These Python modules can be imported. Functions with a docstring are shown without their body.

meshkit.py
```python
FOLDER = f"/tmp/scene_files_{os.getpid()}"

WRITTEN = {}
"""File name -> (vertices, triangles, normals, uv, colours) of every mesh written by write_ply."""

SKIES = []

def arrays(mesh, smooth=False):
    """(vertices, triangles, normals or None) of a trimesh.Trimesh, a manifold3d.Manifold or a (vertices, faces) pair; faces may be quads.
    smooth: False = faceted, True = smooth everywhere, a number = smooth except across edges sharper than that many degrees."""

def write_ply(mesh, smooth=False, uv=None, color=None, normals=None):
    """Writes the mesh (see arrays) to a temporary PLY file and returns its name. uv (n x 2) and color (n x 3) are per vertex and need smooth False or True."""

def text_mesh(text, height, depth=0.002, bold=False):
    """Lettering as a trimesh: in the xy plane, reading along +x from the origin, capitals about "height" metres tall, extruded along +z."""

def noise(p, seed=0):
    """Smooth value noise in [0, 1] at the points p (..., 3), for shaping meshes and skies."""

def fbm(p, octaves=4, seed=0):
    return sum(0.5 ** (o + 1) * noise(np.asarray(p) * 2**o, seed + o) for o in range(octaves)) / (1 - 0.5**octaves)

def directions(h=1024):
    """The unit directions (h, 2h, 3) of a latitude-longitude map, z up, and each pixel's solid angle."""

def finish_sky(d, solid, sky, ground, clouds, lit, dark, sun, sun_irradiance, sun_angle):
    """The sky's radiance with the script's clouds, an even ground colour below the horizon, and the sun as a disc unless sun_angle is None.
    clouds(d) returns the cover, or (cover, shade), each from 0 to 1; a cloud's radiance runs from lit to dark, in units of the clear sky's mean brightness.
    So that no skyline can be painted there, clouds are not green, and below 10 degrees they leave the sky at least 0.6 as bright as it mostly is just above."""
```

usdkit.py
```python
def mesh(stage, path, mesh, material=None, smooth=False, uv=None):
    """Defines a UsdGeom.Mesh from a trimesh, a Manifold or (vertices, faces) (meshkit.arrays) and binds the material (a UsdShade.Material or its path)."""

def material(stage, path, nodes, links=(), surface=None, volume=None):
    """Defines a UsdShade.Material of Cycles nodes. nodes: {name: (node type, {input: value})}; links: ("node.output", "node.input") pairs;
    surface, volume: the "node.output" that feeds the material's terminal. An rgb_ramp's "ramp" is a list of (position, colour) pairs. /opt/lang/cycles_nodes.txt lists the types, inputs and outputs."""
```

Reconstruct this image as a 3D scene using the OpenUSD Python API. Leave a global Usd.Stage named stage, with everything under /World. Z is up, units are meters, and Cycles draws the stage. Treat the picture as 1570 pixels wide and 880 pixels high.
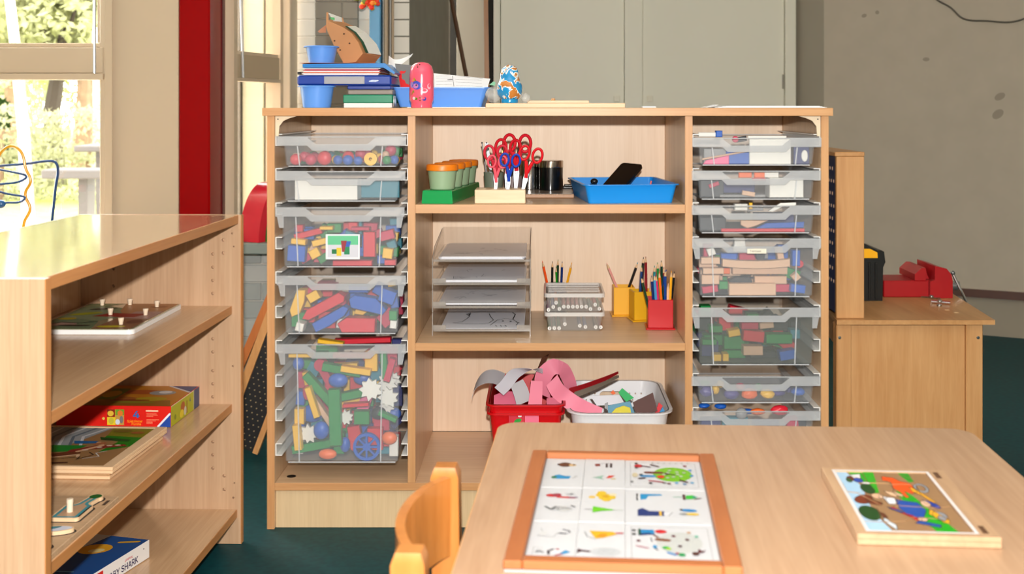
import math, random
import numpy as np, trimesh, manifold3d as mf
from shapely.geometry import Polygon, Point, LineString, box as sbox
from shapely import affinity
from shapely.ops import unary_union
import usdkit, meshkit
from pxr import Usd, UsdGeom, UsdLux, UsdShade, Sdf, Gf, Vt

stage = Usd.Stage.CreateInMemory()
UsdGeom.SetStageUpAxis(stage, 'Z'); UsdGeom.SetStageMetersPerUnit(stage, 1.0)
UsdGeom.Xform.Define(stage, '/World')
UsdGeom.Scope.Define(stage, '/World/Looks')

# ------------------------------------------------------------------ camera, sky, flash, exposure
FPX, CX, HY, CZ = 1768.0, 828.0, 164.5, 1.017
cam = UsdGeom.Camera.Define(stage, '/World/Camera')
cam.CreateHorizontalApertureAttr(36.0); cam.CreateVerticalApertureAttr(36.0 * 880 / 1570)
cam.CreateFocalLengthAttr(FPX / 1570 * 36.0)
cam.CreateHorizontalApertureOffsetAttr((785 - CX) / 1570 * 36.0)
cam.CreateVerticalApertureOffsetAttr((HY - 440) / 1570 * 36.0)
cam.CreateClippingRangeAttr(Gf.Vec2f(0.05, 300))
cam.CreateFStopAttr(6.0); cam.CreateFocusDistanceAttr(2.72)
cam.AddTranslateOp().Set(Gf.Vec3d(0, 0, CZ)); cam.AddRotateXYZOp().Set(Gf.Vec3f(90, 0, 0))
cam.CreateExposureAttr(0.0)

sky = UsdLux.DomeLight.Define(stage, '/World/Sky')            # bright hazy autumn sky, seen through the windows
sky.CreateIntensityAttr(3.4); sky.CreateColorAttr(Gf.Vec3f(1.0, 0.98, 0.94))

flash = UsdLux.SphereLight.Define(stage, '/World/CameraFlash')  # the photographer's flash, on top of the camera
flash.CreateRadiusAttr(0.022); flash.CreateIntensityAttr(16500.0); flash.CreateColorAttr(Gf.Vec3f(1.0, 0.976, 0.946))
flash.AddTranslateOp().Set(Gf.Vec3d(0.02, -0.12, 1.19))

# ------------------------------------------------------------------ helpers
def P(px, py, Y):
    """A pixel of the 1570x880 frame as a point at the distance Y."""
    return np.array([(px - CX) * Y / FPX, Y, CZ - (py - HY) * Y / FPX])
def XX(px, Y): return (px - CX) * Y / FPX
def ZZ(py, Y): return CZ - (py - HY) * Y / FPX
def YZ(py, z): return (CZ - z) * FPX / (py - HY)
def lin(c): return tuple(((v / 255 / 12.92) if v / 255 <= .04045 else ((v / 255 + .055) / 1.055) ** 2.4) for v in c)

_looks = {}
def look(key, nodes, links, surface='p.BSDF'):
    if key not in _looks:
        _looks[key] = usdkit.material(stage, '/World/Looks/' + key, nodes, links, surface=surface)
    return _looks[key]
def paint(c, rough=.45, metal=0.0, spec=.5, coat=0.0, mottled=0.0):
    c = tuple(int(x) for x in c)
    key = 'paint_%d_%d_%d_%d_%d_%d_%d' % (*c, rough * 100, metal * 100, coat * 100, mottled * 100)
    n = {'p': ('principled_bsdf', {'base_color': lin(c), 'roughness': rough, 'metallic': metal, 'specular_ior_level': spec, 'coat_weight': coat, 'coat_roughness': .08})}
    l = []
    if mottled:
        a, b = [tuple(v * k for v in lin(c)) for k in (1 - mottled, 1 + mottled)]
        n |= {'g': ('texture_coordinate', {}), 't': ('noise_texture', {'scale': 9.0, 'detail': 5.0}), 'r': ('rgb_ramp', {'ramp': [(.3, a), (.7, b)]})}
        l = [('g.object', 't.vector'), ('t.fac', 'r.fac'), ('r.color', 'p.base_color')]
    return look(key, n, l)
def wood(key, dark, light, scale=(30, 30, 2), rough=.4, spec=.5, figure=1.0, coat=0.0):
    """Grain: fine streaks stretched along the axis whose scale is smallest."""
    n = {'g': ('texture_coordinate', {}), 'm': ('mapping', {'scale': scale}), 't': ('noise_texture', {'scale': 4.0, 'detail': 6.0, 'roughness': .6, 'distortion': .4}),
         'm2': ('mapping', {'scale': tuple(s * .2 * figure for s in scale)}), 't2': ('noise_texture', {'scale': 3.0, 'detail': 3.0, 'distortion': .8}),
         'x': ('math', {'math_type': 'add'}), 'h': ('math', {'math_type': 'multiply', 'value2': .5}), 'r': ('rgb_ramp', {'ramp': [(.34, lin(dark)), (.64, lin(light))]}),
         'p': ('principled_bsdf', {'roughness': rough, 'specular_ior_level': spec, 'coat_weight': coat, 'coat_roughness': .08})}
    l = [('g.object', 'm.vector'), ('m.vector', 't.vector'), ('g.object', 'm2.vector'), ('m2.vector', 't2.vector'), ('t.fac', 'x.value1'), ('t2.fac', 'x.value2'),
         ('x.value', 'h.value1'), ('h.value', 'r.fac'), ('r.color', 'p.base_color')]
    return look(key, n, l)
def clear(key, tint, mix, rough=.25, diffuse=.8):
    """Frosted or clear plastic: partly see-through, partly a milky surface."""
    n = {'t': ('transparent_bsdf', {'color': (1, 1, 1)}), 'p': ('principled_bsdf', {'base_color': lin(tint), 'roughness': rough}), 'x': ('mix_closure', {'fac': mix})}
    return look(key, n, [('t.BSDF', 'x.closure1'), ('p.BSDF', 'x.closure2')], 'x.closure')
def glassy(key, tint=(1, 1, 1), rough=.02, ior=1.45):
    n = {'f': ('fresnel', {'IOR': ior}), 't': ('transparent_bsdf', {'color': tint}), 'g': ('glossy_bsdf', {'color': (1, 1, 1), 'roughness': rough}), 'x': ('mix_closure', {}), 'b': ('geometry', {}), 'i': ('math', {'math_type': 'subtract', 'value1': 1.0}), 'k': ('math', {'math_type': 'multiply'})}
    return look(key, n, [('b.backfacing', 'i.value2'), ('f.fac', 'k.value1'), ('i.value', 'k.value2'), ('k.value', 'x.fac'), ('t.BSDF', 'x.closure1'), ('g.BSDF', 'x.closure2')], 'x.closure')
PRINT = look('print', {'a': ('attribute', {'attribute': 'displayColor'}), 'p': ('principled_bsdf', {'roughness': .45})}, [('a.color', 'p.base_color')])
PRINT_WOOD = look('print_on_wood', {'a': ('attribute', {'attribute': 'displayColor'}), 'p': ('principled_bsdf', {'roughness': .3})}, [('a.color', 'p.base_color')])

# ---- shapes; all return a trimesh (z up)
def tm(v, f): return trimesh.Trimesh(np.asarray(v, float), np.asarray(f, int), process=False)
def of(m):
    g = m.to_mesh(); return tm(g.vert_properties[:, :3], g.tri_verts)
def cat(*ms):
    ms = [m for m in ms if m is not None]
    return trimesh.util.concatenate(ms)
def hull(pts): return of(mf.Manifold.hull_points(np.asarray(pts, float)))
def bx(x0, x1, y0, y1, z0, z1, b=.0012):
    x0, x1 = sorted((x0, x1)); y0, y1 = sorted((y0, y1)); z0, z1 = sorted((z0, z1))
    b = min(b, (x1 - x0) * .3, (y1 - y0) * .3, (z1 - z0) * .3)
    pts = []
    for x, sx in ((x0, 1), (x1, -1)):
        for y, sy in ((y0, 1), (y1, -1)):
            for z, sz in ((z0, 1), (z1, -1)):
                pts += [(x, y + sy * b, z + sz * b), (x + sx * b, y, z + sz * b), (x + sx * b, y + sy * b, z)]
    return hull(pts)
def rbox(w, d, h, b=.0012):  # centred in x and y, standing on z = 0
    return bx(-w / 2, w / 2, -d / 2, d / 2, 0, h, b)
def move(m, t=(0, 0, 0), rx=0, ry=0, rz=0):
    m = m.copy()
    for a, ax in ((rx, (1, 0, 0)), (ry, (0, 1, 0)), (rz, (0, 0, 1))):
        if a: m.apply_transform(trimesh.transformations.rotation_matrix(math.radians(a), ax))
    m.apply_translation(t); return m
def _tri(poly):
    v, f = trimesh.creation.triangulate_polygon(poly, engine='earcut'); return v, f
def polys(p):
    if p.is_empty: return []
    return [g for g in getattr(p, 'geoms', [p]) if g.geom_type == 'Polygon' and g.area > 1e-12]
def prism(poly, z0, z1):
    ms = []
    for g in polys(poly if not isinstance(poly, (list, tuple)) else Polygon(poly)):
        m = trimesh.creation.extrude_polygon(g, z1 - z0, engine='earcut'); m.apply_translation((0, 0, z0)); ms.append(m)
    return cat(*ms)
def front(poly, y0, y1):
    """An outline in (x, z) drawn out along y."""
    m = prism(poly, 0, y1 - y0); v = m.vertices
    return tm(np.c_[v[:, 0], y1 - v[:, 2], v[:, 1]], m.faces)
def side(poly, x0, x1):
    """An outline in (y, z) drawn out along x."""
    m = prism(poly, 0, x1 - x0); v = m.vertices
    return tm(np.c_[x0 + v[:, 2], v[:, 0], v[:, 1]], m.faces)
def rrect(x0, x1, y0, y1, r, seg=4): 
    r = min(r, (x1 - x0) * .49, (y1 - y0) * .49)
    return sbox(x0 + r, y0 + r, x1 - r, y1 - r).buffer(r, quad_segs=seg)
def lathe(prof, seg=24, t=(0, 0, 0)):
    v, f, n = [], [], len(prof)
    for i in range(seg):
        a = 2 * math.pi * i / seg
        v += [(r * math.cos(a), r * math.sin(a), z) for r, z in prof]
    for i in range(seg):
        j = (i + 1) % seg
        for k in range(n - 1):
            a, b, c, d = i * n + k, j * n + k, j * n + k + 1, i * n + k + 1
            f += [(a, b, c), (a, c, d)]
    m = tm(v, f); m.merge_vertices(); m.update_faces(m.nondegenerate_faces()); m.apply_translation(t); return m
def tube(path, r, seg=8, closed=False, caps=True):
    p = np.asarray(path, float); n = len(p)
    if closed: d = np.roll(p, -1, 0) - np.roll(p, 1, 0)
    else: d = np.gradient(p, axis=0)
    d /= np.maximum(np.linalg.norm(d, axis=1, keepdims=True), 1e-12)
    u = np.cross(d[0], (0, 0, 1.0)); u = u if np.linalg.norm(u) > 1e-3 else np.cross(d[0], (1.0, 0, 0))
    rr = np.broadcast_to(r, n); v = []
    for i in range(n):
        u = u - d[i] * (u @ d[i]); u /= np.linalg.norm(u); w = np.cross(d[i], u)
        v += [p[i] + rr[i] * (u * math.cos(a) + w * math.sin(a)) for a in np.arange(seg) * 2 * math.pi / seg]
    f = []
    for i in range(n if closed else n - 1):
        j = (i + 1) % n
        for k in range(seg):
            l = (k + 1) % seg
            f += [(i * seg + k, i * seg + l, j * seg + l), (i * seg + k, j * seg + l, j * seg + k)]
    if caps and not closed:
        v += [p[0], p[-1]]; a, b = n * seg, n * seg + 1
        for k in range(seg):
            l = (k + 1) % seg
            f += [(a, l, k), (b, (n - 1) * seg + k, (n - 1) * seg + l)]
    return tm(v, f)
def rod(a, b, r0, r1=None, seg=10): return tube([a, b], [r0, r0 if r1 is None else r1], seg)
def ball(c, r, s=(1, 1, 1), sub=2):
    m = trimesh.creation.icosphere(sub, 1.0); m.apply_scale(np.asarray(s) * r); m.apply_translation(c); return m
def smoothpath(pts, n=24, closed=False):
    from scipy.interpolate import CubicSpline
    p = np.asarray(pts, float)
    if closed: p = np.vstack([p, p[:1]])
    t = np.r_[0, np.cumsum(np.linalg.norm(np.diff(p, axis=0), axis=1))]
    cs = CubicSpline(t, p, bc_type='periodic' if closed else 'natural')
    s = np.linspace(0, t[-1], n + (1 if closed else 0)); q = cs(s)
    return q[:-1] if closed else q
def ribbon(path, across, th=.0008, n=20, smooth=True):
    """A strip of paper along a path; across: the half-width vector(s)."""
    p = smoothpath(path, n) if smooth else np.asarray(path, float)
    n = len(p); a = np.asarray(across, float)
    a = np.broadcast_to(a, p.shape) if a.ndim == 1 else np.stack([np.interp(np.linspace(0, 1, n), np.linspace(0, 1, len(a)), a[:, k]) for k in range(3)], 1)
    d = np.gradient(p, axis=0); nn = np.cross(d, a); nn /= np.maximum(np.linalg.norm(nn, axis=1, keepdims=True), 1e-9); nn *= th / 2
    v = np.stack([p - a - nn, p + a - nn, p + a + nn, p - a + nn], 1).reshape(-1, 3); f = []
    for i in range(n - 1):
        for k in range(4):
            l = (k + 1) % 4; f += [(i * 4 + k, i * 4 + l, i * 4 + 4 + l), (i * 4 + k, i * 4 + 4 + l, i * 4 + 4 + k)]
    f += [(0, 2, 1), (0, 3, 2)]; e = 4 * (n - 1); f += [(e, e + 1, e + 2), (e, e + 2, e + 3)]
    return tm(v, f)
def minus(a, *bs):
    def man(m):
        m = m.copy(); m.merge_vertices()
        return mf.Manifold(mf.Mesh(np.asarray(m.vertices, np.float32), np.asarray(m.faces, np.uint32)))
    r = man(a)
    for b in bs: r = r - man(b)
    return of(r)

# ---- prims
_used = set()
def free(path):
    if path not in _used: _used.add(path); return path
    k = 1
    while '%s_%03d' % (path, k) in _used: k += 1
    p = '%s_%03d' % (path, k); _used.add(p); return p
def data(prim, **kw):
    for k, v in kw.items():
        if v: prim.SetCustomDataByKey(k, v)
class Thing:
    def __init__(s, name, label, category, loc=(0, 0, 0), rz=0, group=None, kind=None):
        s.path = free('/World/' + name); s.loc = np.asarray(loc, float); s.rz = rz
        x = UsdGeom.Xform.Define(stage, s.path); x.AddTranslateOp().Set(Gf.Vec3d(*map(float, loc)))
        if rz: x.AddRotateZOp().Set(float(rz))
        s.prim = x.GetPrim(); data(s.prim, label=label, category=category, group=group, kind=kind)
    def local(s, m):
        m = m.copy(); m.apply_translation(-s.loc)
        if s.rz: m = move(m, rz=-s.rz)
        return m
    def part(s, name, mesh, mat, parent=None, smooth=35, label=None, kind=None, world=True):
        p = free((parent or s.path) + '/' + name)
        usdkit.mesh(stage, p, s.local(mesh) if world else mesh, mat, smooth=smooth)
        data(stage.GetPrimAtPath(p), label=label, kind=kind); return p
    def lpart(s, name, mesh, mat, **kw): return s.part(name, mesh, mat, world=False, **kw)
def solo(name, mesh, mat, label, category, group=None, kind=None, smooth=35, loc=None):
    b = mesh.bounds; loc = np.array([(b[0][0] + b[1][0]) / 2, (b[0][1] + b[1][1]) / 2, b[0][2]]) if loc is None else np.asarray(loc, float)
    p = free('/World/' + name); m = mesh.copy(); m.apply_translation(-loc)
    g = usdkit.mesh(stage, p, m, mat, smooth=smooth); g.AddTranslateOp().Set(Gf.Vec3d(*map(float, loc)))
    data(g.GetPrim(), label=label, category=category, group=group, kind=kind); return p
def struct(name, mesh, mat, label=None, parent=None, smooth=35, kind='structure'):
    p = free((parent or '/World') + '/' + name); g = usdkit.mesh(stage, p, mesh, mat, smooth=smooth)
    if parent is None: data(g.GetPrim(), kind='structure', label=label)
    elif kind == 'stuff': data(g.GetPrim(), kind='stuff')
    return p
def sgroup(name, label=None):
    p = free('/World/' + name); x = UsdGeom.Xform.Define(stage, p); data(x.GetPrim(), kind='structure', label=label); return p
_proto = {}
def clone(src, label, category, loc, rz=0, rx=0, ry=0, group=None):
    """Another copy of the thing at the path src, with its parts, turned about its base."""
    base = src.rsplit('/', 1)[1]; base = base[:-4] if base[-3:].isdigit() else base
    p = free('/World/' + base); x = UsdGeom.Xform.Define(stage, p)
    x.GetPrim().GetReferences().AddInternalReference(src); x.GetPrim().SetInstanceable(True)
    x.ClearXformOpOrder(); x.AddTranslateOp().Set(Gf.Vec3d(*map(float, loc))); x.AddRotateXYZOp().Set(Gf.Vec3f(rx, ry, rz))
    data(x.GetPrim(), label=label, category=category, group=group); return p

# ---- flat print: coloured outlines lying on a plane, one mesh with a colour for each
class Art:
    def __init__(s, O, U, V, lift=.00015):
        s.O, s.U, s.V = (np.asarray(q, float) for q in (O, U, V)); s.N = np.cross(s.U, s.V); s.N /= np.linalg.norm(s.N)
        s.v, s.f, s.c, s.n, s.k, s.lift = [], [], [], 0, 1, lift; s.dim = 1.0
    def add(s, poly, c):
        for g in polys(poly):
            v, f = _tri(g); u_, inv = np.unique(f, return_inverse=True); v, f = v[u_], inv.reshape(-1, 3); q = s.O + v[:, :1] * s.U + v[:, 1:2] * s.V + s.N * s.lift * s.k
            a = (q[f[0][1]] - q[f[0][0]]); b = (q[f[0][2]] - q[f[0][0]])
            f = np.asarray(f)
            if np.cross(a, b) @ s.N < 0: f = f[:, ::-1]
            s.v.append(q); s.f.append(f + s.n); s.n += len(q); s.c.append(np.tile(np.array(lin(c)) * s.dim, (len(q), 1)))
        s.k += 1 if len(s.f) % 4 == 0 else .2
    def el(s, x, y, a, b, c, rot=0):
        s.add(affinity.rotate(affinity.scale(Point(x, y).buffer(1, quad_segs=5), a, b), rot, origin=(x, y)), c)
    def pg(s, pts, c): s.add(Polygon(pts).buffer(0), c)
    def rc(s, x0, y0, x1, y1, c): s.add(sbox(min(x0, x1), min(y0, y1), max(x0, x1), max(y0, y1)), c)
    def ln(s, pts, w, c): s.add(LineString(pts).buffer(w / 2, quad_segs=2), c)
    def text(s, t, x, y, h, c, bold=False, su=1.0, sv=1.0):
        m = meshkit.text_mesh(t, h, .001, bold); v = np.array(m.vertices); top = m.faces[(v[m.faces][:, :, 2] > .0005).all(1)]
        q = s.O + (x + v[:, :1] * su) * s.U + (y + v[:, 1:2] * sv) * s.V + s.N * s.lift * (s.k + .5)
        s.v.append(q); s.f.append(top + s.n); s.n += len(q); s.c.append(np.tile(np.array(lin(c)) * s.dim, (len(q), 1)))
    def done(s, thing, name='picture', mat=None, parent=None, label=None, path=None):
        v, f, c = np.vstack(s.v), np.vstack(s.f), np.vstack(s.c)
        if thing is not None:
            v = thing.local(tm(v, f)).vertices
            path = free((parent or thing.path) + '/' + name)
        m = usdkit.mesh(stage, path, tm(v, f), mat or PRINT)
        UsdGeom.PrimvarsAPI(m).CreatePrimvar('displayColor', Sdf.ValueTypeNames.Color3fArray, 'vertex').Set(Vt.Vec3fArray.FromNumpy(c.astype(np.float32)))
        data(m.GetPrim(), label=label); return path

# ------------------------------------------------------------------ common looks
BEECH = wood('beech_laminate', (208, 168, 128), (228, 194, 156), (40, 40, 1.6), rough=.33)
BEECH_FLAT = wood('beech_laminate_flat', (208, 168, 128), (228, 194, 156), (1.6, 40, 40), rough=.33)
EDGE = wood('beech_edge_band', (192, 138, 88), (208, 158, 108), (1.5, 40, 40), rough=.4)
EDGE_V = wood('beech_edge_band_upright', (192, 138, 88), (208, 158, 108), (40, 40, 1.5), rough=.4)
TOPWOOD = wood('table_beech', (164, 128, 98), (184, 150, 119), (26, 1.3, 20), rough=.3, figure=.7)
SHELFTOP = wood('bookcase_beech', (204, 164, 124), (222, 186, 148), (40, 1.5, 40), rough=.12, coat=1.0, spec=1.0)
BROWN_EDGE = wood('bookcase_edge_band', (186, 122, 66), (204, 140, 82), (40, 2, 40), rough=.4)
BROWN_EDGE_V = wood('bookcase_edge_band_upright', (186, 122, 66), (204, 140, 82), (40, 40, 2), rough=.4)
BIRCH = wood('birch_ply', (184, 132, 80), (204, 156, 104), (18, 18, 1.5), rough=.42, figure=1.4)
BIRCH_FLAT = wood('birch_ply_flat', (176, 126, 76), (198, 150, 98), (18, 1.5, 18), rough=.4, figure=1.4)
CHAIRWOOD = wood('chair_beech', (168, 102, 44), (190, 124, 62), (20, 20, 2), rough=.28, coat=.4)
WHITE = paint((238, 238, 236), .4); BLACK = paint((16, 17, 18), .35); STEEL = paint((190, 192, 194), .25, 1.0)
PAPER = paint((240, 240, 242), .7); CREAM = paint((226, 206, 176), .5)
# ------------------------------------------------------------------ the room
FLOORM = look('green_vinyl', {'g': ('texture_coordinate', {}), 't': ('noise_texture', {'scale': 60.0, 'detail': 4.0}), 'r': ('rgb_ramp', {'ramp': [(.35, lin((2, 56, 62))), (.65, lin((4, 68, 72)))]}),
    'p': ('principled_bsdf', {'roughness': .55, 'specular_ior_level': .25})}, [('g.object', 't.vector'), ('t.fac', 'r.fac'), ('r.color', 'p.base_color')])
WALLM = paint((180, 169, 151), .75, mottled=.04); DOORM = paint((234, 231, 214), .5); FRAMEM = paint((204, 184, 156), .5); GREYW = paint((132, 129, 118), .7, mottled=.08)
WHITEW = paint((226, 222, 212), .6)
ROOM = [(-4.2, -2.6), (4.2, -2.6), (4.2, 6.2), (-1.0, 6.2), (-1.0, 4.27), (-1.085, 3.9), (-1.085, 3.8), (-4.2, 3.8)]
struct('floor', prism(ROOM, -.1, 0), FLOORM, 'dark green vinyl floor')
struct('ceiling', prism(ROOM, 2.9, 3.0), paint((232, 230, 224), .8), 'white ceiling')
struct('wall_back', bx(-4.2, 4.2, -2.72, -2.6, 0, 2.9), WALLM, 'plain wall behind the camera')
struct('wall_side', bx(4.05, 4.2, -2.6, 4.3, 0, 2.9), WALLM, 'plain side wall out of frame')
# the right wall runs at an angle; a dark brown rail low down and a recessed grey skirting under it
RW0, RW1 = np.array([1.343, 5.456]), np.array([4.08, 4.07])
def wallbox(a, b, z0, z1, off0, off1):
    d = (b - a) / np.linalg.norm(b - a); n = np.array([d[1], -d[0]])      # n points to the camera side
    return hull([(*(q + n * o), z) for q in (a, b) for o in (off0, off1) for z in (z0, z1)])
rw = sgroup('wall_right', 'angled grey wall behind the workbench')
struct('plaster', wallbox(RW0, RW1, .205, 2.9, -.15, 0), WALLM, parent=rw)
struct('skirting', wallbox(RW0, RW1, 0, .17, -.15, -.012), paint((150, 140, 122), .6), parent=rw)
for px, py, w, h, rot in ((1420, 91, 5, 3, 0), (1533, 148, 8, 5, 30), (1530, 175, 9, 6, 40), (1325, 24, 4, 3, 20), (1345, 19, 3, 3, 20)):   # scuffs in the plaster
    d = (RW1 - RW0) / np.linalg.norm(RW1 - RW0); ray = (px - CX) / FPX
    t = (ray * RW0[1] - RW0[0]) / (d[0] - ray * d[1]); q = RW0 + d * t
    e = affinity.rotate(affinity.scale(Point(0, 0).buffer(1, quad_segs=4), w * .0030, h * .0030), rot)
    m = front(e, -.0012, 0); m = move(m, (q[0], q[1], ZZ(py, q[1])), rz=math.degrees(math.atan2(d[1], d[0])))
    struct('scuff_mark', m, paint((150, 140, 124), .8), parent=rw)
struct('trim_1', wallbox(RW0, RW1, .17, .205, -.15, .012), paint((82, 48, 34), .4), 'dark brown rail low on the right wall')
struct('wall_return', wallbox(np.array([1.235, 5.62]), RW0 + np.array([0, .001]), 0, 2.9, -.12, 0), paint((150, 142, 126), .7), 'narrow darker wall return beside the cupboard doors')
# cupboard front with two flush doors
DY = 5.6
fr = sgroup('trim_2', 'grey green door frame of the built-in cupboard')
def dx(px): return XX(px, DY)
for a, b in ((757, 767), (957.5, 984.5), (1203, 1219)):
    struct('frame_post', bx(dx(a), dx(b), DY - .02, DY + .1, 0, 2.9), DOORM, parent=fr)
for k, (a, b, hx) in enumerate(((767.8, 956.8, 945), (985.2, 1202.2, 996))):
    d = sgroup('door_%d' % (k + 1), 'flush grey green cupboard door, ' + ('left' if k == 0 else 'right') + ' of the pair')
    struct('leaf', bx(dx(a), dx(b), DY, DY + .04, .02, 2.85, .002), DOORM, parent=d)
    struct('latch_plate', bx(dx(hx - 4), dx(hx + 5), DY - .012, DY - .0005, ZZ(156, DY), ZZ(147, DY)), paint((228, 222, 200), .4), parent=d)
    if k == 1:
        struct('hinge', bx(dx(1199), dx(1201.5), DY - .006, DY - .0004, ZZ(136, DY), ZZ(114, DY)), paint((150, 146, 132), .4), parent=d)
struct('wall_cupboard', bx(-.62, 1.3, DY + .101, DY + .2, 0, 2.9), paint((40, 38, 34), .9), 'dark inside of the cupboard')
# recess left of the doors: grey return wall, panel, a dark gap
LY = 4.42
struct('wall_recess', hull([(XX(628, LY), LY, z) for z in (0, 2.9)] + [(XX(690, 5.5), 5.5, z) for z in (0, 2.9)] + [(XX(628, LY) - .1, LY, z) for z in (0, 2.9)] + [(XX(690, 5.5) - .12, 5.5, z) for z in (0, 2.9)]), GREYW, 'grey green wall running back into the recess')
struct('wall_panel', bx(XX(700, 5.62), XX(744, 5.62), 5.62, 5.7, 0, 2.9), paint((166, 158, 142), .7), 'grey panel at the back of the recess')
struct('trim_3', bx(XX(684.5, 5.5), XX(690, 5.5), 5.46, 5.5, 0, 2.9), paint((176, 172, 158), .6), 'pale corner strip in the recess')
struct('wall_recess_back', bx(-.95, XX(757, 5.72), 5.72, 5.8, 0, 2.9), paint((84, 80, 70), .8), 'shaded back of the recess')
solo('wooden_stick', rod(P(680.5, -60, 5.35), P(714, 112, 5.35) + (P(714, 112, 5.35) - P(680.5, -60, 5.35)) * 1.9, .010, .010), wood('dark_stick', (70, 44, 24), (92, 60, 34), (20, 20, 2)), 'thin dark brown stick leaning in the recess behind the cabinet', 'stick')
solo('wooden_pole', hull([P(x, y, Y) for Y in (5.56, 5.585) for x, y in ((741, -60), (747.5, -60), (748.5, 700), (757.5, 700))]), wood('brown_pole', (150, 96, 40), (176, 118, 56), (20, 20, 2)), 'orange brown wooden pole standing beside the cupboard door frame', 'pole')
# white painted brick wall left of the recess, with a grey brick pier in front of it
BR = random.Random(5)
def bricks(path, x0, x1, y0, z0, z1, bw, bh, mats, depth=.05, shift=0, axis='x', gap=.003, nm='brick'):
    """Single bricks with recessed joints between x0 and x1 on the plane y0 (facing the camera)."""
    z, r = z0, 0
    while z < z1 - .01:
        x = x0 - (bw / 2 if (r + shift) % 2 else 0)
        while x < x1 - .005:
            a, b = max(x, x0), min(x + bw - gap, x1)
            if b - a > .012:
                struct(nm, bx(a, b, y0 - BR.uniform(0, .001), y0 + depth, z, min(z + bh - gap, z1), .002), BR.choice(mats), parent=path)
            x += bw
        z += bh; r += 1
wb = sgroup('wall_left', 'white painted brick wall behind the cabinet')
struct('mortar', bx(XX(440, LY), XX(628, LY), LY + .0025, LY + .1, 0, 2.9), WHITEW, parent=wb)
wm = [paint((226, 222, 212), .6), paint((220, 216, 205), .6)]
for a, b in ((445, 487), (545, 568), (601, 628)):
    bricks(wb, XX(a, LY), XX(b, LY), LY, .90, 1.5, .21, .065, wm, .03, shift=a)
struct('upper_courses', bx(XX(440, LY), XX(628, LY), LY, LY + .006, 1.5, 2.9), WHITEW, parent=wb)
struct('lower_courses', bx(XX(440, LY), XX(628, LY), LY, LY + .006, 0, .898), WHITEW, parent=wb)
PY = 4.395
pr = sgroup('wall_pier', 'grey painted brick pier behind the paper bag')
struct('mortar', bx(XX(483.5, PY), XX(548.5, PY), PY + .0025, PY + .02, 0, 2.9), GREYW, parent=pr)
bricks(pr, XX(483, PY), XX(549, PY), PY, .90, 1.5, .21, .065, [paint((134, 130, 119), .6), paint((129, 126, 115), .6)], .02)
struct('upper_courses', bx(XX(483, PY), XX(549, PY), PY, PY + .006, 1.5, 2.9), GREYW, parent=pr)
struct('lower_courses', bx(XX(483, PY), XX(549, PY), PY, PY + .006, 0, .898), GREYW, parent=pr)
solo('blue_post', bx(XX(568, 4.36), XX(585, 4.36), 4.33, 4.40, 0, 2.9, .004), paint((96, 158, 200), .4), 'light blue painted post beside the grey brick pier', 'post')
st = Thing('pipe_duct', 'beige and steel pipes running up the wall beside the blue post', 'pipes', (XX(594, 4.36), 4.37, 0))
st.part('duct', bx(XX(589, 4.36), XX(595, 4.36), 4.35, 4.41, 0, 2.9, .004), paint((170, 150, 124), .5))
st.part('pipe', rod((XX(597.5, 4.36), 4.37, 0), (XX(597.5, 4.36), 4.37, 2.9), .006), STEEL)
st.part('pipe', rod((XX(601.5, 4.36), 4.375, 0), (XX(601.5, 4.36), 4.375, 2.9), .005), paint((170, 150, 124), .5))
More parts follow.
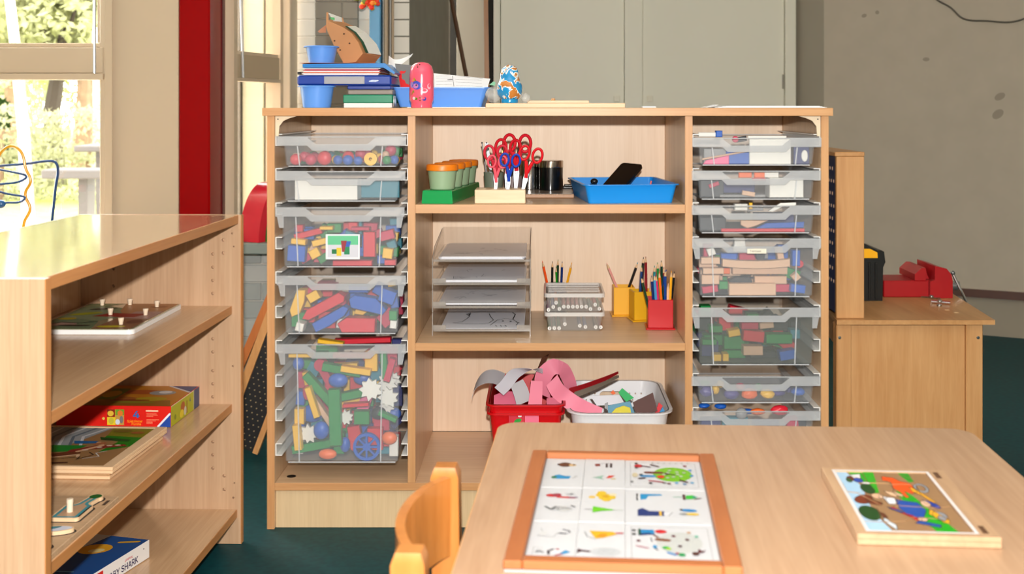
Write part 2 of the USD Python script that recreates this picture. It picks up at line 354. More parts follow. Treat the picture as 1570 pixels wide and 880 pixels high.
fl = Thing('flower_bunch', 'red and orange paper flower bunch hanging above the blue post', 'flowers', (XX(566, 4.2), 4.2, ZZ(10, 4.2)))
F = random.Random(11)
for k in range(26):
    a = F.uniform(0, 6.28); rr = F.uniform(.2, 1); px, py = 566 + 15 * rr * math.cos(a), 3 + 12 * rr * math.sin(a) * (1 if math.sin(a) > 0 else .8)
    c = F.choice([(232, 60, 20), (240, 130, 30), (226, 36, 24), (246, 190, 60)])
    m = ball((0, 0, 0), .009, (1, .5, 1), 1); m = move(m, P(px, py, 4.2 + F.uniform(-.02, .02)), ry=F.uniform(0, 90))
    fl.part('blossom', m, paint(c, .6))
fl.part('leaves', cat(*[move(ball((0, 0, 0), .014, (1.4, .3, .7), 1), P(F.uniform(548, 582), F.uniform(-12, -2), 4.2 + F.uniform(-.02, .02)), ry=F.uniform(0, 180)) for _ in range(10)]), paint((120, 140, 50), .6))
fl.part('stem', rod(P(566, -4, 4.2), (XX(566, 4.2), 4.2, 2.9), .003), paint((90, 110, 40), .6))

# ---- window wall
WY = 3.75
def wx(px): return XX(px, WY)
GL = glassy('window_glass')
def frame_bar(path, a, b, top, bot, y0=WY - .03, y1=WY + .05, nm='frame_bar', m=None):
    return struct(nm, bx(wx(a), wx(b), y0, y1, ZZ(bot, WY), ZZ(top, WY), .003), m or FRAMEM, parent=path)
zb = .62
w1 = sgroup('window_1', 'large beige framed window on the left')
XL = -3.6
struct('transom', bx(XL, wx(164), WY - .035, WY + .05, ZZ(112.5, WY), ZZ(73.5, WY), .002), FRAMEM, parent=w1)
struct('sash_bottom_rail', bx(XL, wx(163), WY - .02, WY + .04, ZZ(73, WY), ZZ(66.5, WY), .002), FRAMEM, parent=w1)
struct('sash_top_rail', bx(XL, wx(165.3), WY - .042, WY + .04, ZZ(122.5, WY), ZZ(113, WY), .002), FRAMEM, parent=w1)
struct('jamb', bx(wx(157.8), wx(172), WY - .03, WY + .06, 0, 2.9, .003), FRAMEM, parent=w1)
struct('sash_stile', bx(wx(152.5), wx(157.4), WY - .02, WY + .04, ZZ(66, WY), 2.86, .002), FRAMEM, parent=w1)
struct('jamb', bx(XL - .2, XL, WY - .03, WY + .06, 0, 2.9, .003), FRAMEM, parent=w1)
struct('mullion', bx(-2.52, -2.46, WY - .03, WY + .06, zb, 2.9, .003), FRAMEM, parent=w1)
struct('head', bx(XL, wx(157.5), WY - .03, WY + .06, 2.86, 2.9, .002), FRAMEM, parent=w1)
struct('pane', bx(XL + .001, -2.521, WY + .01, WY + .014, ZZ(66, WY), 2.858, 0), GL, parent=w1)
struct('pane', bx(-2.459, wx(152.4), WY + .01, WY + .014, ZZ(66, WY), 2.858, 0), GL, parent=w1)
struct('pane', bx(XL + .001, -2.521, WY + .01, WY + .014, zb + .001, ZZ(122.7, WY), 0), GL, parent=w1)
struct('pane', bx(-2.459, wx(157.6), WY + .01, WY + .014, zb + .001, ZZ(122.7, WY), 0), GL, parent=w1)
rodm = paint((206, 210, 212), .25, .6)
solo('window_rod', rod((wx(154.3), WY - .052, ZZ(113, WY)), (wx(153.6), WY - .052, 2.2), .0048, seg=10), rodm, 'thin silver opener rod hanging at the right of the large window', 'window rod')
struct('wall_sill_left', bx(XL - .2, wx(157.5), WY - .02, WY + .08, 0, zb, .002), WHITEW, 'low wall under the large window')
struct('trim_4', bx(XL - .2, wx(165), WY - .46, WY - .055, zb - .03, zb, .004), paint((232, 224, 208), .35), 'deep window sill board')
wp = sgroup('wall_window', 'beige painted panel between window and red column')
struct('panel', bx(wx(172.2), wx(275), WY - .01, WY + .06, 0, 2.9, .002), FRAMEM, parent=wp)
struct('batten', bx(wx(166), wx(178), WY - .034, WY - .0305, 0, 2.9, .001), FRAMEM, parent=wp)
struct('panel', bx(-4.2, XL - .201, WY - .01, WY + .06, 0, 2.9, .002), FRAMEM, parent=wp)
struct('wall_outer_left', bx(-4.3, -4.2, -2.6, WY + .06, 0, 2.9), WALLM, 'plain wall out of frame on the left')
cr = Thing('red_column', 'glossy dark red column between the two windows', 'column', (wx(300), WY + .05, 0))
cr.part('shaft', bx(wx(275.5), wx(323), WY - .011, WY + .16, 0, 2.9, .005), paint((148, 0, 4), .3, spec=.12, coat=.12))
cr.part('back_flange', bx(wx(323.2), wx(325), WY + .13, WY + .158, 0, 2.9, .001), paint((88, 26, 24), .4))
# ---- second window in the side of the bay
A, B = np.array([-1.064, 3.92]), np.array([-.984, 4.26])
def w2box(s0, s1, z0, z1, o0=-.025, o1=.025, b=0):
    d = B - A; n = np.array([d[1], -d[0]]) / np.linalg.norm(d)
    return hull([(*(A + d * s + n * o), z) for s in (s0, s1) for o in (o0, o1) for z in (z0, z1)])
zt1, zt0 = ZZ(78, 3.95), ZZ(124, 3.95)
w2 = sgroup('window_2', 'narrow beige framed window in the side of the bay')
struct('jamb', w2box(-.02, .05, .5, 2.9, -.03, .03), FRAMEM, parent=w2)
struct('jamb', w2box(.985, 1.06, 0, 2.9, -.03, .03), FRAMEM, parent=w2)
struct('transom', w2box(.051, .984, zt0 + .012, zt1 - .012), paint((188, 168, 138), .5), parent=w2)
struct('sash_bottom_rail', w2box(.051, .984, zt1 - .011, zt1, -.02, .02), FRAMEM, parent=w2)
struct('sash_top_rail', w2box(.051, .984, zt0, zt0 + .011, -.03, .03), FRAMEM, parent=w2)
struct('pane', w2box(.051, .984, zt1 + .001, 2.9, -.002, .002), GL, parent=w2)
struct('pane', w2box(.051, .984, .6, zt0 - .001, -.002, .002), GL, parent=w2)
d2 = (B - A); n2 = np.array([d2[1], -d2[0]]) / np.linalg.norm(d2)
solo('window_rod', rod((*(A + d2 * .14 + n2 * .034), ZZ(119, 3.96)), (*(A + d2 * .03 + n2 * .034), 1.9), .0048, seg=10), rodm, 'thin silver opener rod hanging beside the dark side of the red column', 'window rod')
struct('trim_5', bx(XX(423, 4.3), XX(447.5, 4.3), 4.27, 4.40, 0, 2.9, .003), CREAM, 'beige corner post beside the narrow window')
# low glazed brick wall and stone sill under the second window, seen in the gap between bookcase and cabinet
gm = [paint((172, 176, 172), .3), paint((160, 165, 162), .3), paint((182, 184, 180), .3)]
gb = sgroup('wall_brick', 'low grey glazed brick wall under the narrow window')
struct('mortar', bx(-1.06, -.72, 3.66, 3.72, 0, .565), paint((196, 194, 186), .7), parent=gb)
bricks(gb, -1.06, -.72, 3.652, .0, .565, .12, .058, gm, .02, gap=.004)
struct('trim_6', bx(-1.062, -.72, 3.535, 3.78, .566, .60, .003), paint((126, 138, 132), .5), 'grey stone ledge under the narrow window')
# ------------------------------------------------------------------ the garden outside the windows
GZ = -.05
struct('ground', bx(-30, -1.09, 3.82, 60, GZ - .2, GZ), look('paving', {'g': ('texture_coordinate', {}), 't': ('noise_texture', {'scale': .8, 'detail': 6.0}), 'r': ('rgb_ramp', {'ramp': [(.35, lin((206, 196, 168))), (.6, lin((224, 214, 196)))]}),
    'p': ('principled_bsdf', {'roughness': .9})}, [('g.object', 't.vector'), ('t.fac', 'r.fac'), ('r.color', 'p.base_color')]), 'pale schoolyard ground outside the windows')
struct('ground_border', bx(-30, -2, 9.2, 60, GZ - .01, GZ + .02), paint((150, 160, 70), .9, mottled=.3), 'leaf strewn grass beyond the paving')
G = random.Random(21); GN = np.random.default_rng(21)
def leafcloud(centers, n, size, seed):
    """Leaf blades scattered through a set of ellipsoids (centre, radii)."""
    r = np.random.default_rng(seed); vs, fs = [], []
    w = np.array([c[1][0] * c[1][1] * c[1][2] for c in centers]) ** .7; w /= w.sum()
    pick = r.choice(len(centers), n, p=w)
    u = r.normal(size=(n, 3)); u /= np.linalg.norm(u, axis=1, keepdims=True)
    rad = r.uniform(.55, 1, n) ** .5
    C = np.array([c[0] for c in centers])[pick]; R = np.array([c[1] for c in centers])[pick]
    p = C + u * R * rad[:, None]
    a = r.normal(size=(n, 3)); a /= np.linalg.norm(a, axis=1, keepdims=True); b = np.cross(a, r.normal(size=(n, 3))); b /= np.linalg.norm(b, axis=1, keepdims=True)
    s = size * r.uniform(.6, 1.3, n)[:, None]
    q = np.stack([p - a * s, p - b * s * .5, p + a * s, p + b * s * .5], 1).reshape(-1, 3)
    i = np.arange(n)[:, None] * 4; f = np.vstack([i + [0, 1, 2], i + [0, 2, 3]])
    return tm(q, f)
def leaf(c, k=.2):
    key = 'leaf_%d_%d_%d' % c; a, b = [tuple(min(v * s, .95) for v in lin(c)) for s in (1 - k, 1 + k)]
    return look(key, {'g': ('geometry', {}), 'r': ('rgb_ramp', {'ramp': [(0., a), (1., b)]}), 'd': ('diffuse_bsdf', {}), 't': ('translucent_bsdf', {}), 'x': ('mix_closure', {'fac': .4})},
        [('g.random_per_island', 'r.fac'), ('r.color', 'd.color'), ('r.color', 't.color'), ('d.BSDF', 'x.closure1'), ('t.BSDF', 'x.closure2')], 'x.closure')
BARK = paint((120, 96, 76), .9, mottled=.2)
def hedge(name, label, x0, x1, y, h, d, c, n, size, seed):
    t = Thing(name, label, 'hedge', ((x0 + x1) / 2, y, GZ)); r = random.Random(seed)
    cs = []
    k = max(2, int((x1 - x0) / .9))
    for i in range(k):
        x = x0 + (i + .5) * (x1 - x0) / k
        for z in (.3, .75):
            cs.append(((x, y + r.uniform(-.1, .1), GZ + h * z), ((x1 - x0) / k * .75, d / 2, h * .32)))
    t.part('foliage', leafcloud(cs, n, size, seed), leaf(c), kind='stuff', smooth=False)
    t.part('stems', cat(*[rod((x0 + (i + .5) * (x1 - x0) / k, y, GZ), (x0 + (i + .5) * (x1 - x0) / k, y, GZ + h * .8), .03) for i in range(k)]), BARK, kind='stuff')
hedge('hedge', 'pale yellow green hedge filling the lower window outside', -9.5, -4.6, 13.0, 1.03, 1.2, (168, 168, 134), 13000, .036, 1)
hedge('hedge', 'dark green clipped hedge farther off behind the pale one', -17, -8, 17.0, 1.23, 1.2, (40, 60, 26), 15000, .075, 2)
def tree(label, px, Y, h, crown, cz, c, n, size, seed, tr=.16, trunk=None):
    x = XX(px, Y); t = Thing('tree', label, 'tree', (x, Y, GZ)); r = random.Random(seed)
    cs = [((x + r.uniform(-.6, .6) * crown, Y + r.uniform(-.5, .5) * crown, cz + r.uniform(-.5, .5) * crown), (crown * r.uniform(.35, .6),) * 3) for _ in range(9)]
    t.part('crown', leafcloud(cs, n, size, seed), leaf(c), kind='stuff', smooth=False)
    t.part('trunk', tube([(x, Y, GZ), (x + r.uniform(-.1, .1), Y, h * .3), (x + r.uniform(-.2, .2), Y, h * .75)], [tr, tr * .8, tr * .4]), trunk or BARK)
    for k in range(4):
        a = r.uniform(0, 6.28); t.part('branch', rod((x, Y, h * .45), (x + math.cos(a) * crown * .6, Y + math.sin(a) * crown * .6, cz + r.uniform(-.2, .4) * crown), tr * .35, tr * .12), trunk or BARK)
tree('soft green tree at the left of the big window', 12, 26, 5.6, 2.5, 4.0, (176, 184, 154), 8000, .085, 3)
tree('yellow autumn tree seen in the right half of the big window', 122, 19.5, 4.4, 1.6, 3.1, (200, 194, 146), 8000, .08, 4)
tree('short dark trunked tree in the middle of the big window', 86, 15.6, 3.2, .95, 2.5, (178, 180, 136), 5000, .08, 5, .15, paint((50, 40, 32), .9))
tree('yellow green tree far behind the dark hedge', 140, 33, 5.5, 2.6, 3.0, (194, 194, 150), 7000, .11, 6)
tree('pale green bushy tree behind the dark hedge at far left', 30, 44, 5.0, 2.8, 2.8, (188, 194, 156), 7000, .11, 7)
tree('large pale green tree beyond the left frame edge', -70, 36, 6.0, 3.0, 4.0, (184, 192, 158), 6000, .11, 8)
solo('pale_trunk', tube([P(46, 420, 9.0) * [1, 1, 0] + [0, 0, GZ], P(36, 200, 9.0), P(22, 60, 9.0), P(8, -60, 9.0)], [.055, .048, .042, .038]), paint((150, 141, 138), .8), 'pale leaning tree trunk close outside the big window', 'tree trunk')
solo('white_post', bx(XX(142, 14.2), XX(149, 14.2), 14.2, 14.27, GZ, 2.0), paint((170, 168, 152), .7), 'white post at the end of the hedges outside', 'post')
pt = Thing('picnic_table', 'grey concrete table with a bench outside the window', 'picnic table', (XX(160, 9.2), 9.3, GZ))
tz = ZZ(222, 9.2); gm2 = paint((84, 80, 77), .8)
pt.part('table_top', bx(XX(128, 9.2), XX(205, 9.2), 9.0, 9.7, tz - .05, tz, .01), gm2)
pt.part('pedestal', hull([(XX(x, 9.2), y, z) for x in (143, 165) for y in (9.25, 9.45) for z in (GZ, tz - .051)]), gm2)
pt.part('bench', bx(XX(80, 8.7), XX(205, 8.7), 8.5, 8.8, ZZ(272, 8.7), ZZ(258, 8.7), .01), gm2)
for x in (128,): pt.part('bench_leg', bx(XX(x, 8.7), XX(x + 14, 8.7), 8.6, 8.75, GZ, ZZ(272.3, 8.7)), gm2)
solo('kerb', bx(-6.5, -1.8, 7.55, 7.8, GZ, GZ + .10, .02), paint((140, 134, 124), .9), 'low stone kerb in front of the outdoor bench', 'kerb')
r = np.random.default_rng(9); n = 420
vs = np.c_[r.uniform(-5.6, -2.2, n), r.uniform(5.6, 7.45, n), np.full(n, GZ + .004)]; a = r.uniform(0, 6.28, n); s = r.uniform(.03, .07, n)
q = np.stack([vs + np.c_[np.cos(a + k * 1.57) * s, np.sin(a + k * 1.57) * s * .6, r.uniform(0, .02, n)] for k in range(4)], 1).reshape(-1, 3); i = np.arange(n)[:, None] * 4
solo('fallen_leaves', tm(q, np.vstack([i + [0, 1, 2], i + [0, 2, 3]])), leaf((226, 180, 60), .4), 'yellow fallen leaves strewn over the ground outside', 'leaves', kind='stuff', smooth=False)
# cream boarded wing of the building, seen through the narrow window
cw = Thing('outbuilding', 'cream boarded wall seen through the narrow window', 'building', (-1.5, 6.1, GZ))
bm = [paint((178, 168, 140), .6), paint((170, 159, 130), .6)]
x = -1.55
for k in range(7):
    cw.part('board', bx(x, x + .113, 6.0 + (k % 2) * .006, 6.03, GZ, 3.6, .004), bm[k % 2]); x += .125
cw.part('brick_end', bx(-1.78, -1.556, 5.98, 6.06, GZ, 3.6), paint((116, 106, 94), .8, mottled=.15))
cw.part('backing', bx(-1.7, -.9, 6.07, 6.12, GZ, 3.6), paint((110, 104, 92), .7))
# ------------------------------------------------------------------ the long storage cabinet
YF, YB = 2.78, 3.222
KF = YF / FPX
def fx(px): return XX(px, YF)
def fz(py): return ZZ(py, YF)
ZTOP = 1.0155
cb = Thing('storage_cabinet', 'long low beech cabinet with clear trays on both sides and open shelves between', 'cabinet', (fx(840), 3.0, 0))
ztb = fz(177.6)
cb.part('top_panel', bx(fx(404), fx(1275), YF - .012, YB + .03, ztb, ZTOP, .0015), BEECH_FLAT)
cb.part('top_edge', bx(fx(404), fx(1275), YF - .0145, YF - .0121, ztb, ZTOP, .0006), EDGE, parent=cb.path + '/top_panel')
zbt = fz(740.5); zbb = fz(752)
def upright(a, b, nm, z0):
    p = cb.part(nm, bx(fx(a), fx(b), YF + .001, YB + .02, z0, ztb - .0004), BEECH)
    cb.part('front_edge', bx(fx(a), fx(b), YF - .001, YF + .0008, z0, ztb - .0004, .0004), EDGE_V, parent=p)
upright(409.5, 421, 'side_panel', 0.0); upright(1259, 1270.5, 'side_panel', 0.0)
upright(625.2, 636.9, 'divider', zbt + .0003); upright(1050.3, 1061.8, 'divider', zbt + .0003)
cb.part('bottom_panel', bx(fx(421.2), fx(1258.8), YF + .0012, YB, zbb, zbt), BEECH_FLAT)
cb.part('bottom_edge', bx(fx(421.2), fx(1258.8), YF - .001, YF + .001, zbb, zbt, .0004), EDGE, parent=cb.path + '/bottom_panel')
cb.part('plinth', bx(fx(421.2), fx(1258.8), YF + .010, YF + .03, 0, zbb - .0004), wood('plinth_beech', (206, 176, 134), (222, 194, 152), (40, 40, 1.6), rough=.4))
PBACK = wood('cabinet_back', (228, 198, 166), (240, 214, 186), (30, 30, 1.4), rough=.45)
for a, b in ((421.2, 625), (637.1, 1050.1), (1062, 1258.8)):
    cb.part('back_panel', bx(fx(a), fx(b), YB, YB + .012, zbt + .0003, ztb - .0004), PBACK)
zs1t, zs1b, zs2t, zs2b = fz(313.6), fz(327), fz(526), fz(537.8)
for t, b in ((zs1t, zs1b), (zs2t, zs2b)):
    p = cb.part('shelf', bx(fx(637.1), fx(1050.1), YF + .0012, YB - .0004, b, t), wood('shelf_beech', (196, 162, 126), (216, 184, 150), (1.6, 40, 40), rough=.38))
    cb.part('shelf_edge', bx(fx(637.1), fx(1050.1), YF - .001, YF + .001, b, t, .0004), EDGE, parent=p)
cb.part('cable_hole', lathe([(0, 0), (.011, 0), (.011, .0006), (0, .0006)], 20, (fx(440), YF + .05, zbt)), BLACK)
# white runners: C-channels along both walls of each tray bay
RUN = paint((238, 238, 234), .3)
def runner(x, s, z):
    o = [(0, 0), (.016, 0), (.016, .002), (.0022, .002), (.0022, .0275), (.016, .0275), (.016, .0295), (0, .0295)]
    return front(Polygon([(x + s * a, z + b - .0235) for a, b in o]), YF + .007, YB - .01)
ROWS_L = [209 + 52.9 * k for k in range(10)]; ROWS_R = [209.5 + 52.5 * k for k in range(10)]
for rows, a, b in ((ROWS_L, 421.2, 625), (ROWS_R, 1062, 1258.8)):
    for k, y in enumerate(rows):
        cb.part('runner', runner(fx(a) + .0002, 1, fz(y)), RUN); cb.part('runner', runner(fx(b) - .0002, -1, fz(y)), RUN)
# curved corner brackets under the top
for px, s in ((421.5, 1), (1258.5, -1)):
    c = [(0, 0), (.052, 0), (.036, -.004), (.020, -.011), (.010, -.024), (.008, -.048), (.0, -.048)]
    m = front(Polygon([(fx(px) + s * a, ztb - .001 + b) for a, b in c]), YF + .004, YF + .0068)
    q = cb.part('corner_bracket', m, CREAM)
    cb.part('screw', move(lathe([(0, 0), (.0016, 0), (.0016, .001), (0, .001)], 10), (fx(px) + s * .0065, YF + .0039, ztb - .008), rx=90), BLACK, parent=q)
# ------------------------------------------------------------------ clear plastic trays
TRAY = clear('tray_plastic', (214, 218, 222), .115, .22); LIP = clear('tray_lip_plastic', (212, 214, 216), .38, .3); RIB = clear('tray_rib_plastic', (232, 235, 238), .42, .25)
def tray(label, pxc, ytop, ybot, deep, loc_dy=0.0, skin=None):
    """A clear tray: tapered bin, flange, front lip with the handle dip, ribs, corner gussets. Its rim top is at the pixel row ytop."""
    zt, zb_ = fz(ytop), fz(ybot); H = zt - zb_; xc = fx(pxc); y0 = YF - .004 + loc_dy
    t = Thing('storage_tray', label, 'tray', (xc, y0 + .2, zb_))
    wt, wb, D, w = .1415, .1355, .40, .0022
    yb0 = y0 + .006
    outer = hull([(xc + s * wt, y, zt - .004) for s in (-1, 1) for y in (yb0, y0 + D)] + [(xc + s * wb, y, zb_ + .006) for s in (-1, 1) for y in (yb0 + .004, y0 + D - .006)] + [(xc + s * (wb - .006), y, zb_) for s in (-1, 1) for y in (yb0 + .010, y0 + D - .012)])
    inner = hull([(xc + s * (wt - w), y, zt + .02) for s in (-1, 1) for y in (yb0 + w, y0 + D - w)] + [(xc + s * (wb - w), y, zb_ + .006) for s in (-1, 1) for y in (yb0 + .004 + w, y0 + D - .006 - w)] + [(xc + s * (wb - .006), y, zb_ + w) for s in (-1, 1) for y in (yb0 + .010 + w, y0 + D - .012 - w)])
    t.part('bin', minus(outer, inner), skin or TRAY, smooth=False)
    fl_ = minus(bx(xc - .1555, xc + .1555, y0 + .004, y0 + D + .004, zt - .0035, zt, .0006), bx(xc - wt, xc + wt, yb0 - .001, y0 + D, zt - .02, zt + .02, 0))
    t.part('rim', fl_, LIP, smooth=False)
    L = sbox(xc - .1555, zt - .0225, xc + .1555, zt)
    h0, h1, dip = .092, .070, .0205          # the handle's dip in the rim
    def trap(a, b, z0, z1): return Polygon([(xc - a, z0), (xc + a, z0), (xc + b, z1), (xc - b, z1)])
    L = L.difference(trap(h0 - .012, h1 - .012, zt - .0035, zt - .0155).buffer(.001))
    L = L.union(trap(h0, h1, zt - .014, zt - .0345).difference(trap(h0 - .010, h1 - .008, zt - .0035, zt - .0160)))
    L = L.difference(trap(h0 - .0105, h1 - .0085, zt - .0036, zt - .0190))
    t.part('handle', front(L.buffer(-.0006).buffer(.0006), y0, y0 + .004), LIP, smooth=False)
    for s in (-1, 1):
        a, b = .098 if s > 0 else .107, .094 if s > 0 else .102
        m = hull([(xc + s * a + q, y, zt - .0235) for q in (-.0014, .0014) for y in (yb0 - .003, yb0)] + [(xc + s * b + q, y, zb_ + .004) for q in (-.0014, .0014) for y in (yb0 - .001, yb0 + .003)])
        t.part('front_rib', m, RIB, smooth=False)
        gh = .050 if deep else .020
        g = Polygon([(xc + s * .1525, zt - .0228), (xc + s * .136, zt - .0228), (xc + s * .136, zt - gh), (xc + s * .147, zt - gh)])
        t.part('corner_gusset', front(g, yb0 - .002, yb0 - .0003), LIP, smooth=False)
    t.part('bottom_rib', hull([(xc + s * (wb - .006), y, z) for s in (-1, 1) for y in (yb0 + .002, yb0 + .006) for z in (zb_ + .001, zb_ + .0036)]), RIB, smooth=False)
    t.geo = (xc, y0, zb_, zt); return t
LW = [tray('shallow clear tray of coloured wooden beads, topmost on the left side of the cabinet', 524, 209, 256.4, 0),
      tray('shallow clear tray with a white box in it, second on the left', 522.8, 262.2, 310, 0),
      tray('deep clear tray of small coloured blocks with a photo card on its front', 521.5, 317.6, 411, 1),
      tray('deep clear tray of large red and blue blocks below the photo card tray', 523.5, 422.6, 513.4, 1),
      tray('tall clear bin of mixed construction pieces at the bottom left of the cabinet', 523.5, 527.5, 711, 1)]
RW = [tray('shallow clear tray with an upright white card, topmost on the right', 1160, 211, 254.6, 0),
      tray('shallow clear tray with orange things in its handle gap, second on the right', 1159, 261.6, 307, 0),
      tray('shallow clear tray with a white bowl and red line, third on the right', 1159, 314.8, 358.6, 0),
      tray('deep clear tray of wooden train tracks with a small paper label on its handle', 1159.5, 365.4, 456.6, 1),
      tray('deep clear tray of dim green and red blocks below the train track tray', 1159, 471.6, 561.3, 1, skin=clear('tray_plastic_scuffed', (150, 154, 150), .22, .3)),
      tray('shallow clear tray of purple and orange toy animals on the right side of the cabinet', 1158.5, 577, 619.5, 0),
      tray('shallow clear tray with bright red and orange cloth, lowest in view on the right', 1158.5, 630, 674, 0)]
# photo card on the third left tray
t = LW[2]; xc, y0, zb_, zt = t.geo
c0, c1, r0, r1 = fx(499.5), fx(551.8), fz(397.5), fz(359)
yc = YF - .004 + .006 - .0006
pc = t.part('photo_card', bx(c0, c1, yc - .0026, yc - .0018, r0, r1, .0002), WHITE, label='small white bordered photo of stacked blocks')
a = Art((c0, yc - .0026, r0), (1, 0, 0), (0, 0, 1)); W, Hh = c1 - c0, r1 - r0
a.rc(W * .06, Hh * .08, W * .95, Hh * .94, (206, 206, 214)); a.rc(W * .06, Hh * .58, W * .95, Hh * .94, (96, 190, 140))
a.rc(W * .18, Hh * .22, W * .33, Hh * .40, (20, 110, 60)); a.rc(W * .32, Hh * .14, W * .46, Hh * .46, (236, 196, 50)); a.rc(W * .54, Hh * .2, W * .70, Hh * .5, (20, 130, 80))
a.pg([(W * .56, Hh * .5), (W * .70, Hh * .5), (W * .74, Hh * .72), (W * .60, Hh * .72)], (40, 90, 180)); a.pg([(W * .48, Hh * .3), (W * .55, Hh * .3), (W * .62, Hh * .74), (W * .45, Hh * .74)], (150, 40, 50))
a.done(t, 'photo', parent=pc)
# paper label on the train track tray
t = RW[3]; m = bx(fx(1145), fx(1174.5), YF - .0052, YF - .0044, fz(388.4), fz(381), .0002)
lp = t.part('paper_label', m, paint((232, 224, 204), .6), label='small cream paper label with a printed word')
a = Art((fx(1145), YF - .0052, fz(388.4)), (1, 0, 0), (0, 0, 1)); a.text('Treinbaan', .006, .004, .0042, (60, 54, 50)); a.done(t, 'lettering', parent=lp)
# ------------------------------------------------------------------ the low open bookcase at the left
BC = Thing('bookcase', 'low open beech bookcase standing at the left, its near end towards the camera', 'bookcase', (-.722, 1.683, 0), rz=-1.5)
BL, BD, BH = 1.02, .385, .766
def bpart(nm, m, mat, edge=None, emat=None, **kw):
    p = BC.lpart(nm, m, mat, **kw)
    if edge is not None: BC.lpart('edge_band', edge, emat, parent=p)
    return p
NEARP = wood('bookcase_side', (184, 146, 112), (204, 168, 134), (40, 40, 1.4), rough=.4)
def upr(y0, y1, holes=False):
    m = bx(-BD, -.0012, y0, y1, 0, BH, .001)
    if holes:
        hs = []
        ysrc = [389.7, 410, 430.3, 450.3, 519.8, 540, 569, 589, 609, 678, 698, 718.6]
        Yp = 2.683
        for py in ysrc:
            hs.append(((XX(325.5, Yp), ZZ(py, Yp)), .0038))
        for px, py, r in ((342, 368, .0042), (342, 388, .0042), (343.3, 730, .0042), (343.3, 751, .0042), (355.5, 358, .0024), (358, 378, .0018), (356.7, 561.5, .0024), (359, 741, .0018), (357.3, 763.5, .0026), (370, 706, .002)):
            hs.append(((XX(px, Yp), ZZ(py, Yp)), r))
        cut = [lathe([(0, -.008), (r, -.008), (r, .004), (0, .004)], 10) for (q, r) in hs]
        # the points are world positions on the panel's face: bring them into the bookcase's own frame
        fixed = []
        for c, ((X, Z), r) in zip(cut, hs):
            lx = (X + .722) * math.cos(math.radians(1.5)) - (Yp - 1.683) * math.sin(math.radians(1.5))
            fixed.append(move(c, (lx, y0 + .001, Z), rx=90))
        for lx in (-.300,):
            for z in (.18, .213, .245, .44, .475, .51, .545, .60, .64, .675): fixed.append(move(lathe([(0, -.008), (.0038, -.008), (.0038, .004), (0, .004)], 10), (lx, y0 + .001, z), rx=90))
        m = minus(m, *fixed)
    return m, bx(-.0011, .0004, y0, y1, 0, BH, .0004)
m, e = upr(0, .018); bpart('end_panel', m, NEARP, e, BROWN_EDGE_V, smooth=False)
m, e = upr(BL - .018, BL, True); bpart('end_panel', m, NEARP, e, BROWN_EDGE_V, smooth=False)
bpart('back_panel', bx(-BD, -BD + .008, .0183, BL - .0183, .05, BH - .0005), wood('bookcase_back', (200, 160, 120), (218, 180, 140), (40, 40, 1.4), rough=.25, coat=.4))
bpart('top_panel', bx(-BD + .0083, -.0082, .0183, BL - .0183, BH - .020, BH), SHELFTOP, bx(-.0081, -.0066, .0183, BL - .0183, BH - .020, BH, .0004), BROWN_EDGE)
BS = wood('bookcase_shelf', (196, 156, 116), (214, 176, 136), (40, 1.5, 40), rough=.26, coat=.25)
SZ = [.5545, .326, .081]
for z, x in ((SZ[0], -.022), (SZ[1], -.022), (SZ[2], -.010)):
    bpart('shelf', bx(-BD + .0083, x - .0012, .0183, BL - .0183, z - .019, z), BS, bx(x - .0011, x + .0004, .0183, BL - .0183, z - .019, z, .0004), BROWN_EDGE)
# ---- white rimmed peg puzzle on the upper shelf
z0 = SZ[0] + .0004
pz = Thing('peg_puzzle', 'peg puzzle with a white edge and six wooden knobs on the bookcase upper shelf', 'puzzle', (-.933, 2.50, z0), rz=-1.0)
brd = rrect(-.108, .108, -.155, .155, .014)
pz.lpart('board', prism(brd, 0, .0095), WHITE)
pz.lpart('picture_sheet', prism(brd.buffer(-.003), .0095, .0105), paint((150, 150, 116), .15, coat=.6))
class LArt(Art):
    """Print laid out in a thing's own frame: x, y on the plane z."""
    def __init__(s, thing, z, lift=.00012, rz=None):
        a = math.radians(thing.rz); c, n = math.cos(a), math.sin(a)
        super().__init__(thing.loc + np.array([0, 0, z]), (c, n, 0), (-n, c, 0), lift)
a = LArt(pz, .0105)
for (pts, c) in (([(-.10, -.15), (.02, -.15), (.0, -.06), (-.10, -.02)], (104, 124, 92)), ([(-.10, -.02), (.0, -.06), (.06, .05), (-.05, .12), (-.10, .1)], (128, 140, 104)), ([(.02, -.15), (.1, -.15), (.1, .02), (.03, .0)], (140, 96, 66)),
    ([(.03, .0), (.1, .02), (.1, .15), (-.02, .15), (.0, .06)], (176, 120, 72)), ([(-.1, .1), (-.05, .12), (-.02, .15), (-.1, .15)], (150, 156, 110)), ([(.03, -.03), (.1, -.04), (.1, .05), (.04, .05)], (170, 132, 124))): a.pg(pts, c)
a.pg([(-.035, -.01), (.06, -.02), (.075, .02), (-.01, .03)], (150, 36, 26)); a.el(-.06, -.10, .03, .02, (160, 130, 116)); a.el(-.03, -.115, .035, .008, (50, 48, 36)); a.el(.052, -.125, .03, .012, (190, 176, 30)); a.el(-.06, .02, .035, .014, (160, 160, 24), 30)
a.el(.07, .11, .02, .012, (150, 90, 40)); a.el(-.075, -.04, .02, .012, (170, 150, 24)); a.el(-.045, .08, .03, .01, (66, 58, 48), 20); a.el(.08, -.07, .016, .02, (110, 60, 40)); a.ln([(-.1, -.12), (-.07, -.08), (-.03, -.09), (.0, -.07)], .005, (44, 40, 34))
a.done(pz, 'picture')
KN = paint((236, 214, 186), .4)
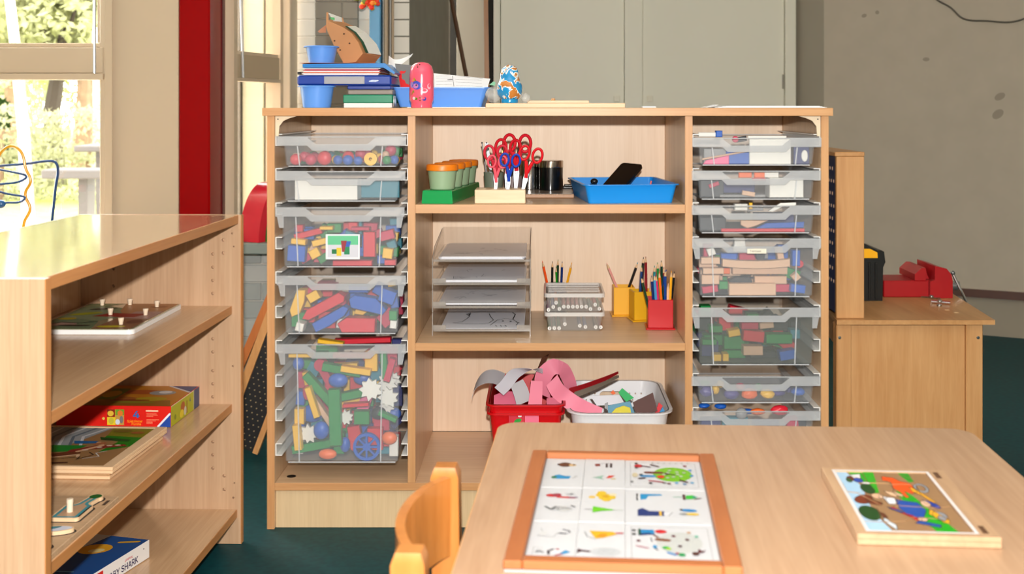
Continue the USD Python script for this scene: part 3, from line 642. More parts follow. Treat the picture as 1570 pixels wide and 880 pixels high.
for px, py in ((156.8, 468), (199.3, 467.5), (240.7, 470.5), (169.4, 482.5), (223.2, 483), (185.5, 497.5)):
    Y = YZ(py, z0 + .0117); w = np.array([XX(px, Y), Y, z0 + .0117])
    pz.part('knob', lathe([(0, 0), (.0042, 0), (.0045, .004), (.0062, .0125), (.0058, .0142), (0, .0146)], 14, w), KN)
# ---- red puzzle game box on the middle shelf
z0 = SZ[1] + .0004
gb_ = Thing('game_box', 'red and yellow children puzzle box with a blue corner on the bookcase middle shelf', 'game box', (-.918, 2.582, z0), rz=-2.5)
W, D, Hh = .252, .180, .0455
gb_.lpart('tray', rbox(W - .003, D - .003, Hh - .004, .001), paint((214, 208, 196), .6))
lid = minus(bx(-W / 2, W / 2, -D / 2, D / 2, .001, Hh, .0006), bx(-W / 2 + .0013, W / 2 - .0013, -D / 2 + .0013, D / 2 - .0013, -.01, Hh - .0035, 0))
gb_.lpart('lid', lid, paint((214, 24, 14), .35), smooth=False)
c, n = math.cos(math.radians(-2.5)), math.sin(math.radians(-2.5))
def face(thing, x, y, z, ux, uy, vz=True):
    a = math.radians(thing.rz); c, n = math.cos(a), math.sin(a)
    O = thing.loc + np.array([c * x - n * y, n * x + c * y, z]); U = np.array([c * ux - n * uy, n * ux + c * uy, 0])
    return Art(O, U, (0, 0, 1))
a = face(gb_, -W / 2, -D / 2, 0, 1, 0)   # near long side
a.rc(.0, .001, W, Hh, (222, 26, 12))
x0 = W - .0
def X_(px): return (px - 263) / 143 * .201 + W      # pixel columns of the photograph's box side
for q in ((163.5, 176.5, (236, 206, 40)), (176.5, 190, (196, 150, 70))): a.rc(X_(q[0]), .004, X_(q[1]), .038, q[2])
a.el(X_(169.5), .030, .008, .006, (226, 160, 30)); a.rc(X_(163.5), .0215, X_(176), .038, (140, 30, 16)); a.el(X_(169), .029, .007, .006, (230, 190, 60)); a.el(X_(170), .013, .006, .007, (200, 190, 60)); a.rc(X_(176.5), .026, X_(190), .038, (110, 160, 40)); a.el(X_(184), .030, .006, .006, (226, 120, 40)); a.el(X_(180), .011, .005, .006, (210, 220, 236)); a.el(X_(186), .016, .004, .008, (120, 120, 120)); a.el(X_(158), .018, .003, .003, (226, 200, 90))
a.text('4', X_(203), .0205, .0145, (40, 110, 190), True, 1.25)
a.text('Spielzimmer', X_(194.8), .0105, .0052, (250, 150, 20), True, .82); a.text('Puzzle', X_(201.5), .0045, .0052, (250, 150, 20), True, .95)
a.ln([(X_(225), .0355), (X_(242.5), .0355)], .0032, (250, 214, 180))
for y, w in ((.029, 15), (.0265, 17), (.024, 10), (.0165, 19), (.014, 14), (.0115, 9), (.009, 9)): a.ln([(X_(225.5), y), (X_(225.5 + w), y)], .0011, (244, 150, 110))
a.pg([(W, .001), (W, .034), (X_(241), .001)], (24, 70, 160)); a.ln([(X_(243.5), .0025), (X_(261.5), .0295)], .0042, (232, 234, 244))
a.done(gb_, 'side_print')
a = face(gb_, W / 2, -D / 2, 0, 0, 1)    # right end
a.rc(0, .001, D * .80, Hh, (176, 176, 24)); a.rc(D * .80, .001, D, Hh, (48, 70, 110)); a.rc(D * .78, .001, D * .80, Hh, (206, 204, 150)); a.rc(0, Hh - .0016, D * .8, Hh, (230, 226, 190))
a.el(D * .40, .027, .013, .011, (176, 90, 30)); a.el(D * .36, .013, .012, .009, (226, 200, 40)); a.el(D * .48, .014, .008, .010, (206, 200, 180)); a.rc(D * .53, .006, D * .56, .034, (150, 96, 30)); a.text('4', D * .63, .026, .010, (70, 96, 120), True); a.el(D * .14, .016, .006, .006, (130, 140, 30)); a.done(gb_, 'end_print')
a = LArt(gb_, Hh)
a.rc(-W / 2 + .002, -D / 2 + .002, W / 2 - .002, D / 2 - .002, (196, 124, 24))
a.pg([(-W / 2 + .002, -D / 2 + .002), (W / 2 - .002, -D / 2 + .002), (W / 2 - .02, -D / 2 + .05), (-W / 2 + .002, -D / 2 + .04)], (150, 100, 24)); a.pg([(W / 2 - .062, D / 2 - .002), (W / 2 - .002, D / 2 - .052), (W / 2 - .002, D / 2 - .002)], (48, 70, 120)); a.ln([(W / 2 - .066, D / 2 - .003), (W / 2 - .003, D / 2 - .056)], .006, (210, 210, 214))
a.el(-.01, -.03, .04, .018, (160, 90, 30)); a.el(.06, -.03, .035, .018, (176, 150, 24)); a.el(.02, .03, .05, .02, (170, 80, 24)); a.el(.065, .025, .03, .02, (150, 150, 150)); a.el(.07, .03, .015, .012, (216, 214, 214)); a.rc(-.06, -.04, -.02, .06, (110, 120, 40)); a.rc(-.02, -.045, .06, -.038, (120, 24, 16)); a.el(-.045, .01, .02, .03, (200, 150, 40)); a.el(.03, -.06, .05, .008, (140, 130, 30)); a.done(gb_, 'top_print')
# ---- two stacked wooden jigsaw boards in front of it
PLY = wood('ply_edge', (216, 178, 136), (234, 200, 160), (2, 2, 60), rough=.5)
jb = Thing('jigsaw_board', 'lower of two stacked wooden jigsaw boards on the bookcase middle shelf', 'puzzle', (-.915, 2.275, z0), rz=-3)
jb.lpart('base_board', rbox(.248, .262, .0065, .001), PLY); jb.lpart('top_sheet', bx(-.124, .124, -.131, .131, .0067, .0125, .001), wood('ply_sheet', (170, 132, 92), (190, 150, 108), (30, 2, 30), rough=.5))
jt = Thing('jigsaw_board', 'wooden jigsaw board with a woodland picture lying on another board', 'puzzle', (-.912, 2.272, z0 + .0128), rz=-3)
jt.lpart('base_board', rbox(.258, .270, .006, .001), PLY); jt.lpart('frame', minus(bx(-.129, .129, -.135, .135, .0062, .0128, .001), bx(-.120, .108, -.126, .126, .0, .02, 0)), PLY, smooth=False)
a = LArt(jt, .0063); BRN = (104, 50, 24)
jt.lpart('jigsaw', bx(-.1197, .1077, -.1257, .1257, .0063, .0112, .0006), paint((150, 116, 76), .4)); a = LArt(jt, .0112)
a.rc(-.119, -.125, .107, .125, (150, 112, 70)); a.pg([(-.119, -.125), (.0, -.125), (-.01, -.108), (-.119, -.10)], (14, 110, 24)); a.pg([(-.119, .125), (-.119, -.02), (-.02, .0), (.02, .125)], (150, 156, 158)); a.pg([(.02, .125), (.107, .125), (.107, .06), (.03, .07)], (126, 120, 24)); a.pg([(.03, .07), (.107, .06), (.107, .0), (.06, -.04), (.07, .03), (.03, .05)], (16, 120, 20)); a.pg([(.02, .06), (.09, .045), (.09, .03), (.03, .04)], (10, 76, 22))
for k in range(6): a.ln([(-.11 + k * .024, .12), (-.115 + k * .02, .06), (-.10 + k * .022, -.01)], .006, (206, 208, 210) if k % 2 else (96, 108, 118))
a.pg([(-.119, -.085), (-.06, -.07), (-.04, -.05), (-.119, -.06)], (28, 84, 150)); a.pg([(-.06, -.05), (.01, -.04), (.02, .0), (-.05, .0)], (20, 128, 40)); a.pg([(-.01, .01), (.03, .015), (.03, .03), (-.02, .03)], (24, 96, 150))
a.pg([(-.119, -.098), (-.02, -.088), (.03, -.05), (.02, -.03), (-.03, -.06), (-.119, -.084)], BRN); a.pg([(.0, -.05), (.05, -.02), (.10, .0), (.09, .012), (.04, .0), (.0, -.03)], (130, 40, 30)); a.ln([(-.119, -.096), (-.04, -.092), (.03, -.06), (.035, -.075)], .006, (214, 176, 140)); a.ln([(.02, -.04), (.05, .0), (.035, .02)], .010, (206, 160, 120)); a.el(.04, .012, .014, .008, (160, 96, 60), 30)
for x, y in ((.05, -.012), (.065, .0), (.08, .004), (.03, -.03), (-.02, -.075)): a.el(x, y, .006, .004, (216, 190, 170))
a.ln([(-.119, -.10), (-.03, -.10), (.04, -.075), (.04, -.09), (.06, -.06), (.045, -.045)], .0022, (30, 24, 20)); a.ln([(.05, -.085), (.075, -.07), (.06, -.05), (.075, -.035)], .002, (210, 210, 210)); a.ln([(-.05, -.105), (.0, -.115), (.03, -.11)], .007, (70, 34, 18)); a.el(.05, .10, .02, .01, (110, 96, 30)); a.el(.085, .09, .014, .008, (150, 90, 40)); a.el(.045, .04, .012, .006, (20, 60, 20))
a.done(jt, 'picture')
# ---- knob inset board at the near end of the middle shelf
kb = Thing('inset_board', 'grey wooden inset board with knobbed shapes at the near end of the middle shelf', 'puzzle', (-.862, 1.868, z0), rz=-1.5)
kb.lpart('board', rbox(.240, .310, .0095, .001), wood('inset_wood', (176, 142, 108), (196, 162, 126), (2, 30, 30), rough=.5), label='plain wooden board with a pale worn edge')
bot = unary_union([sbox(.060, .034, .096, .088).buffer(.006), LineString([(.080, .088), (.087, .128)]).buffer(.0105), Point(.088, .134).buffer(.0125)]).buffer(.008).buffer(-.008)
def inset(nm, poly, c, z=.0097, h=.006, knob=None, extra=()):
    kb_l = kb.lpart('recess', prism(poly.buffer(.0035), .0095, .0098), paint((44, 34, 26), .8))
    p = kb.lpart(nm, prism(poly, .0099, .0099 + h), PLY)
    a = LArt(kb, .0099 + h)
    for pg_, cc in extra: a.add(pg_, cc)
    if extra: a.done(kb, 'picture', parent=p)
    if knob: kb.lpart('knob', lathe([(0, 0), (.0052, 0), (.0052, .014), (.0058, .016), (.0054, .0215), (0, .022)], 14, (*knob, .0101 + h)), KN, parent=p)
inset('bottle_piece', bot, None, knob=(.076, .058), extra=((bot.buffer(-.003), (60, 140, 150)), (bot.buffer(-.0085), (186, 150, 118)), (Point(.088, .134).buffer(.0105), (20, 90, 30)), (LineString([(.101, .035), (.101, .085)]).buffer(.0022).intersection(bot), (40, 26, 20))))
fish = affinity.translate(affinity.rotate(affinity.scale(Point(0, 0).buffer(1), .032, .014), 12), .083, -.020)
inset('fish_piece', fish, None, knob=(.062, -.018), extra=((fish.buffer(-.003), (210, 212, 224)), (affinity.translate(fish, -.022, .006).intersection(fish.buffer(-.003)), (70, 130, 140))))
oval = affinity.translate(affinity.scale(Point(0, 0).buffer(1), .018, .012), .090, -.082)
inset('oval_piece', oval, None, extra=((oval.buffer(-.004), (90, 84, 80)),))
kb.lpart('slot', bx(.1085, .1145, .108, .132, .0095, .0098, .0001), paint((70, 50, 34), .8))
# ---- white and blue game box on the bottom shelf
z0 = SZ[2] + .0004
wb_ = Thing('game_box', 'white and blue childrens game box with dark lettering on the bookcase bottom shelf', 'game box', (-.967, 2.297, z0), rz=-15)
W, D, Hh = .250, .270, .0375
wb_.lpart('tray', rbox(W - .003, D - .003, Hh - .005, .001), paint((214, 212, 206), .6))
wb_.lpart('lid', minus(bx(-W / 2, W / 2, -D / 2, D / 2, .001, Hh, .0006), bx(-W / 2 + .0013, W / 2 - .0013, -D / 2 + .0013, D / 2 - .0013, -.01, Hh - .0035, 0)), paint((232, 230, 228), .35), smooth=False)
a = face(wb_, W / 2, -D / 2, 0, 0, 1)
a.text('BABY SHARK', .124, .0065, .0125, (40, 34, 84), True, .98); a.text('pinkfong', .186, .0235, .0045, (200, 50, 70), True); a.rc(.06, .014, .116, .034, (206, 24, 20)); a.text('4+', .09, .019, .009, (240, 240, 240), True); a.el(D - .02, .026, .0016, .0016, (30, 30, 40)); a.done(wb_, 'side_print')
a = LArt(wb_, Hh)
a.rc(-W / 2 + .001, -D / 2 + .001, W / 2 - .001, D / 2 - .001, (20, 76, 140)); a.pg([(-W / 2 + .001, D / 2 - .001), (W / 2 - .09, D / 2 - .001), (W / 2 - .10, D / 2 - .05), (.0, .02), (-W / 2 + .001, -.06)], (200, 198, 196)); a.pg([(-W / 2 + .001, D / 2 - .06), (.02, .03), (-.01, -.06), (-W / 2 + .001, -.10)], (26, 22, 20))
a.el(.048, .062, .034, .026, (222, 160, 36), 30); a.el(.056, .055, .016, .010, (226, 206, 140), 30)      # plain round yellow shape
a.el(.012, .03, .014, .010, (20, 110, 60)); a.el(-.008, .02, .010, .012, (130, 40, 40)); a.ln([(.075, .105), (.11, .12)], .008, (214, 160, 40))
for y, w in ((-.06, .06), (-.075, .075), (-.09, .05)): a.ln([(.02, y), (.02 + w, y + .01)], .004, (110, 170, 200))
a.done(wb_, 'top_print')
# ------------------------------------------------------------------ things behind the bookcase
bm_ = Thing('bead_maze', 'wooden bead maze with yellow and blue wire loops on the window sill', 'toy', (XX(10, 3.46), 3.46, zb))
MY = 3.46
bm_.part('base', bx(XX(-130, MY), XX(84, MY), MY - .085, MY + .085, zb + .0004, zb + .022, .004), wood('maze_base', (206, 164, 116), (222, 184, 138), (2, 30, 30)))
YEL = paint((236, 170, 30), .3, coat=.4); BLU = paint((40, 76, 128), .3, coat=.4)
def pm(px, py, dy=0): return P(px, py, MY) + np.array([0, dy, 0])
zc = zb + .018
def wire(pts, c, r=.0035, n=60): bm_.part('wire', tube(smoothpath(pts, n), r, 8), c)
wire([pm(-60, 300) * [1, 1, 0] + [0, 0, zc], pm(-40, 300), pm(-15, 262), pm(0, 236), pm(10, 226), pm(20, 224), pm(31, 231), pm(37, 246), pm(40, 260), pm(46, 272), pm(47, 279), pm(40, 292), pm(39, 302), pm(45, 314), pm(46, 322), pm(38, 338), pm(36, 350), pm(36, 350) * [1, 1, 0] + [0, 0, zc]], YEL, .0042)
wire([pm(-120, 250) * [1, 1, 0] + [0, 0, zc], pm(-120, 280), pm(-112, 256), pm(-60, 256, .03), pm(0, 254.5, .03), pm(40, 251, .03), pm(70, 247.5, .03), pm(78, 249, .03), pm(82, 258, .03), pm(80, 280, .03), pm(76, 315, .03), pm(73, 345, .03), pm(73, 345, .03) * [1, 1, 0] + [0, 0, zc]], BLU, .0042, 90)
wire([pm(-100, 250, -.02) * [1, 1, 0] + [0, 0, zc], pm(-100, 290, -.02), pm(-90, 262, -.02), pm(-40, 256, -.02), pm(0, 259, -.02), pm(28, 264, -.02), pm(45, 271, -.02), pm(40, 276, -.03), pm(20, 280, -.035), pm(0, 281.5, -.04), pm(-50, 280, -.04), pm(-62, 287, -.04), pm(-50, 291, -.04), pm(0, 291.5, -.03), pm(30, 298, -.03), pm(45, 303, -.03), pm(43, 306, -.035), pm(22, 309, -.04), pm(8, 311, -.045), pm(-10, 314, -.05), pm(-40, 330, -.05), pm(-50, 350, -.05), pm(-50, 350, -.05) * [1, 1, 0] + [0, 0, zc]], BLU, .0034, 140)
bm_.part('bead', ball(pm(11.5, 311, -.045), .0155, (1, .85, .82)), paint((16, 90, 150), .2, coat=.6)); bm_.part('bead', ball(pm(-5, 312, -.048), .0165, (.9, .85, .85)), paint((216, 34, 20), .2, coat=.6)); bm_.part('bead', ball(pm(-8, 330, -.05), .020), paint((96, 150, 56), .2, coat=.6))
# red and green wooden arch on the stone ledge
ar = Thing('stacking_arch', 'red wooden arch toy with a green arch inside, on the grey stone ledge', 'toy', (-.848, 3.665, .6004))
def arch(r0, r1, d):
    p = Point(0, 0).buffer(r1, quad_segs=20).difference(Point(0, 0).buffer(r0, quad_segs=20)).intersection(sbox(-1, 0, 1, 1)); p = affinity.scale(p, 1, 1.6, origin=(0, 0))
    return front(p, -d / 2, d / 2)
AL = .6004
ar.lpart('red_arch', move(arch(.082, .112, .078), rz=-117.6), paint((206, 16, 44), .3, coat=.5)); ar.lpart('green_arch', move(arch(.052, .0815, .078), rz=-117.6), paint((24, 120, 30), .5))
# framed black pegboard and a loose rail leaning in the gap
pb = Thing('leaning_pegboard', 'black perforated board in a wooden frame leaning between bookcase and cabinet', 'pegboard', (XX(394, 3.36), 3.36, 0))
LYp = 3.34
u = (P(408, 515, LYp) - P(380, 590, LYp)); u /= np.linalg.norm(u); v = np.array([u[2], 0, -u[0]])
o = P(380, 590, LYp); o = o - u * (o[2] - .048) / u[2]
wd = float((P(404, 650, LYp) - P(380, 590, LYp)) @ v)
def slab(a0, a1, b0, b1, y0, y1): return hull([o + u * a + v * b + np.array([0, y, 0]) for a in (a0, a1) for b in (b0, b1) for y in (y0, y1)])
LBR = wood('rail_wood', (196, 140, 84), (212, 158, 100), (20, 20, 3)); LOR = wood('rail_orange', (186, 106, 50), (204, 122, 62), (20, 20, 3))
pb.part('rail', slab(0, .78, -.022, 0, -.012, .012), LBR); pb.part('rail', slab(0, .78, wd, wd + .016, -.012, .012), LBR); pb.part('end_rail', slab(.76, .78, .0003, wd - .0003, -.010, .010), LBR)
bd = slab(.0, .7595, .0004, wd - .0004, -.003, .003); pb.part('perforated_board', bd, paint((22, 22, 24), .5))
dots = [rod(o + u * a + v * b + np.array([0, -.0042, 0]), o + u * a + v * b + np.array([0, -.0032, 0]), .0022, seg=6) for i, a in enumerate(np.arange(.01, .75, .016)) for b in np.arange(.008 + (i % 2) * .008, wd - .004, .016)]
pb.part('holes', cat(*dots), paint((150, 130, 96), .6), kind='stuff')
o2 = P(378, 540, 3.41); u2 = P(409, 468, 3.41) - o2; u2 /= np.linalg.norm(u2); s0 = o2 - u2 * (o2[2] - .02) / u2[2]
solo('wooden_rail', hull([s0 + u2 * a + np.array([x, y, 0]) for a in (0, .85) for x in (-.012, .012) for y in (-.010, .010)]), LOR, 'orange brown wooden rail leaning behind the black perforated board', 'rail')
# ------------------------------------------------------------------ the low table, chair and puzzles in front
TZ, TA = .52, -3.0
TT = Thing('table', 'low beech children table with rounded corners in the foreground', 'table', (.268, 1.205, 0), rz=TA)
TWd, TLn = .728, 1.20
TT.lpart('table_top', prism(rrect(-TWd / 2, TWd / 2, -TLn / 2, TLn / 2, .035, 6), TZ - .022, TZ - .001), EDGE)
TT.lpart('table_surface', prism(rrect(-TWd / 2 + .0015, TWd / 2 - .0015, -TLn / 2 + .0015, TLn / 2 - .0015, .034, 6), TZ - .0009, TZ), TOPWOOD)
for sx in (-1, 1):
    for sy in (-1, 1):
        TT.lpart('leg', hull([(sx * (TWd / 2 - .06) + a * s, sy * (TLn / 2 - .06) + b * s, z) for z, s in ((0, .8), (TZ - .0225, 1)) for a in (-.024, .024) for b in (-.024, .024)]), CHAIRWOOD)
for sx in (-1, 1): TT.lpart('apron', bx(sx * (TWd / 2 - .07), sx * (TWd / 2 - .05), -TLn / 2 + .09, TLn / 2 - .09, TZ - .075, TZ - .0225), CHAIRWOOD)
for sy in (-1, 1): TT.lpart('apron', bx(-TWd / 2 + .09, TWd / 2 - .09, sy * (TLn / 2 - .07), sy * (TLn / 2 - .05), TZ - .075, TZ - .0225), CHAIRWOOD)
# child's chair: back towards the left, seat under the table
CH = Thing('child_chair', 'orange beech children chair with a curved backrest pushed under the table', 'chair', (.014, 1.318, 0), rz=-3)
zt = .563
py_ = .139
def post(sy):
    pts = []
    for z, x, h in ((0, -.165, .014), (.30, -.137, .0175), (zt - .012, -.141, .0175), (zt, -.141, .013)):
        pts.append([(x + a, sy * py_ + b, z) for a in (-h, h) for b in (-.016 if z < zt else -.012, .016 if z < zt else .012)])
    segs = [hull(np.vstack(pts[i:i + 2])) for i in range(3)]
    return of(sum((mf.Manifold(mf.Mesh(np.asarray(s.vertices, np.float32), np.asarray(s.faces, np.uint32))) for s in segs[1:]), mf.Manifold(mf.Mesh(np.asarray(segs[0].vertices, np.float32), np.asarray(segs[0].faces, np.uint32)))))
for sy in (1, -1): CH.lpart('rear_leg', post(sy), CHAIRWOOD, smooth=40)
arc = []
for t in np.linspace(-1, 1, 25):
    arc.append((-.137 - .034 * (1 - t * t) ** .8, t * (py_ - .0165)))
ol = LineString(arc).buffer(.0055, cap_style='flat')
CH.lpart('backrest', prism(ol, zt - .108, zt - .010), CHAIRWOOD, smooth=40)
CH.lpart('seat', prism(rrect(-.150, .17, -.16, .16, .03), .293, .305), CHAIRWOOD)
for sy in (-1, 1):
    CH.lpart('front_leg', hull([(.14 + a * s, sy * .135 + b * s, z) for z, s in ((0, .8), (.2925, 1)) for a in (-.016, .016) for b in (-.016, .016)]), CHAIRWOOD)
    CH.lpart('side_rail', bx(-.12, .123, sy * .135 - .009, sy * .135 + .009, .255, .2925), CHAIRWOOD)
CH.lpart('cross_rail', bx(.131, .149, -.118, .118, .255, .2925), CHAIRWOOD)
# ---- wooden frame with picture cards
LT = Thing('lotto_frame', 'orange wooden tray frame holding white picture cards on the table', 'picture lotto', (.1015, 1.4195, TZ + .0004), rz=-4.2)
FW, FL, FH = .254, .400, .0135
FRW = wood('lotto_wood', (146, 82, 42), (164, 98, 54), (20, 2, 20), rough=.4); FRW2 = wood('lotto_wood_cross', (146, 82, 42), (164, 98, 54), (2, 20, 20), rough=.4)
LT.lpart('base', bx(-FW / 2 + .001, FW / 2 - .001, -FL / 2 + .001, FL / 2 - .001, 0, .0035, .0005), paint((150, 146, 142), .6))
bw = .0205
for s in (-1, 1): LT.lpart('frame_side', bx(s * FW / 2, s * (FW / 2 - bw), -FL / 2 + .0001, FL / 2, .0037, FH, .0015), FRW)
LT.lpart('frame_end', bx(-FW / 2 + bw + .0003, FW / 2 - bw - .0003, FL / 2 - .014, FL / 2, .0037, FH, .0015), FRW2)
LT.lpart('frame_end', bx(-FW / 2 + bw + .0003, FW / 2 - bw - .0003, -FL / 2, -FL / 2 + .018, .0037, FH, .0015), FRW2)
ix0, ix1, iy0, iy1 = -FW / 2 + bw + .001, FW / 2 - bw - .001, -FL / 2 + .019, FL / 2 - .015
CARD = paint((180, 180, 182), .55)
cw_ = (ix1 - ix0); chh = (iy1 - iy0) / 3
rowsn = ['front', 'middle', 'back']
def card(i, j, label, x0, x1, draw):
    y0, y1 = iy0 + j * chh + .0002, iy0 + (j + 1) * chh - .0002
    a_ = math.radians(LT.rz); c, n = math.cos(a_), math.sin(a_)
    cx_, cy_ = (x0 + x1) / 2, (y0 + y1) / 2; jz = ((i * 7 + j * 5) % 3 - 1) * .12
    w = LT.loc + np.array([c * cx_ - n * cy_, n * cx_ + c * cy_, .0038])
    T = Thing('picture_card', label, 'card', w, rz=LT.rz + jz, group=None)
    T.lpart('card', rbox(x1 - x0 - .0004, y1 - y0 - .0008, .0022 + .0004 * (i % 2), .0003), CARD)
    a = LArt(T, .0022 + .0004 * (i % 2)); a.dim = .62; draw(a); a.done(T, 'picture')
xs = [ix0, ix0 + cw_ * .255, ix0 + cw_ * .515, ix1]
K = (40, 38, 40)
def scrib(a, x, y, w, h, seed, c=(120, 120, 122), n=5, lw=.0007):
    r = random.Random(seed)
    for _ in range(n): a.ln([(x + r.uniform(-w, w), y + r.uniform(-h, h)) for _ in range(3)], lw, c)
def c00(a):  # front left
    a.ln([(-.020, -.045), (-.020, -.02), (-.010, -.022)], .0008, (170, 170, 172)); scrib(a, -.012, -.032, .006, .006, 1); a.ln([(.002, -.026), (-.003, -.031), (-.002, -.040)], .003, (50, 20, 34)); a.el(.007, -.026, .002, .0025, (170, 30, 60)); a.pg([(.010, -.038), (.016, -.028), (.022, -.034), (.013, -.040)], (30, 150, 206)); a.ln([(.006, -.043), (.012, -.040)], .003, (176, 40, 70)); a.el(.006, -.034, .004, .006, (240, 240, 240))
    a.ln([(-.016, .036), (-.013, .026), (-.018, .012), (.0, .010), (.004, .024)], .0007, (160, 160, 160)); a.ln([(.006, .022), (.014, .021)], .003, (80, 80, 84)); a.ln([(.010, .034), (.017, .030), (.018, .025)], .0022, (90, 90, 94)); a.el(-.012, .020, .006, .006, (222, 222, 222))
def c10(a):
    a.ln([(-.022, -.028), (-.012, -.030)], .005, (74, 22, 34)); a.pg([(-.026, -.036), (-.020, -.030), (-.020, -.026), (-.025, -.022)], (74, 22, 34)); a.el(.006, -.030, .017, .013, (206, 208, 210)); scrib(a, .006, -.03, .012, .009, 4, (190, 192, 194), 4)
    a.ln([(-.019, .028), (-.016, .014), (-.006, .006)], .0015, (160, 160, 160)); a.pg([(-.014, .032), (-.006, .008), (.002, .010), (.018, .022), (.014, .030)], (240, 186, 30)); a.pg([(-.006, .012), (.004, .012), (.008, .022), (.0, .024)], (226, 150, 20)); a.ln([(.018, .026), (.024, .026)], .004, (206, 40, 60))
def c20(a):  # big front right picture, winter tree
    a.ln([(-.044, -.05), (-.044, .05), (.044, .05), (.044, -.05)], .0006, (150, 150, 152)); a.el(.010, .004, .026, .032, (208, 210, 206)); a.ln([(-.014, .012), (-.003, .010)], .008, (130, 66, 20)); a.pg([(-.034, .025), (-.017, .026), (-.018, .042), (-.034, .042)], (20, 140, 200)); a.pg([(-.036, .022), (-.020, .026), (-.022, .032), (-.034, .030)], (20, 60, 120)); a.pg([(-.036, .024), (-.033, .024), (-.033, .044), (-.036, .044)], (14, 80, 50)); a.el(-.010, .036, .007, .006, (214, 14, 30)); a.el(-.012, .024, .004, .004, (220, 220, 220)); a.ln([(-.019, .026), (-.014, .018)], .003, (120, 60, 30))
    for x, y, c in ((-.041, .038, K), (-.041, .026, K), (-.036, .006, (110, 24, 30)), (.004, .022, (110, 40, 60)), (.019, .012, (96, 30, 34)), (.010, -.008, (84, 36, 50)), (.022, .034, (206, 160, 120)), (.030, .022, (110, 190, 160))): a.el(x, y, .0025, .0032, c)
    a.ln([(-.038, -.010), (-.026, -.016)], .0028, (200, 130, 140)); a.el(-.018, -.012, .0025, .005, (30, 150, 210)); a.ln([(-.018, -.016), (-.015, -.022)], .0016, K); a.el(-.006, -.014, .004, .004, (30, 180, 70)); a.el(-.003, -.017, .003, .003, (170, 220, 30)); a.ln([(-.004, -.028), (.004, -.034)], .0036, (30, 140, 210)); a.el(.006, -.030, .002, .003, (180, 40, 60)); a.el(.011, -.034, .004, .0045, (10, 160, 80)); a.el(.026, -.030, .004, .005, (84, 36, 20)); a.pg([(.028, -.028), (.030, -.016), (.034, -.022), (.038, -.018), (.035, -.026)], (96, 24, 30)); a.ln([(-.022, .014), (-.021, .002)], .0012, (90, 90, 100))
def c01(a):
    a.el(-.010, .030, .008, .006, (206, 20, 34)); a.el(-.004, .032, .006, .006, (170, 50, 70)); a.ln([(-.002, .024), (.018, .023)], .006, (214, 24, 30)); a.ln([(.013, .023), (.021, .024)], .004, (110, 70, 110)); scrib(a, .012, .036, .006, .004, 3)
    a.ln([(-.016, -.012), (-.008, -.022), (-.003, -.014)], .003, (90, 96, 92)); a.el(.006, -.018, .009, .009, (216, 216, 214)); scrib(a, .004, -.018, .014, .008, 8, (120, 122, 122), 7); a.ln([(.016, -.008), (.020, -.012)], .003, (110, 110, 110))
def c11(a):
    a.el(-.014, .026, .0045, .005, (236, 196, 90)); 
    for x, y in ((-.004, .034), (.0, .024), (.006, .032), (.004, .018), (.010, .026), (-.002, .042)): a.el(x, y, .006, .007, (240, 200, 40))
    a.el(.012, .036, .005, .005, (240, 226, 180)); a.el(.003, .029, .004, .004, (226, 170, 20)); a.pg([(-.012, -.030), (-.012, -.008), (.002, -.014), (.014, -.018), (.014, -.021), (.0, -.024)], (110, 210, 10)); a.ln([(.012, -.0195), (.024, -.0195)], .0016, (180, 190, 170)); a.ln([(-.021, -.0195), (-.013, -.0195)], .002, (150, 150, 150))
def c21(a):
    a.pg([(-.032, .022), (-.032, .044), (-.006, .044), (-.004, .039), (-.022, .036), (-.025, .024)], (20, 150, 206)); a.ln([(-.036, .020), (-.036, .044)], .0022, K); a.el(-.034, .03, .0012, .010, (240, 240, 240)); a.pg([(-.036, -.036), (-.036, -.014), (-.030, -.008), (-.022, -.018), (-.004, -.018), (-.004, -.034)], (20, 50, 120)); a.rc(-.010, -.034, -.007, -.018, (240, 190, 40)); a.el(.0, -.028, .005, .006, (232, 232, 236)); a.ln([(.001, -.034), (.006, -.022)], .0008, K)
    a.ln([(.010, .034), (.022, .034)], .0022, (110, 180, 150)); a.rc(.021, .024, .0245, .044, (80, 24, 34)); a.pg([(.025, .026), (.034, .028), (.040, .034), (.034, .042), (.025, .040)], (50, 200, 50)); a.pg([(.033, .030), (.041, .034), (.034, .040)], (50, 160, 130)); a.ln([(.036, .027), (.043, .031)], .003, (110, 60, 70)); a.el(.026, -.014, .010, .0048, (30, 140, 206), -6); a.el(.017, -.012, .002, .003, K); a.el(.020, -.027, .006, .004, (160, 160, 160)); a.el(.030, -.027, .008, .004, (240, 200, 50))
def c02(a):
    a.el(.0, .034, .009, .0095, (92, 46, 16)); a.el(.010, .033, .0055, .005, (214, 176, 120)); a.el(.012, .035, .002, .002, (70, 40, 20)); a.el(-.009, .034, .002, .004, (70, 34, 14)); a.pg([(-.014, -.024), (-.012, -.013), (-.006, -.009), (.002, -.015), (.010, -.015), (.008, -.026), (-.008, -.027)], (20, 156, 214)); a.el(-.012, -.021, .004, .005, (20, 120, 80)); a.ln([(-.008, -.018), (.006, -.020)], .0012, (10, 100, 160)); scrib(a, .015, -.019, .004, .006, 2, (190, 190, 192), 5)
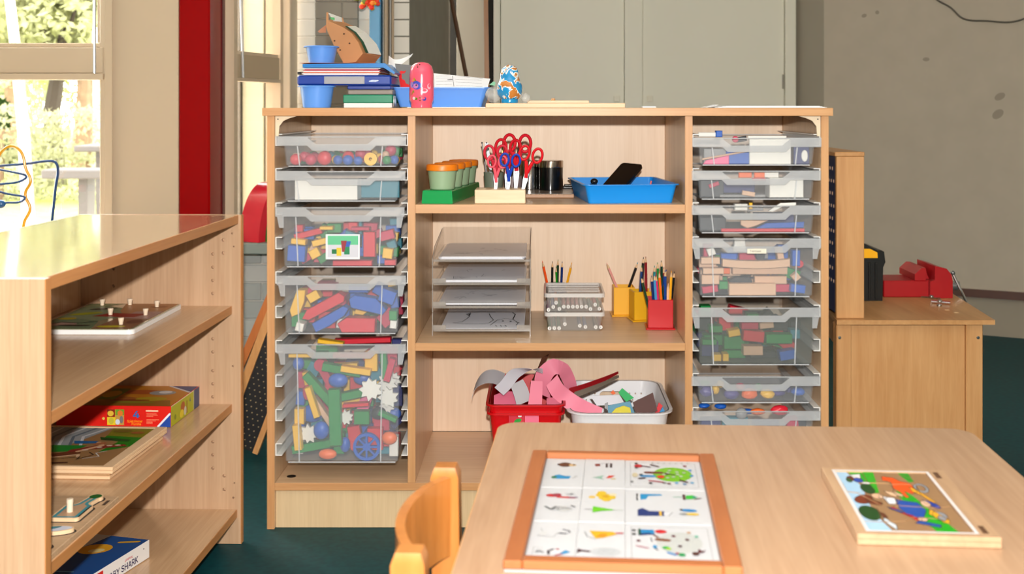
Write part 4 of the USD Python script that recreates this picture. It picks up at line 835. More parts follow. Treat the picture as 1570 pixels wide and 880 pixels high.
def c12(a):
    a.pg([(-.013, .028), (-.006, .030), (-.007, .041), (-.014, .039)], (140, 50, 44)); a.rc(.001, .024, .004, .042, (50, 26, 34)); a.rc(.007, .024, .010, .042, (50, 26, 34)); a.rc(.004, .028, .007, .032, (200, 200, 204)); a.ln([(-.005, .041), (.010, .042)], .001, (90, 90, 90)); a.pg([(-.016, -.020), (-.004, -.012), (.0, -.010), (-.004, -.020), (.0, -.028), (-.010, -.022)], (150, 190, 170)); a.pg([(.002, -.022), (.006, -.010), (.014, -.010), (.009, -.020)], (224, 60, 30)); a.el(.012, -.024, .004, .002, (214, 190, 110), 20)
def c22(a):  # big back right picture, green tree
    a.ln([(-.044, -.05), (-.044, .05), (.044, .05), (.044, -.05), (-.044, -.05)], .0006, (150, 150, 152)); a.el(.012, .002, .026, .030, (124, 196, 20)); a.ln([(-.022, .008), (-.004, .008)], .009, (110, 40, 26)); a.el(.004, .004, .004, .005, (80, 40, 20)); a.ln([(.006, .003), (.014, .000)], .004, (70, 90, 20))
    for k in range(9): a.el(.012 + .017 * math.cos(k * 2.4) * (.4 + .07 * k), .002 + .02 * math.sin(k * 2.4) * (.4 + .07 * k), .0026, .003, (190, 200, 180))
    a.el(-.033, .034, .006, .0065, (206, 14, 36)); a.ln([(-.028, .034), (-.018, .030)], .004, (84, 20, 50)); a.ln([(-.016, .040), (-.006, .032)], .004, (80, 40, 40)); a.ln([(-.028, -.009), (-.014, -.009)], .008, (50, 150, 210)); a.ln([(-.032, -.020), (-.026, -.018)], .005, (60, 24, 34)); a.el(-.004, -.011, .005, .006, (222, 40, 20)); a.ln([(-.019, -.028), (-.002, -.033)], .004, (180, 24, 50)); a.el(.0, -.036, .003, .002, K); a.pg([(.020, -.020), (.032, -.030), (.030, -.034), (.020, -.026)], (80, 26, 20)); a.el(-.038, -.006, .004, .009, (222, 206, 170)); a.el(-.042, -.034, .002, .004, (150, 150, 150))
    for x, y, c in ((.030, .036, (150, 40, 60)), (.036, .018, (60, 150, 214)), (.037, -.005, (60, 150, 214)), (.036, -.034, (90, 170, 214)), (.016, -.036, (90, 170, 220)), (.026, -.040, (110, 150, 190)), (-.036, .042, K), (-.036, .024, K), (-.030, -.006, K), (.006, -.040, (110, 60, 60)), (-.018, -.040, K)): a.el(x, y, .0026, .0032, c)
    for k in range(7): a.el(-.014 + k * .008, .044, .0016, .002, (160, 170, 160))
LABS = {(0, 0): 'white card with an outline animal and small figure at the front left', (1, 0): 'white card with a yellow bottle and a bare grey tree in the tray', (2, 0): 'white card with a winter tree scene at the front right of the tray',
        (0, 1): 'white card with a red bird and grey line drawings in the middle of the tray', (1, 1): 'white card with yellow blossom and a pointed green fir tree', (2, 1): 'white card with blue boots, an umbrella and two feathers',
        (0, 2): 'white card with a brown hedgehog and a blue cap at the back left', (1, 2): 'white card with a striped chair and a grey red bird at the back', (2, 2): 'white card with a round bright green tree scene at the back right'}
for (i, j), d in {(0, 0): c00, (1, 0): c10, (2, 0): c20, (0, 1): c01, (1, 1): c11, (2, 1): c21, (0, 2): c02, (1, 2): c12, (2, 2): c22}.items():
    card(i, j, LABS[(i, j)], xs[i], xs[i + 1], d)
# ---- framed picture jigsaw at the right of the table
PZ = Thing('picture_puzzle', 'wooden framed jigsaw of a child and a bicycle at the right of the table', 'puzzle', (.449, 1.424, TZ + .0004), rz=-4.3)
PW, PL, PH = .160, .243, .0125
PFR = wood('puzzle_frame', (164, 130, 98), (184, 150, 116), (24, 2, 24), rough=.45)
PZ.lpart('base', bx(-PW / 2, PW / 2, -PL / 2, PL / 2, 0, .0062, .0008), PFR)
fx0, fx1, fy0, fy1 = -PW / 2 + .016, PW / 2 - .026, -PL / 2 + .013, PL / 2 - .013
PZ.lpart('frame', minus(bx(-PW / 2, PW / 2, -PL / 2, PL / 2, .0064, PH, .0008), bx(fx0, fx1, fy0, fy1, 0, .05, 0)), PFR, smooth=False)
a = LArt(PZ, PH); w_ = .0042
for q in ((fx0 - w_, fy0 - w_, fx0, fy1 + w_), (fx1, fy0 - w_, fx1 + w_, fy1 + w_), (fx0, fy0 - w_, fx1, fy0), (fx0, fy1, fx1, fy1 + w_)): a.rc(*q, (206, 200, 198))
a.done(PZ, 'white_border')
for y in (-.098, .098): PZ.lpart('finger_slot', bx(PW / 2 - .017, PW / 2 - .0105, y - .012, y + .012, PH - .0001, PH + .0002, .00005), paint((84, 52, 24), .8))
W, L = fx1 - fx0, fy1 - fy0
PWD = (158, 120, 82)
shapes = []
def U(u, v): return (fx0 + u * W, fy0 + v * L)     # u: towards the right of the frame (picture bottom), v: away from the camera
def pgm(pts): return Polygon([U(*p) for p in pts]).buffer(0)
def elp(u, v, a, b, rot=0): return affinity.rotate(affinity.scale(Point(*U(u, v)).buffer(1, quad_segs=6), a * W, b * L), rot)
from shapely import voronoi_polygons, MultiPoint
R_ = random.Random(4)
bgd = sbox(fx0 + .0006, fy0 + .0006, fx1 - .0006, fy1 - .0006)
pcs = [g.intersection(bgd) for g in voronoi_polygons(MultiPoint([U(i / 4 + R_.uniform(.03, .2), j / 5 + R_.uniform(.03, .16)) for i in range(4) for j in range(5)])).geoms]
col = [(pgm([(0, 0), (.24, 0), (.17, .2), (.16, .5), (.20, .7), (.12, 1), (0, 1)]), (170, 206, 232)), (pgm([(.14, 1), (.42, 1), (.34, .62), (.28, .6)]), (44, 168, 20)), (pgm([(.56, .78), (.66, .6), (.76, .3), (.86, 0), (.66, 0), (.58, .25), (.52, .55)]), (20, 164, 16)), (pgm([(.68, 1), (.80, 1), (.80, .84), (.74, .82)]), (20, 150, 20)),
    (elp(.11, .28, .10, .12), (16, 70, 16)), (elp(.24, .68, .07, .09), (16, 70, 20)), (elp(.13, .50, .09, .075, -20), (120, 46, 16)), (pgm([(.15, .52), (.30, .44), (.28, .40), (.16, .44)]), (110, 44, 18)), (elp(.29, .55, .06, .045), (232, 186, 150)), (elp(.34, .53, .04, .03), (240, 200, 166)),
    (pgm([(.34, .54), (.46, .52), (.44, .42), (.36, .42)]), (236, 236, 240)), (pgm([(.46, .5), (.66, .46), (.70, .34), (.62, .22), (.48, .24), (.44, .36)]), (24, 76, 166)), (pgm([(.34, .36), (.40, .30), (.56, .16), (.60, .2), (.46, .28), (.38, .38)]), (214, 16, 30)), (pgm([(.32, .38), (.46, .30), (.44, .28), (.34, .34)]), (30, 80, 160)), (pgm([(.50, .14), (.72, .08), (.74, .12), (.56, .18)]), (24, 76, 160)), (elp(.60, .20, .05, .03), (236, 190, 156)),
    (pgm([(.48, .92), (.60, .90), (.64, .84), (.74, .80), (.76, .66), (.68, .62), (.62, .66), (.62, .54), (.58, .54), (.57, .64), (.52, .72), (.54, .82), (.46, .84)]), (240, 84, 10)), (elp(.45, .60, .04, .06, 20), (232, 190, 150)), (elp(.52, .60, .035, .05, 20), (236, 196, 158)),
    (elp(.82, .72, .075, .085), (150, 152, 158)), (elp(.82, .72, .045, .05), PWD), (elp(.80, .28 - .02, .07, .07), (150, 152, 158)), (pgm([(.70, .74), (.76, .70), (.86, .48), (.84, .46), (.76, .60), (.70, .66)]), (240, 172, 30)), (pgm([(.74, .36), (.86, .22), (.84, .14), (.80, .14), (.70, .28)]), (240, 172, 30)), (elp(.80, .22, .04, .04), (150, 152, 158)), (elp(.80, .44, .05, .07, 25), (24, 60, 160)), (elp(.74, .44, .05, .05), (232, 190, 156)),
    (elp(.16, .87, .06, .05, 30), (110, 40, 20)), (elp(.20, .84, .05, .045), (30, 76, 180)), (pgm([(.14, .94), (.26, .96), (.24, .88), (.16, .88)]), (232, 228, 230)), (elp(.10, .84, .03, .04), (40, 90, 40)), (elp(.26, .78, .05, .02), (230, 224, 220)), (pgm([(.20, .16), (.28, .02), (.30, .1), (.22, .2)]), (214, 226, 236)), (pgm([(.20, .3), (.25, .26), (.26, .2), (.22, .2)]), (110, 50, 24))]
base = bgd
for k, pc_ in enumerate(sorted(pcs, key=lambda g: g.centroid.y)):
    g = pc_.buffer(-.00035)
    if g.is_empty: continue
    h = .0108 + .0004 * (k % 3)
    p = PZ.lpart('puzzle_piece', prism(g, .0064, h), paint(PWD, .4))
    a = LArt(PZ, h); a.dim = .8; a.add(g, PWD)
    for s, c in col:
        q = s.intersection(g)
        if not q.is_empty: a.add(q, c)
    for s, c in col[4:]:
        q = s.boundary.buffer(.0004).intersection(g)
        if not q.is_empty: a.add(q, (60, 44, 30))
    a.done(PZ, 'picture', parent=p)
# ------------------------------------------------------------------ things on the cabinet's open shelves
def openbox(w0, d0, w1, d1, h, th=.0022, r=.012, floor=.0025):
    """A tapered open bin with rounded corners: (w1, d1) at the top, (w0, d0) at the bottom, walls th thick."""
    def ring(w, d, z, rr): 
        c = np.array(rrect(-w / 2, w / 2, -d / 2, d / 2, rr, 4).exterior.coords)[:-1]; return np.c_[c, np.full(len(c), z)]
    o = hull(np.vstack([ring(w0, d0, 0, r * .8), ring(w1, d1, h, r)]))
    k = floor / h
    i = hull(np.vstack([ring(w0 + (w1 - w0) * k - 2 * th, d0 + (d1 - d0) * k - 2 * th, floor, r * .7), ring(w1 - 2 * th + (w1 - w0) * .3, d1 - 2 * th + (d1 - d0) * .3, h * 1.3, r)]))
    return minus(o, i)
def rimring(w, d, r, z0, z1, out, th=.002):
    return prism(rrect(-w / 2 - out, w / 2 + out, -d / 2 - out, d / 2 + out, r + out, 5).difference(rrect(-w / 2 + th, w / 2 - th, -d / 2 + th, d / 2 - th, r, 5)), z0, z1)
Z1 = zs1t + .0004; Z2 = zs2t + .0004; ZBT = zbt + .0004
# green box with four putty jars on it
gx = Thing('green_box', 'long glossy green box carrying the orange lidded jars on the top shelf', 'box', (-.1575 - .068, 2.965, Z1), rz=-8.4)
gx.lpart('body', hull([(sx * (.0385 - i), sy * (.1675 - i), z) for i, z in ((.001, 0), (0, .002), (.002, .030), (.004, .032)) for sx in (-1, 1) for sy in (-1, 1)]), paint((6, 150, 76), .25))
gx.lpart('end_label', bx(.0245, .032, .1680, .1686, .006, .028, .0002), paint((196, 176, 130), .5))
JB = paint((150, 176, 140), .35); JL = paint((236, 126, 16), .4)
def jar(k, label, y):
    a = math.radians(-8.4); w = gx.loc + np.array([-y * math.sin(a) + .003, y * math.cos(a), .0325])
    if k == 0:
        t = Thing('putty_jar', label, 'jar', w, group=None)
        t.lpart('cup', lathe([(0, 0), (.0285, 0), (.0305, .002), (.0355, .046), (0, .046)], 32), JB)
        t.lpart('lid', lathe([(.0, .0462), (.0385, .0462), (.0395, .0475), (.0395, .058), (.0375, .061), (.0355, .0595), (.034, .0595), (0, .0590)], 32), JL)
        return t
    clone(jar0.path, label, 'jar', w, rz=40 * k)
jar0 = jar(0, 'orange lidded green putty jar at the front of the row on the green box', -.125)
for k, (y, l) in enumerate(((-.043, 'second orange lidded putty jar from the front of the row'), (.040, 'third orange lidded putty jar from the front of the row'), (.122, 'last orange lidded putty jar at the back of the row')), 1): jar(k, l, y)
# wooden scissor block and scissors
bxc, byc = XX(767.2, 2.83), 2.845
sb = Thing('scissor_block', 'pale wooden scissor holder block on the top shelf', 'scissor holder', (bxc, byc, Z1))
blk_m = rbox(.1235, .082, .0335, .0015); BW = wood('scissor_block_wood', (216, 190, 150), (234, 212, 178), (2, 30, 30), rough=.5)
SLOTS = [(-.014, -.022), (.016, -.024), (.049, -.020), (-.012, .004), (.014, .010), (.036, .016), (-.044, -.020), (-.044, .010)]
blk_m = minus(blk_m, *[bx(x - .0085, x + .0085, y - .0036, y + .0036, .004, .05, 0) for x, y in SLOTS])
sb.lpart('block', blk_m, BW, smooth=False)
BLADE = paint((150, 152, 156), .5, .9)
def scissors(label, x, y, h, col, tilt, size=1.0, spread=12, white=False, ry=0, up=False):
    """Closed scissors standing in a slot, blades down (or points up)."""
    t = Thing('scissors', label, 'scissors', (bxc + x, byc + y, Z1 + .0045))
    M = paint(col, .3, coat=.3); S = size
    bl = .062 * S + h * 0
    parts = []
    for s in (-1, 1):
        b = front(Polygon([(-.0012, 0), (.0012, 0), (.0058 * S, bl * .75), (.0048 * S, bl), (-.0045 * S, bl), (-.0052 * S, bl * .75)]), -.0011 + s * .0012, -.0001 + s * .0012)
        parts.append(('blade', b, paint((214, 214, 216), .5) if white else BLADE))
        c = np.array([s * .0145 * S, 0, bl + .042 * S])
        loop = [c + np.array([math.cos(a) * .0105 * S, s * .0012, math.sin(a) * .0155 * S]) for a in np.linspace(0, 2 * math.pi, 22, endpoint=False)]
        ring = tube(loop, .0030 * S, 8, closed=True)
        arm = tube([(-s * .001, s * .0012, bl - .012), (s * .0015, s * .0012, bl + .006), (s * .0075 * S, s * .0012, bl + .026 * S)], [.0042 * S, .0048 * S, .0036 * S], 8)
        parts.append(('handle', cat(ring, arm), M))
    parts.append(('pivot_screw', move(lathe([(0, 0), (.0028, 0), (.0024, .0012), (0, .0014)], 12), (0, -.0024, bl - .016), rx=90), STEEL))
    for nm, m, mm in parts: t.lpart(nm, move(m, (0, 0, h), ry=tilt), mm)
PINK = (232, 90, 106); RED = (214, 16, 30); BLUE = (20, 64, 176)
scissors('pink handled scissors at the front left of the wooden block', -.014, -.022, .001, PINK, 4, .92, white=True)
scissors('blue handled scissors at the front middle of the wooden block', .016, -.024, .001, BLUE, 5, .96)
scissors('large red handled scissors leaning right in the wooden block', .049, -.020, .001, RED, 13, 1.12)
scissors('red handled scissors behind the pink ones in the wooden block', -.012, .004, .001, (206, 40, 60), 0, 1.12)
scissors('red handled scissors behind the blue ones in the wooden block', .014, .010, .001, (200, 16, 34), 2, 1.24)
scissors('red handled scissors behind the large red ones in the wooden block', .036, .016, .001, (206, 20, 40), 2, 1.34)
# grey beaker with pointed tools behind the scissors
bk = Thing('beaker', 'grey green plastic beaker behind the scissors on the top shelf', 'cup', (XX(757, 3.0), 3.0, Z1))
bk.lpart('cup', minus(lathe([(0, 0), (.0215, 0), (.0265, .066), (0, .066)], 28), lathe([(0, .003), (.0195, .003), (.0248, .08), (0, .08)], 28)), paint((112, 120, 104), .4), smooth=40)
bk2 = Thing('beaker', 'mauve grey plastic beaker behind the blue scissors on the top shelf', 'cup', (XX(786, 3.01), 3.015, Z1))
bk2.lpart('cup', minus(lathe([(0, 0), (.0215, 0), (.0255, .055), (0, .055)], 28), lathe([(0, .003), (.0195, .003), (.0238, .07), (0, .07)], 28)), paint((128, 112, 112), .4), smooth=40)
for nm, lab, cl, a0, a1, kind in (('compass', 'dark pointed metal tool leaning left out of the grey beaker', (60, 58, 56), (751, 287), (739, 219), 0), ('steel_ruler', 'narrow steel strip leaning left out of the grey beaker', None, (758, 287), (746, 219), 1), ('tweezers', 'thin upright brass coloured tool in the grey beaker', (130, 120, 70), (765, 287), (771.5, 217), 0)):
    p0, p1 = P(*a0, 3.0), P(*a1, 3.0); p0[2] = Z1 + .0035
    m = hull([p + np.array([x, y, 0]) for p, w in ((p0, .0022), (p1, .0045 if kind else .0014)) for x in (-w, w) for y in (-.0012, .0012)])
    t = Thing(nm, lab, 'tool', p0); t.part('shaft', m, BLADE if kind or cl is None else paint(cl, .35, .6)); t.part('tip', ball(p1, .0024 if not kind else .002, sub=1), paint((90, 88, 84), .3, .8))
for k, (a0, a1) in enumerate((((785, 290), (788.5, 213)), ((788, 290), (795, 219)), ((791, 290), (800.5, 218)))):
    p0, p1 = P(*a0, 3.015), P(*a1, 3.015); p0[2] = Z1 + .0035
    t = Thing('craft_needle', ['thin dark pointed steel tool, left of three above the red scissors', 'thin dark pointed steel tool, middle of three above the red scissors', 'thin dark pointed steel tool, right of three above the red scissors'][k], 'tool', p0)
    t.part('shaft', rod(p0, p1, .0022, .0012), paint((90, 90, 90), .3, .8)); t.part('grip', rod(p0 + (p1 - p0) * .02, p0 + (p1 - p0) * .45, .0036), paint((70, 66, 64), .4))
# thin board with two steel canisters
tb = Thing('wooden_board', 'thin dark topped board under the steel canisters on the top shelf', 'board', (XX(850, 3.1), 3.095, Z1))
tb.part('board', bx(XX(800, 2.98), XX(880, 2.98), 2.975, 3.215, Z1, Z1 + .0095), wood('canister_board', (150, 104, 62), (170, 122, 78), (2, 30, 30)))
tb.part('grey_top', bx(XX(800.5, 2.98), XX(879.5, 2.98), 2.976, 3.214, Z1 + .0097, Z1 + .0107, .0002), paint((150, 140, 128), .25))
ZT_ = Z1 + .0109
def canister(label, pxc, Y, r, h, body):
    t = Thing('canister', label, 'canister', (XX(pxc, Y), Y, ZT_))
    t.lpart('body', lathe([(0, 0), (r - .001, 0), (r, .0015), (r, h), (0, h)], 36), body)
    t.lpart('lid', lathe([(0, h + .0002), (r + .0006, h + .0002), (r + .0008, h + .002), (r + .0008, h + .017), (r - .001, h + .019), (0, h + .019)], 36), paint((190, 180, 170), .16, 1.0))
canister('black round canister with a steel lid on the top shelf', 844.3, 3.122, .0335, .061, paint((10, 10, 11), .2, coat=.5))
canister('plain brushed steel canister partly behind the scissors on the top shelf', 812, 3.145, .028, .060, paint((176, 172, 168), .2, 1.0))
st_ = Thing('black_strap', 'folded black strap behind the blue tray on the top shelf', 'strap', (XX(866, 3.19), 3.19, ZT_))
st_.part('strap', bx(XX(863, 3.19), XX(880, 3.19), 3.165, 3.205, ZT_, ZT_ + .006, .002), BLACK); st_.part('strap_end', bx(XX(865, 3.19), XX(879, 3.19), 3.168, 3.203, ZT_ + .0062, ZT_ + .0105, .002), BLACK)
# blue tray with a black phone
bt = Thing('blue_tray', 'bright blue plastic tray on the top shelf at the right', 'tray', (.2075, 2.955, Z1), rz=6.0)
BLUEP = paint((16, 140, 226), .35)
bt.lpart('bin', openbox(.208, .275, .228, .295, .0455, .0022, .012), BLUEP); bt.lpart('rim', rimring(.228, .295, .012, .0440, .0462, .006), BLUEP)
ph = Thing('phone', 'black phone leaning inside the blue tray', 'phone', (XX(955, 2.97), 2.97, Z1 + .003))
w_, l_ = np.array([.050, -.033, -.003]), np.array([.043, .062, .041]); n_ = np.cross(w_, l_); n_ /= np.linalg.norm(n_); l_ = l_ / np.linalg.norm(l_); w_ = w_ / np.linalg.norm(w_)
m = prism(rrect(0, .062, -.074, .084, .009), -.004, .004); v_ = m.vertices; m = tm(P(932, 281, 2.985) + v_[:, :1] * w_ + v_[:, 1:2] * l_ + v_[:, 2:] * n_, m.faces); m = tm(m.vertices + [0, 0, max(0, Z1 + .003 - m.bounds[0][2])], m.faces)
ph.part('case', m, paint((8, 8, 9), .25), smooth=50)
solo('rubber_ball', ball(P(911, 278, 2.9), .0095, (1, 1, .8)) , BLACK, 'small black rubber ball at the left in the blue tray', 'ball', loc=None)
solo('red_peg', rod(P(997, 286, 2.93), P(998.5, 277, 2.93), .0022), paint((230, 110, 100), .4), 'tiny pink red peg standing in the right of the blue tray', 'peg')
# ---- middle shelf: four clear letter trays
ACR = look('clear_acrylic', {'f': ('fresnel', {'IOR': 1.35}), 't': ('transparent_bsdf', {'color': (.95, .94, .93)}), 'p': ('principled_bsdf', {'base_color': (.7, .68, .66), 'roughness': .06, 'specular_ior_level': 1.0}), 'x': ('mix_closure', {}), 'm': ('math', {'math_type': 'multiply_add', 'value2': .3, 'value3': .03}), 'b': ('geometry', {}), 'i': ('math', {'math_type': 'subtract', 'value1': 1.0}), 'k': ('math', {'math_type': 'multiply'})},
    [('b.backfacing', 'i.value2'), ('f.fac', 'k.value1'), ('i.value', 'k.value2'), ('k.value', 'm.value1'), ('m.value', 'x.fac'), ('t.BSDF', 'x.closure1'), ('p.BSDF', 'x.closure2')], 'x.closure')
ACE = clear('acrylic_edge', (176, 168, 160), .55, .1)
lx0, lx1, ly0, ly1, th_ = XX(662.5, 2.867), XX(813.5, 2.867), 2.867, 3.205, .0576
LTL = ['bottom clear letter tray of the stack, with a line drawing of a cat', 'second clear letter tray from the bottom of the stack', 'third clear letter tray from the bottom of the stack', 'top clear letter tray of the stack, with a raised back']
PAP = paint((246, 246, 250), .35); PAPG = paint((238, 239, 246), .35)
for k in range(4):
    zb0 = Z2 + k * (th_ + .0004)
    t = Thing('letter_tray', LTL[k], 'letter tray', ((lx0 + lx1) / 2, (ly0 + ly1) / 2, zb0))
    w = .0022; h = th_ - .0008 if k < 3 else .050
    t.part('floor_plate', bx(lx0 + w, lx1 - w, ly0 + .012, ly1 - w, zb0 + .012, zb0 + .0138, .0003), ACR)
    for s, x in ((1, lx0), (-1, lx1)):
        a, b = (x, x + s * w)
        prof = [(ly0, zb0), (ly0 + .02, zb0), (ly0 + .02, zb0 + .006), (ly1 - .02, zb0 + .006), (ly1 - .02, zb0), (ly1, zb0), (ly1, zb0 + h), (ly0, zb0 + h)] if k < 3 else [(ly0, zb0), (ly0 + .02, zb0), (ly0 + .02, zb0 + .006), (ly1, zb0 + .006), (ly1, zb0 + .062), (ly1 - .05, zb0 + .062), (ly0 + .06, zb0 + .040), (ly0, zb0 + .018)]
        t.part('side_wall', side(Polygon(prof), min(a, b), max(a, b)), ACR, smooth=False)
        e = [(ly0 - .0006, zb0), (ly0 + .0014, zb0), (ly0 + .0014, zb0 + (h if k < 3 else .018)), (ly0 - .0006, zb0 + (h if k < 3 else .018))]
        t.part('edge_strip', side(Polygon(e), min(a, b) - .0002, max(a, b) + .0002), ACE, smooth=False)
        if k < 3: t.part('corner_foot', bx(x, x + s * .034, ly0 + .002, ly0 + .0036, zb0 + .0140, zb0 + .026, .0004), ACE)
    t.part('back_wall', bx(lx0 + w, lx1 - w, ly1 - w, ly1, zb0 + .012, zb0 + (h if k < 3 else .062), .0003), ACR)
    t.part('front_lip', bx(lx0 + w, lx1 - w, ly0 + .0085, ly0 + .0115, zb0 + .0085, zb0 + .0145, .0008), ACE)
    if k == 3:
        q = [(ly1 - .05, zb0 + .062), (ly0 + .06, zb0 + .040), (ly0, zb0 + .018)]
        for x in (lx0 + .0011, lx1 - .0011): t.part('top_edge', tube([(x, y, z + .0008) for y, z in q], .0012, 6), ACE)
    r = random.Random(30 + k)
    nsh = (1, 4, 5, 6)[k]
    pz0 = zb0 + .0140
    ps = Thing('paper_sheets', ['white sheet with a cat drawing in the bottom letter tray', 'paper stack in the second letter tray from the bottom', 'paper stack in the third letter tray from the bottom', 'paper stack in the top letter tray'][k], 'paper', ((lx0 + lx1) / 2, (ly0 + ly1) / 2, pz0))
    for i in range(nsh):
        o = r.uniform(-.004, .004); ox = r.uniform(-.006, .006); g = .0006 if k else .0004
        cx_ = (lx0 + lx1) / 2 + ox + (.004 if k in (0,) else 0)
        ps.part('sheet', bx(cx_ - .105, cx_ + .105, ly0 + .016 + (.0 if k != 1 else .008) + abs(o), ly1 - .03 + o, pz0 + i * .0011 + .0001, pz0 + i * .0011 + .001, .0001), PAP if i % 2 else PAPG)
    a = Art(((lx0 + lx1) / 2 - .1, ly0 + .03, pz0 + nsh * .0011), (1, 0, 0), (0, 1, 0)); D = (24, 24, 26)
    if k == 0:
        a.ln([(.022, .06), (.045, .075), (.055, .12), (.06, .16), (.05, .18), (.06, .21), (.075, .22), (.10, .225), (.125, .215)], .0022, D); a.ln([(.022, .06), (.05, .05), (.10, .045), (.115, .06), (.125, .10), (.115, .15), (.11, .19)], .0022, D)
        a.ln([(.12, .03), (.135, .10), (.155, .12), (.175, .11), (.19, .06), (.185, .03)], .0022, D); a.ln([(.175, .11), (.18, .18), (.172, .21)], .003, D); a.ln([(.185, .07), (.192, .06)], .004, D); a.el(.15, .085, .003, .006, D); a.el(.17, .08, .003, .006, D)
        for x in (.133, .145, .157): a.ln([(x, .025), (x + .004, .012)], .0022, D)
        a.ln([(.05, .18), (.06, .19), (.056, .16)], .004, D)
    else:
        for _ in range(9):
            x, y = r.uniform(.03, .16), r.uniform(.02, .2); a.ln([(x, y), (x + r.uniform(-.03, .03), y + r.uniform(-.02, .02)), (x + r.uniform(-.03, .03), y + r.uniform(-.03, .03))], .0012, (120, 122, 134))
    a.done(ps, 'drawing')
# ---- felt pen boxes
CB = clear('case_plastic', (226, 220, 214), .14, .1); CE = clear('case_edge', (234, 230, 226), .6, .15)
px0, px1, py0, py1, ch = XX(835, 2.926), XX(927, 2.926), 2.926, 3.105, .0475
pens = []
PC = [(120, 60, 140), (30, 90, 170), (30, 100, 170), (230, 130, 40), (20, 120, 70), (170, 30, 50), (180, 60, 80), (170, 50, 70), (200, 110, 120), (226, 226, 226), (30, 40, 44), (20, 110, 100), (190, 40, 60), (30, 130, 80), (150, 40, 60), (40, 100, 160)]
for k in range(2):
    z = Z2 + k * (ch + .0006)
    t = Thing('pen_box', ['lower clear plastic box of felt pens on the middle shelf', 'upper clear plastic box of felt pens on the middle shelf'][k], 'pen box', ((px0 + px1) / 2, (py0 + py1) / 2, z))
    t.lpart('box', openbox(.130, .170, .148, .178, ch, .0016, .008), CB, smooth=False); t.lpart('rim', rimring(.148, .178, .008, ch - .010, ch, .003), CE)
    t.lpart('front_edge', bx(-.062, .062, -.0945, -.0925, ch - .0095, ch - .001, .0006), CE)
    if k:
        for y in (-.045, -.010, .025, .060): t.lpart('lid_rib', bx(-.066, .066, y - .003, y + .003, ch - .002, ch + .0006, .0006), CE)
        t.lpart('lid', bx(-.068, .068, -.084, .084, ch - .0042, ch - .0026, .0004), CB)
R_ = random.Random(8)
def felt_pen(px, py, c, label, group):
    Yf = py0 + .0075 + .004; w = P(px, py, Yf)
    t = Thing('felt_pen', label, 'felt pen', w, group=group)
    t.part('barrel', rod(w + (0, .0062, 0), w + (0, .145, 0), .0048, .0044, 12), paint(c, .35)); t.part('end_cap', rod(w, w + (0, .0060, 0), .0046, .0050, 14), paint((236, 234, 230), .4)); t.part('end_dot', rod(w + (0, -.0004, 0), w + (0, -.0001, 0), .0018, seg=8), paint((170, 168, 166), .5))
CN = {0: 'purple', 1: 'blue', 2: 'blue', 3: 'orange', 4: 'green', 5: 'red', 6: 'red', 7: 'red', 8: 'pink', 9: 'white', 10: 'black', 11: 'teal', 12: 'red', 13: 'green', 14: 'red', 15: 'blue'}
up_ = [(841, 475.2, 0), (848.2, 470.8, 1), (852.6, 464.2, 3), (857.6, 473.8, 4), (864.5, 470.4, 5), (871.3, 470.4, 6), (878.2, 470.4, 7), (885, 470.4, 8), (891.8, 470.4, 9), (898.6, 470.4, 10), (905.4, 474, 11), (912.6, 467.2, 12), (919, 473.6, 13)]
lo_ = [(842.5, 503.5, 13), (850, 503.2, 11), (857.2, 503.2, 4), (866, 497, 9), (889, 499.5, 15), (897.6, 501.3, 2), (913.4, 501.6, 10), (921, 501.8, 14)]
ONUM = ['first', 'second', 'third', 'fourth', 'fifth', 'sixth', 'seventh', 'eighth', 'ninth', 'tenth', 'eleventh', 'twelfth', 'thirteenth']
for lst, nm in ((up_, 'upper'), (lo_, 'lower')):
    for i, (x, y, c) in enumerate(sorted(lst)): felt_pen(x, y, PC[c], '%s felt pen with a white end, %s from the left in the %s pen box' % (CN[c], ONUM[i], nm), None)
# ---- pencil holders and pencils
def holder(label, px, pyb, c, w, h, rz, Y=None):
    Y = Y or YZ(pyb, Z2); t = Thing('pencil_holder', label, 'pencil holder', (XX(px, Y), Y + w / 2, Z2), rz=rz); M = paint(c, .35)
    m = minus(bx(-w / 2, w / 2, -w / 2, w / 2, .0042, h, .001), bx(-w / 2 + .003, w / 2 - .003, -w / 2 + .003, w / 2 - .003, .008, h + .05, 0))
    t.lpart('cup', m, M, smooth=False); t.lpart('base', rbox(w + .011, w + .011, .004, .0015), M); return t
H1 = holder('square orange yellow pencil holder at the left, with a pink pencil', 956.8, 482, (240, 176, 36), .058, .079, 2, 3.13)
H2 = holder('square mustard yellow pencil holder behind the red one', 986, 491, (222, 166, 20), .058, .079, 10, 3.055)
H3 = holder('square red pencil holder full of coloured pencils', 1013.5, 506, (190, 2, 14), .0640, .076, -2, 2.945)
PWOOD = paint((226, 186, 140), .6)
def pencil(label, foot, tip, c, r=.0036, tipc=None):
    d = tip - foot; L = np.linalg.norm(d); d = d / L
    t = Thing('pencil', label, 'pencil', foot); q = foot + d * (L - .016)
    t.part('barrel', rod(foot, q, r, seg=6), paint(c, .3, coat=.4), smooth=False); t.part('sharpened_wood', rod(q + d * .0002, tip - d * .0052, r * .93, .0013, 8), PWOOD); t.part('lead_tip', rod(tip - d * .0050, tip, .0013, .0005, 6), paint(tipc or c, .5))
def inhold(H, x, y): return H.loc + np.array([x, y, .0085])
pencil('pale pink pencil leaning left in the orange yellow holder', inhold(H1, .010, -.012), P(930, 403, 3.145), (232, 160, 150))
pencil('black pencil leaning right in the orange yellow holder', inhold(H1, -.008, .002), P(978, 402, 3.137), (20, 22, 24), tipc=(40, 150, 170))
cup2 = Thing('pencil_cup', 'dark pencil cup hidden behind the felt pen boxes', 'cup', (XX(853, 3.16), 3.16, Z2))
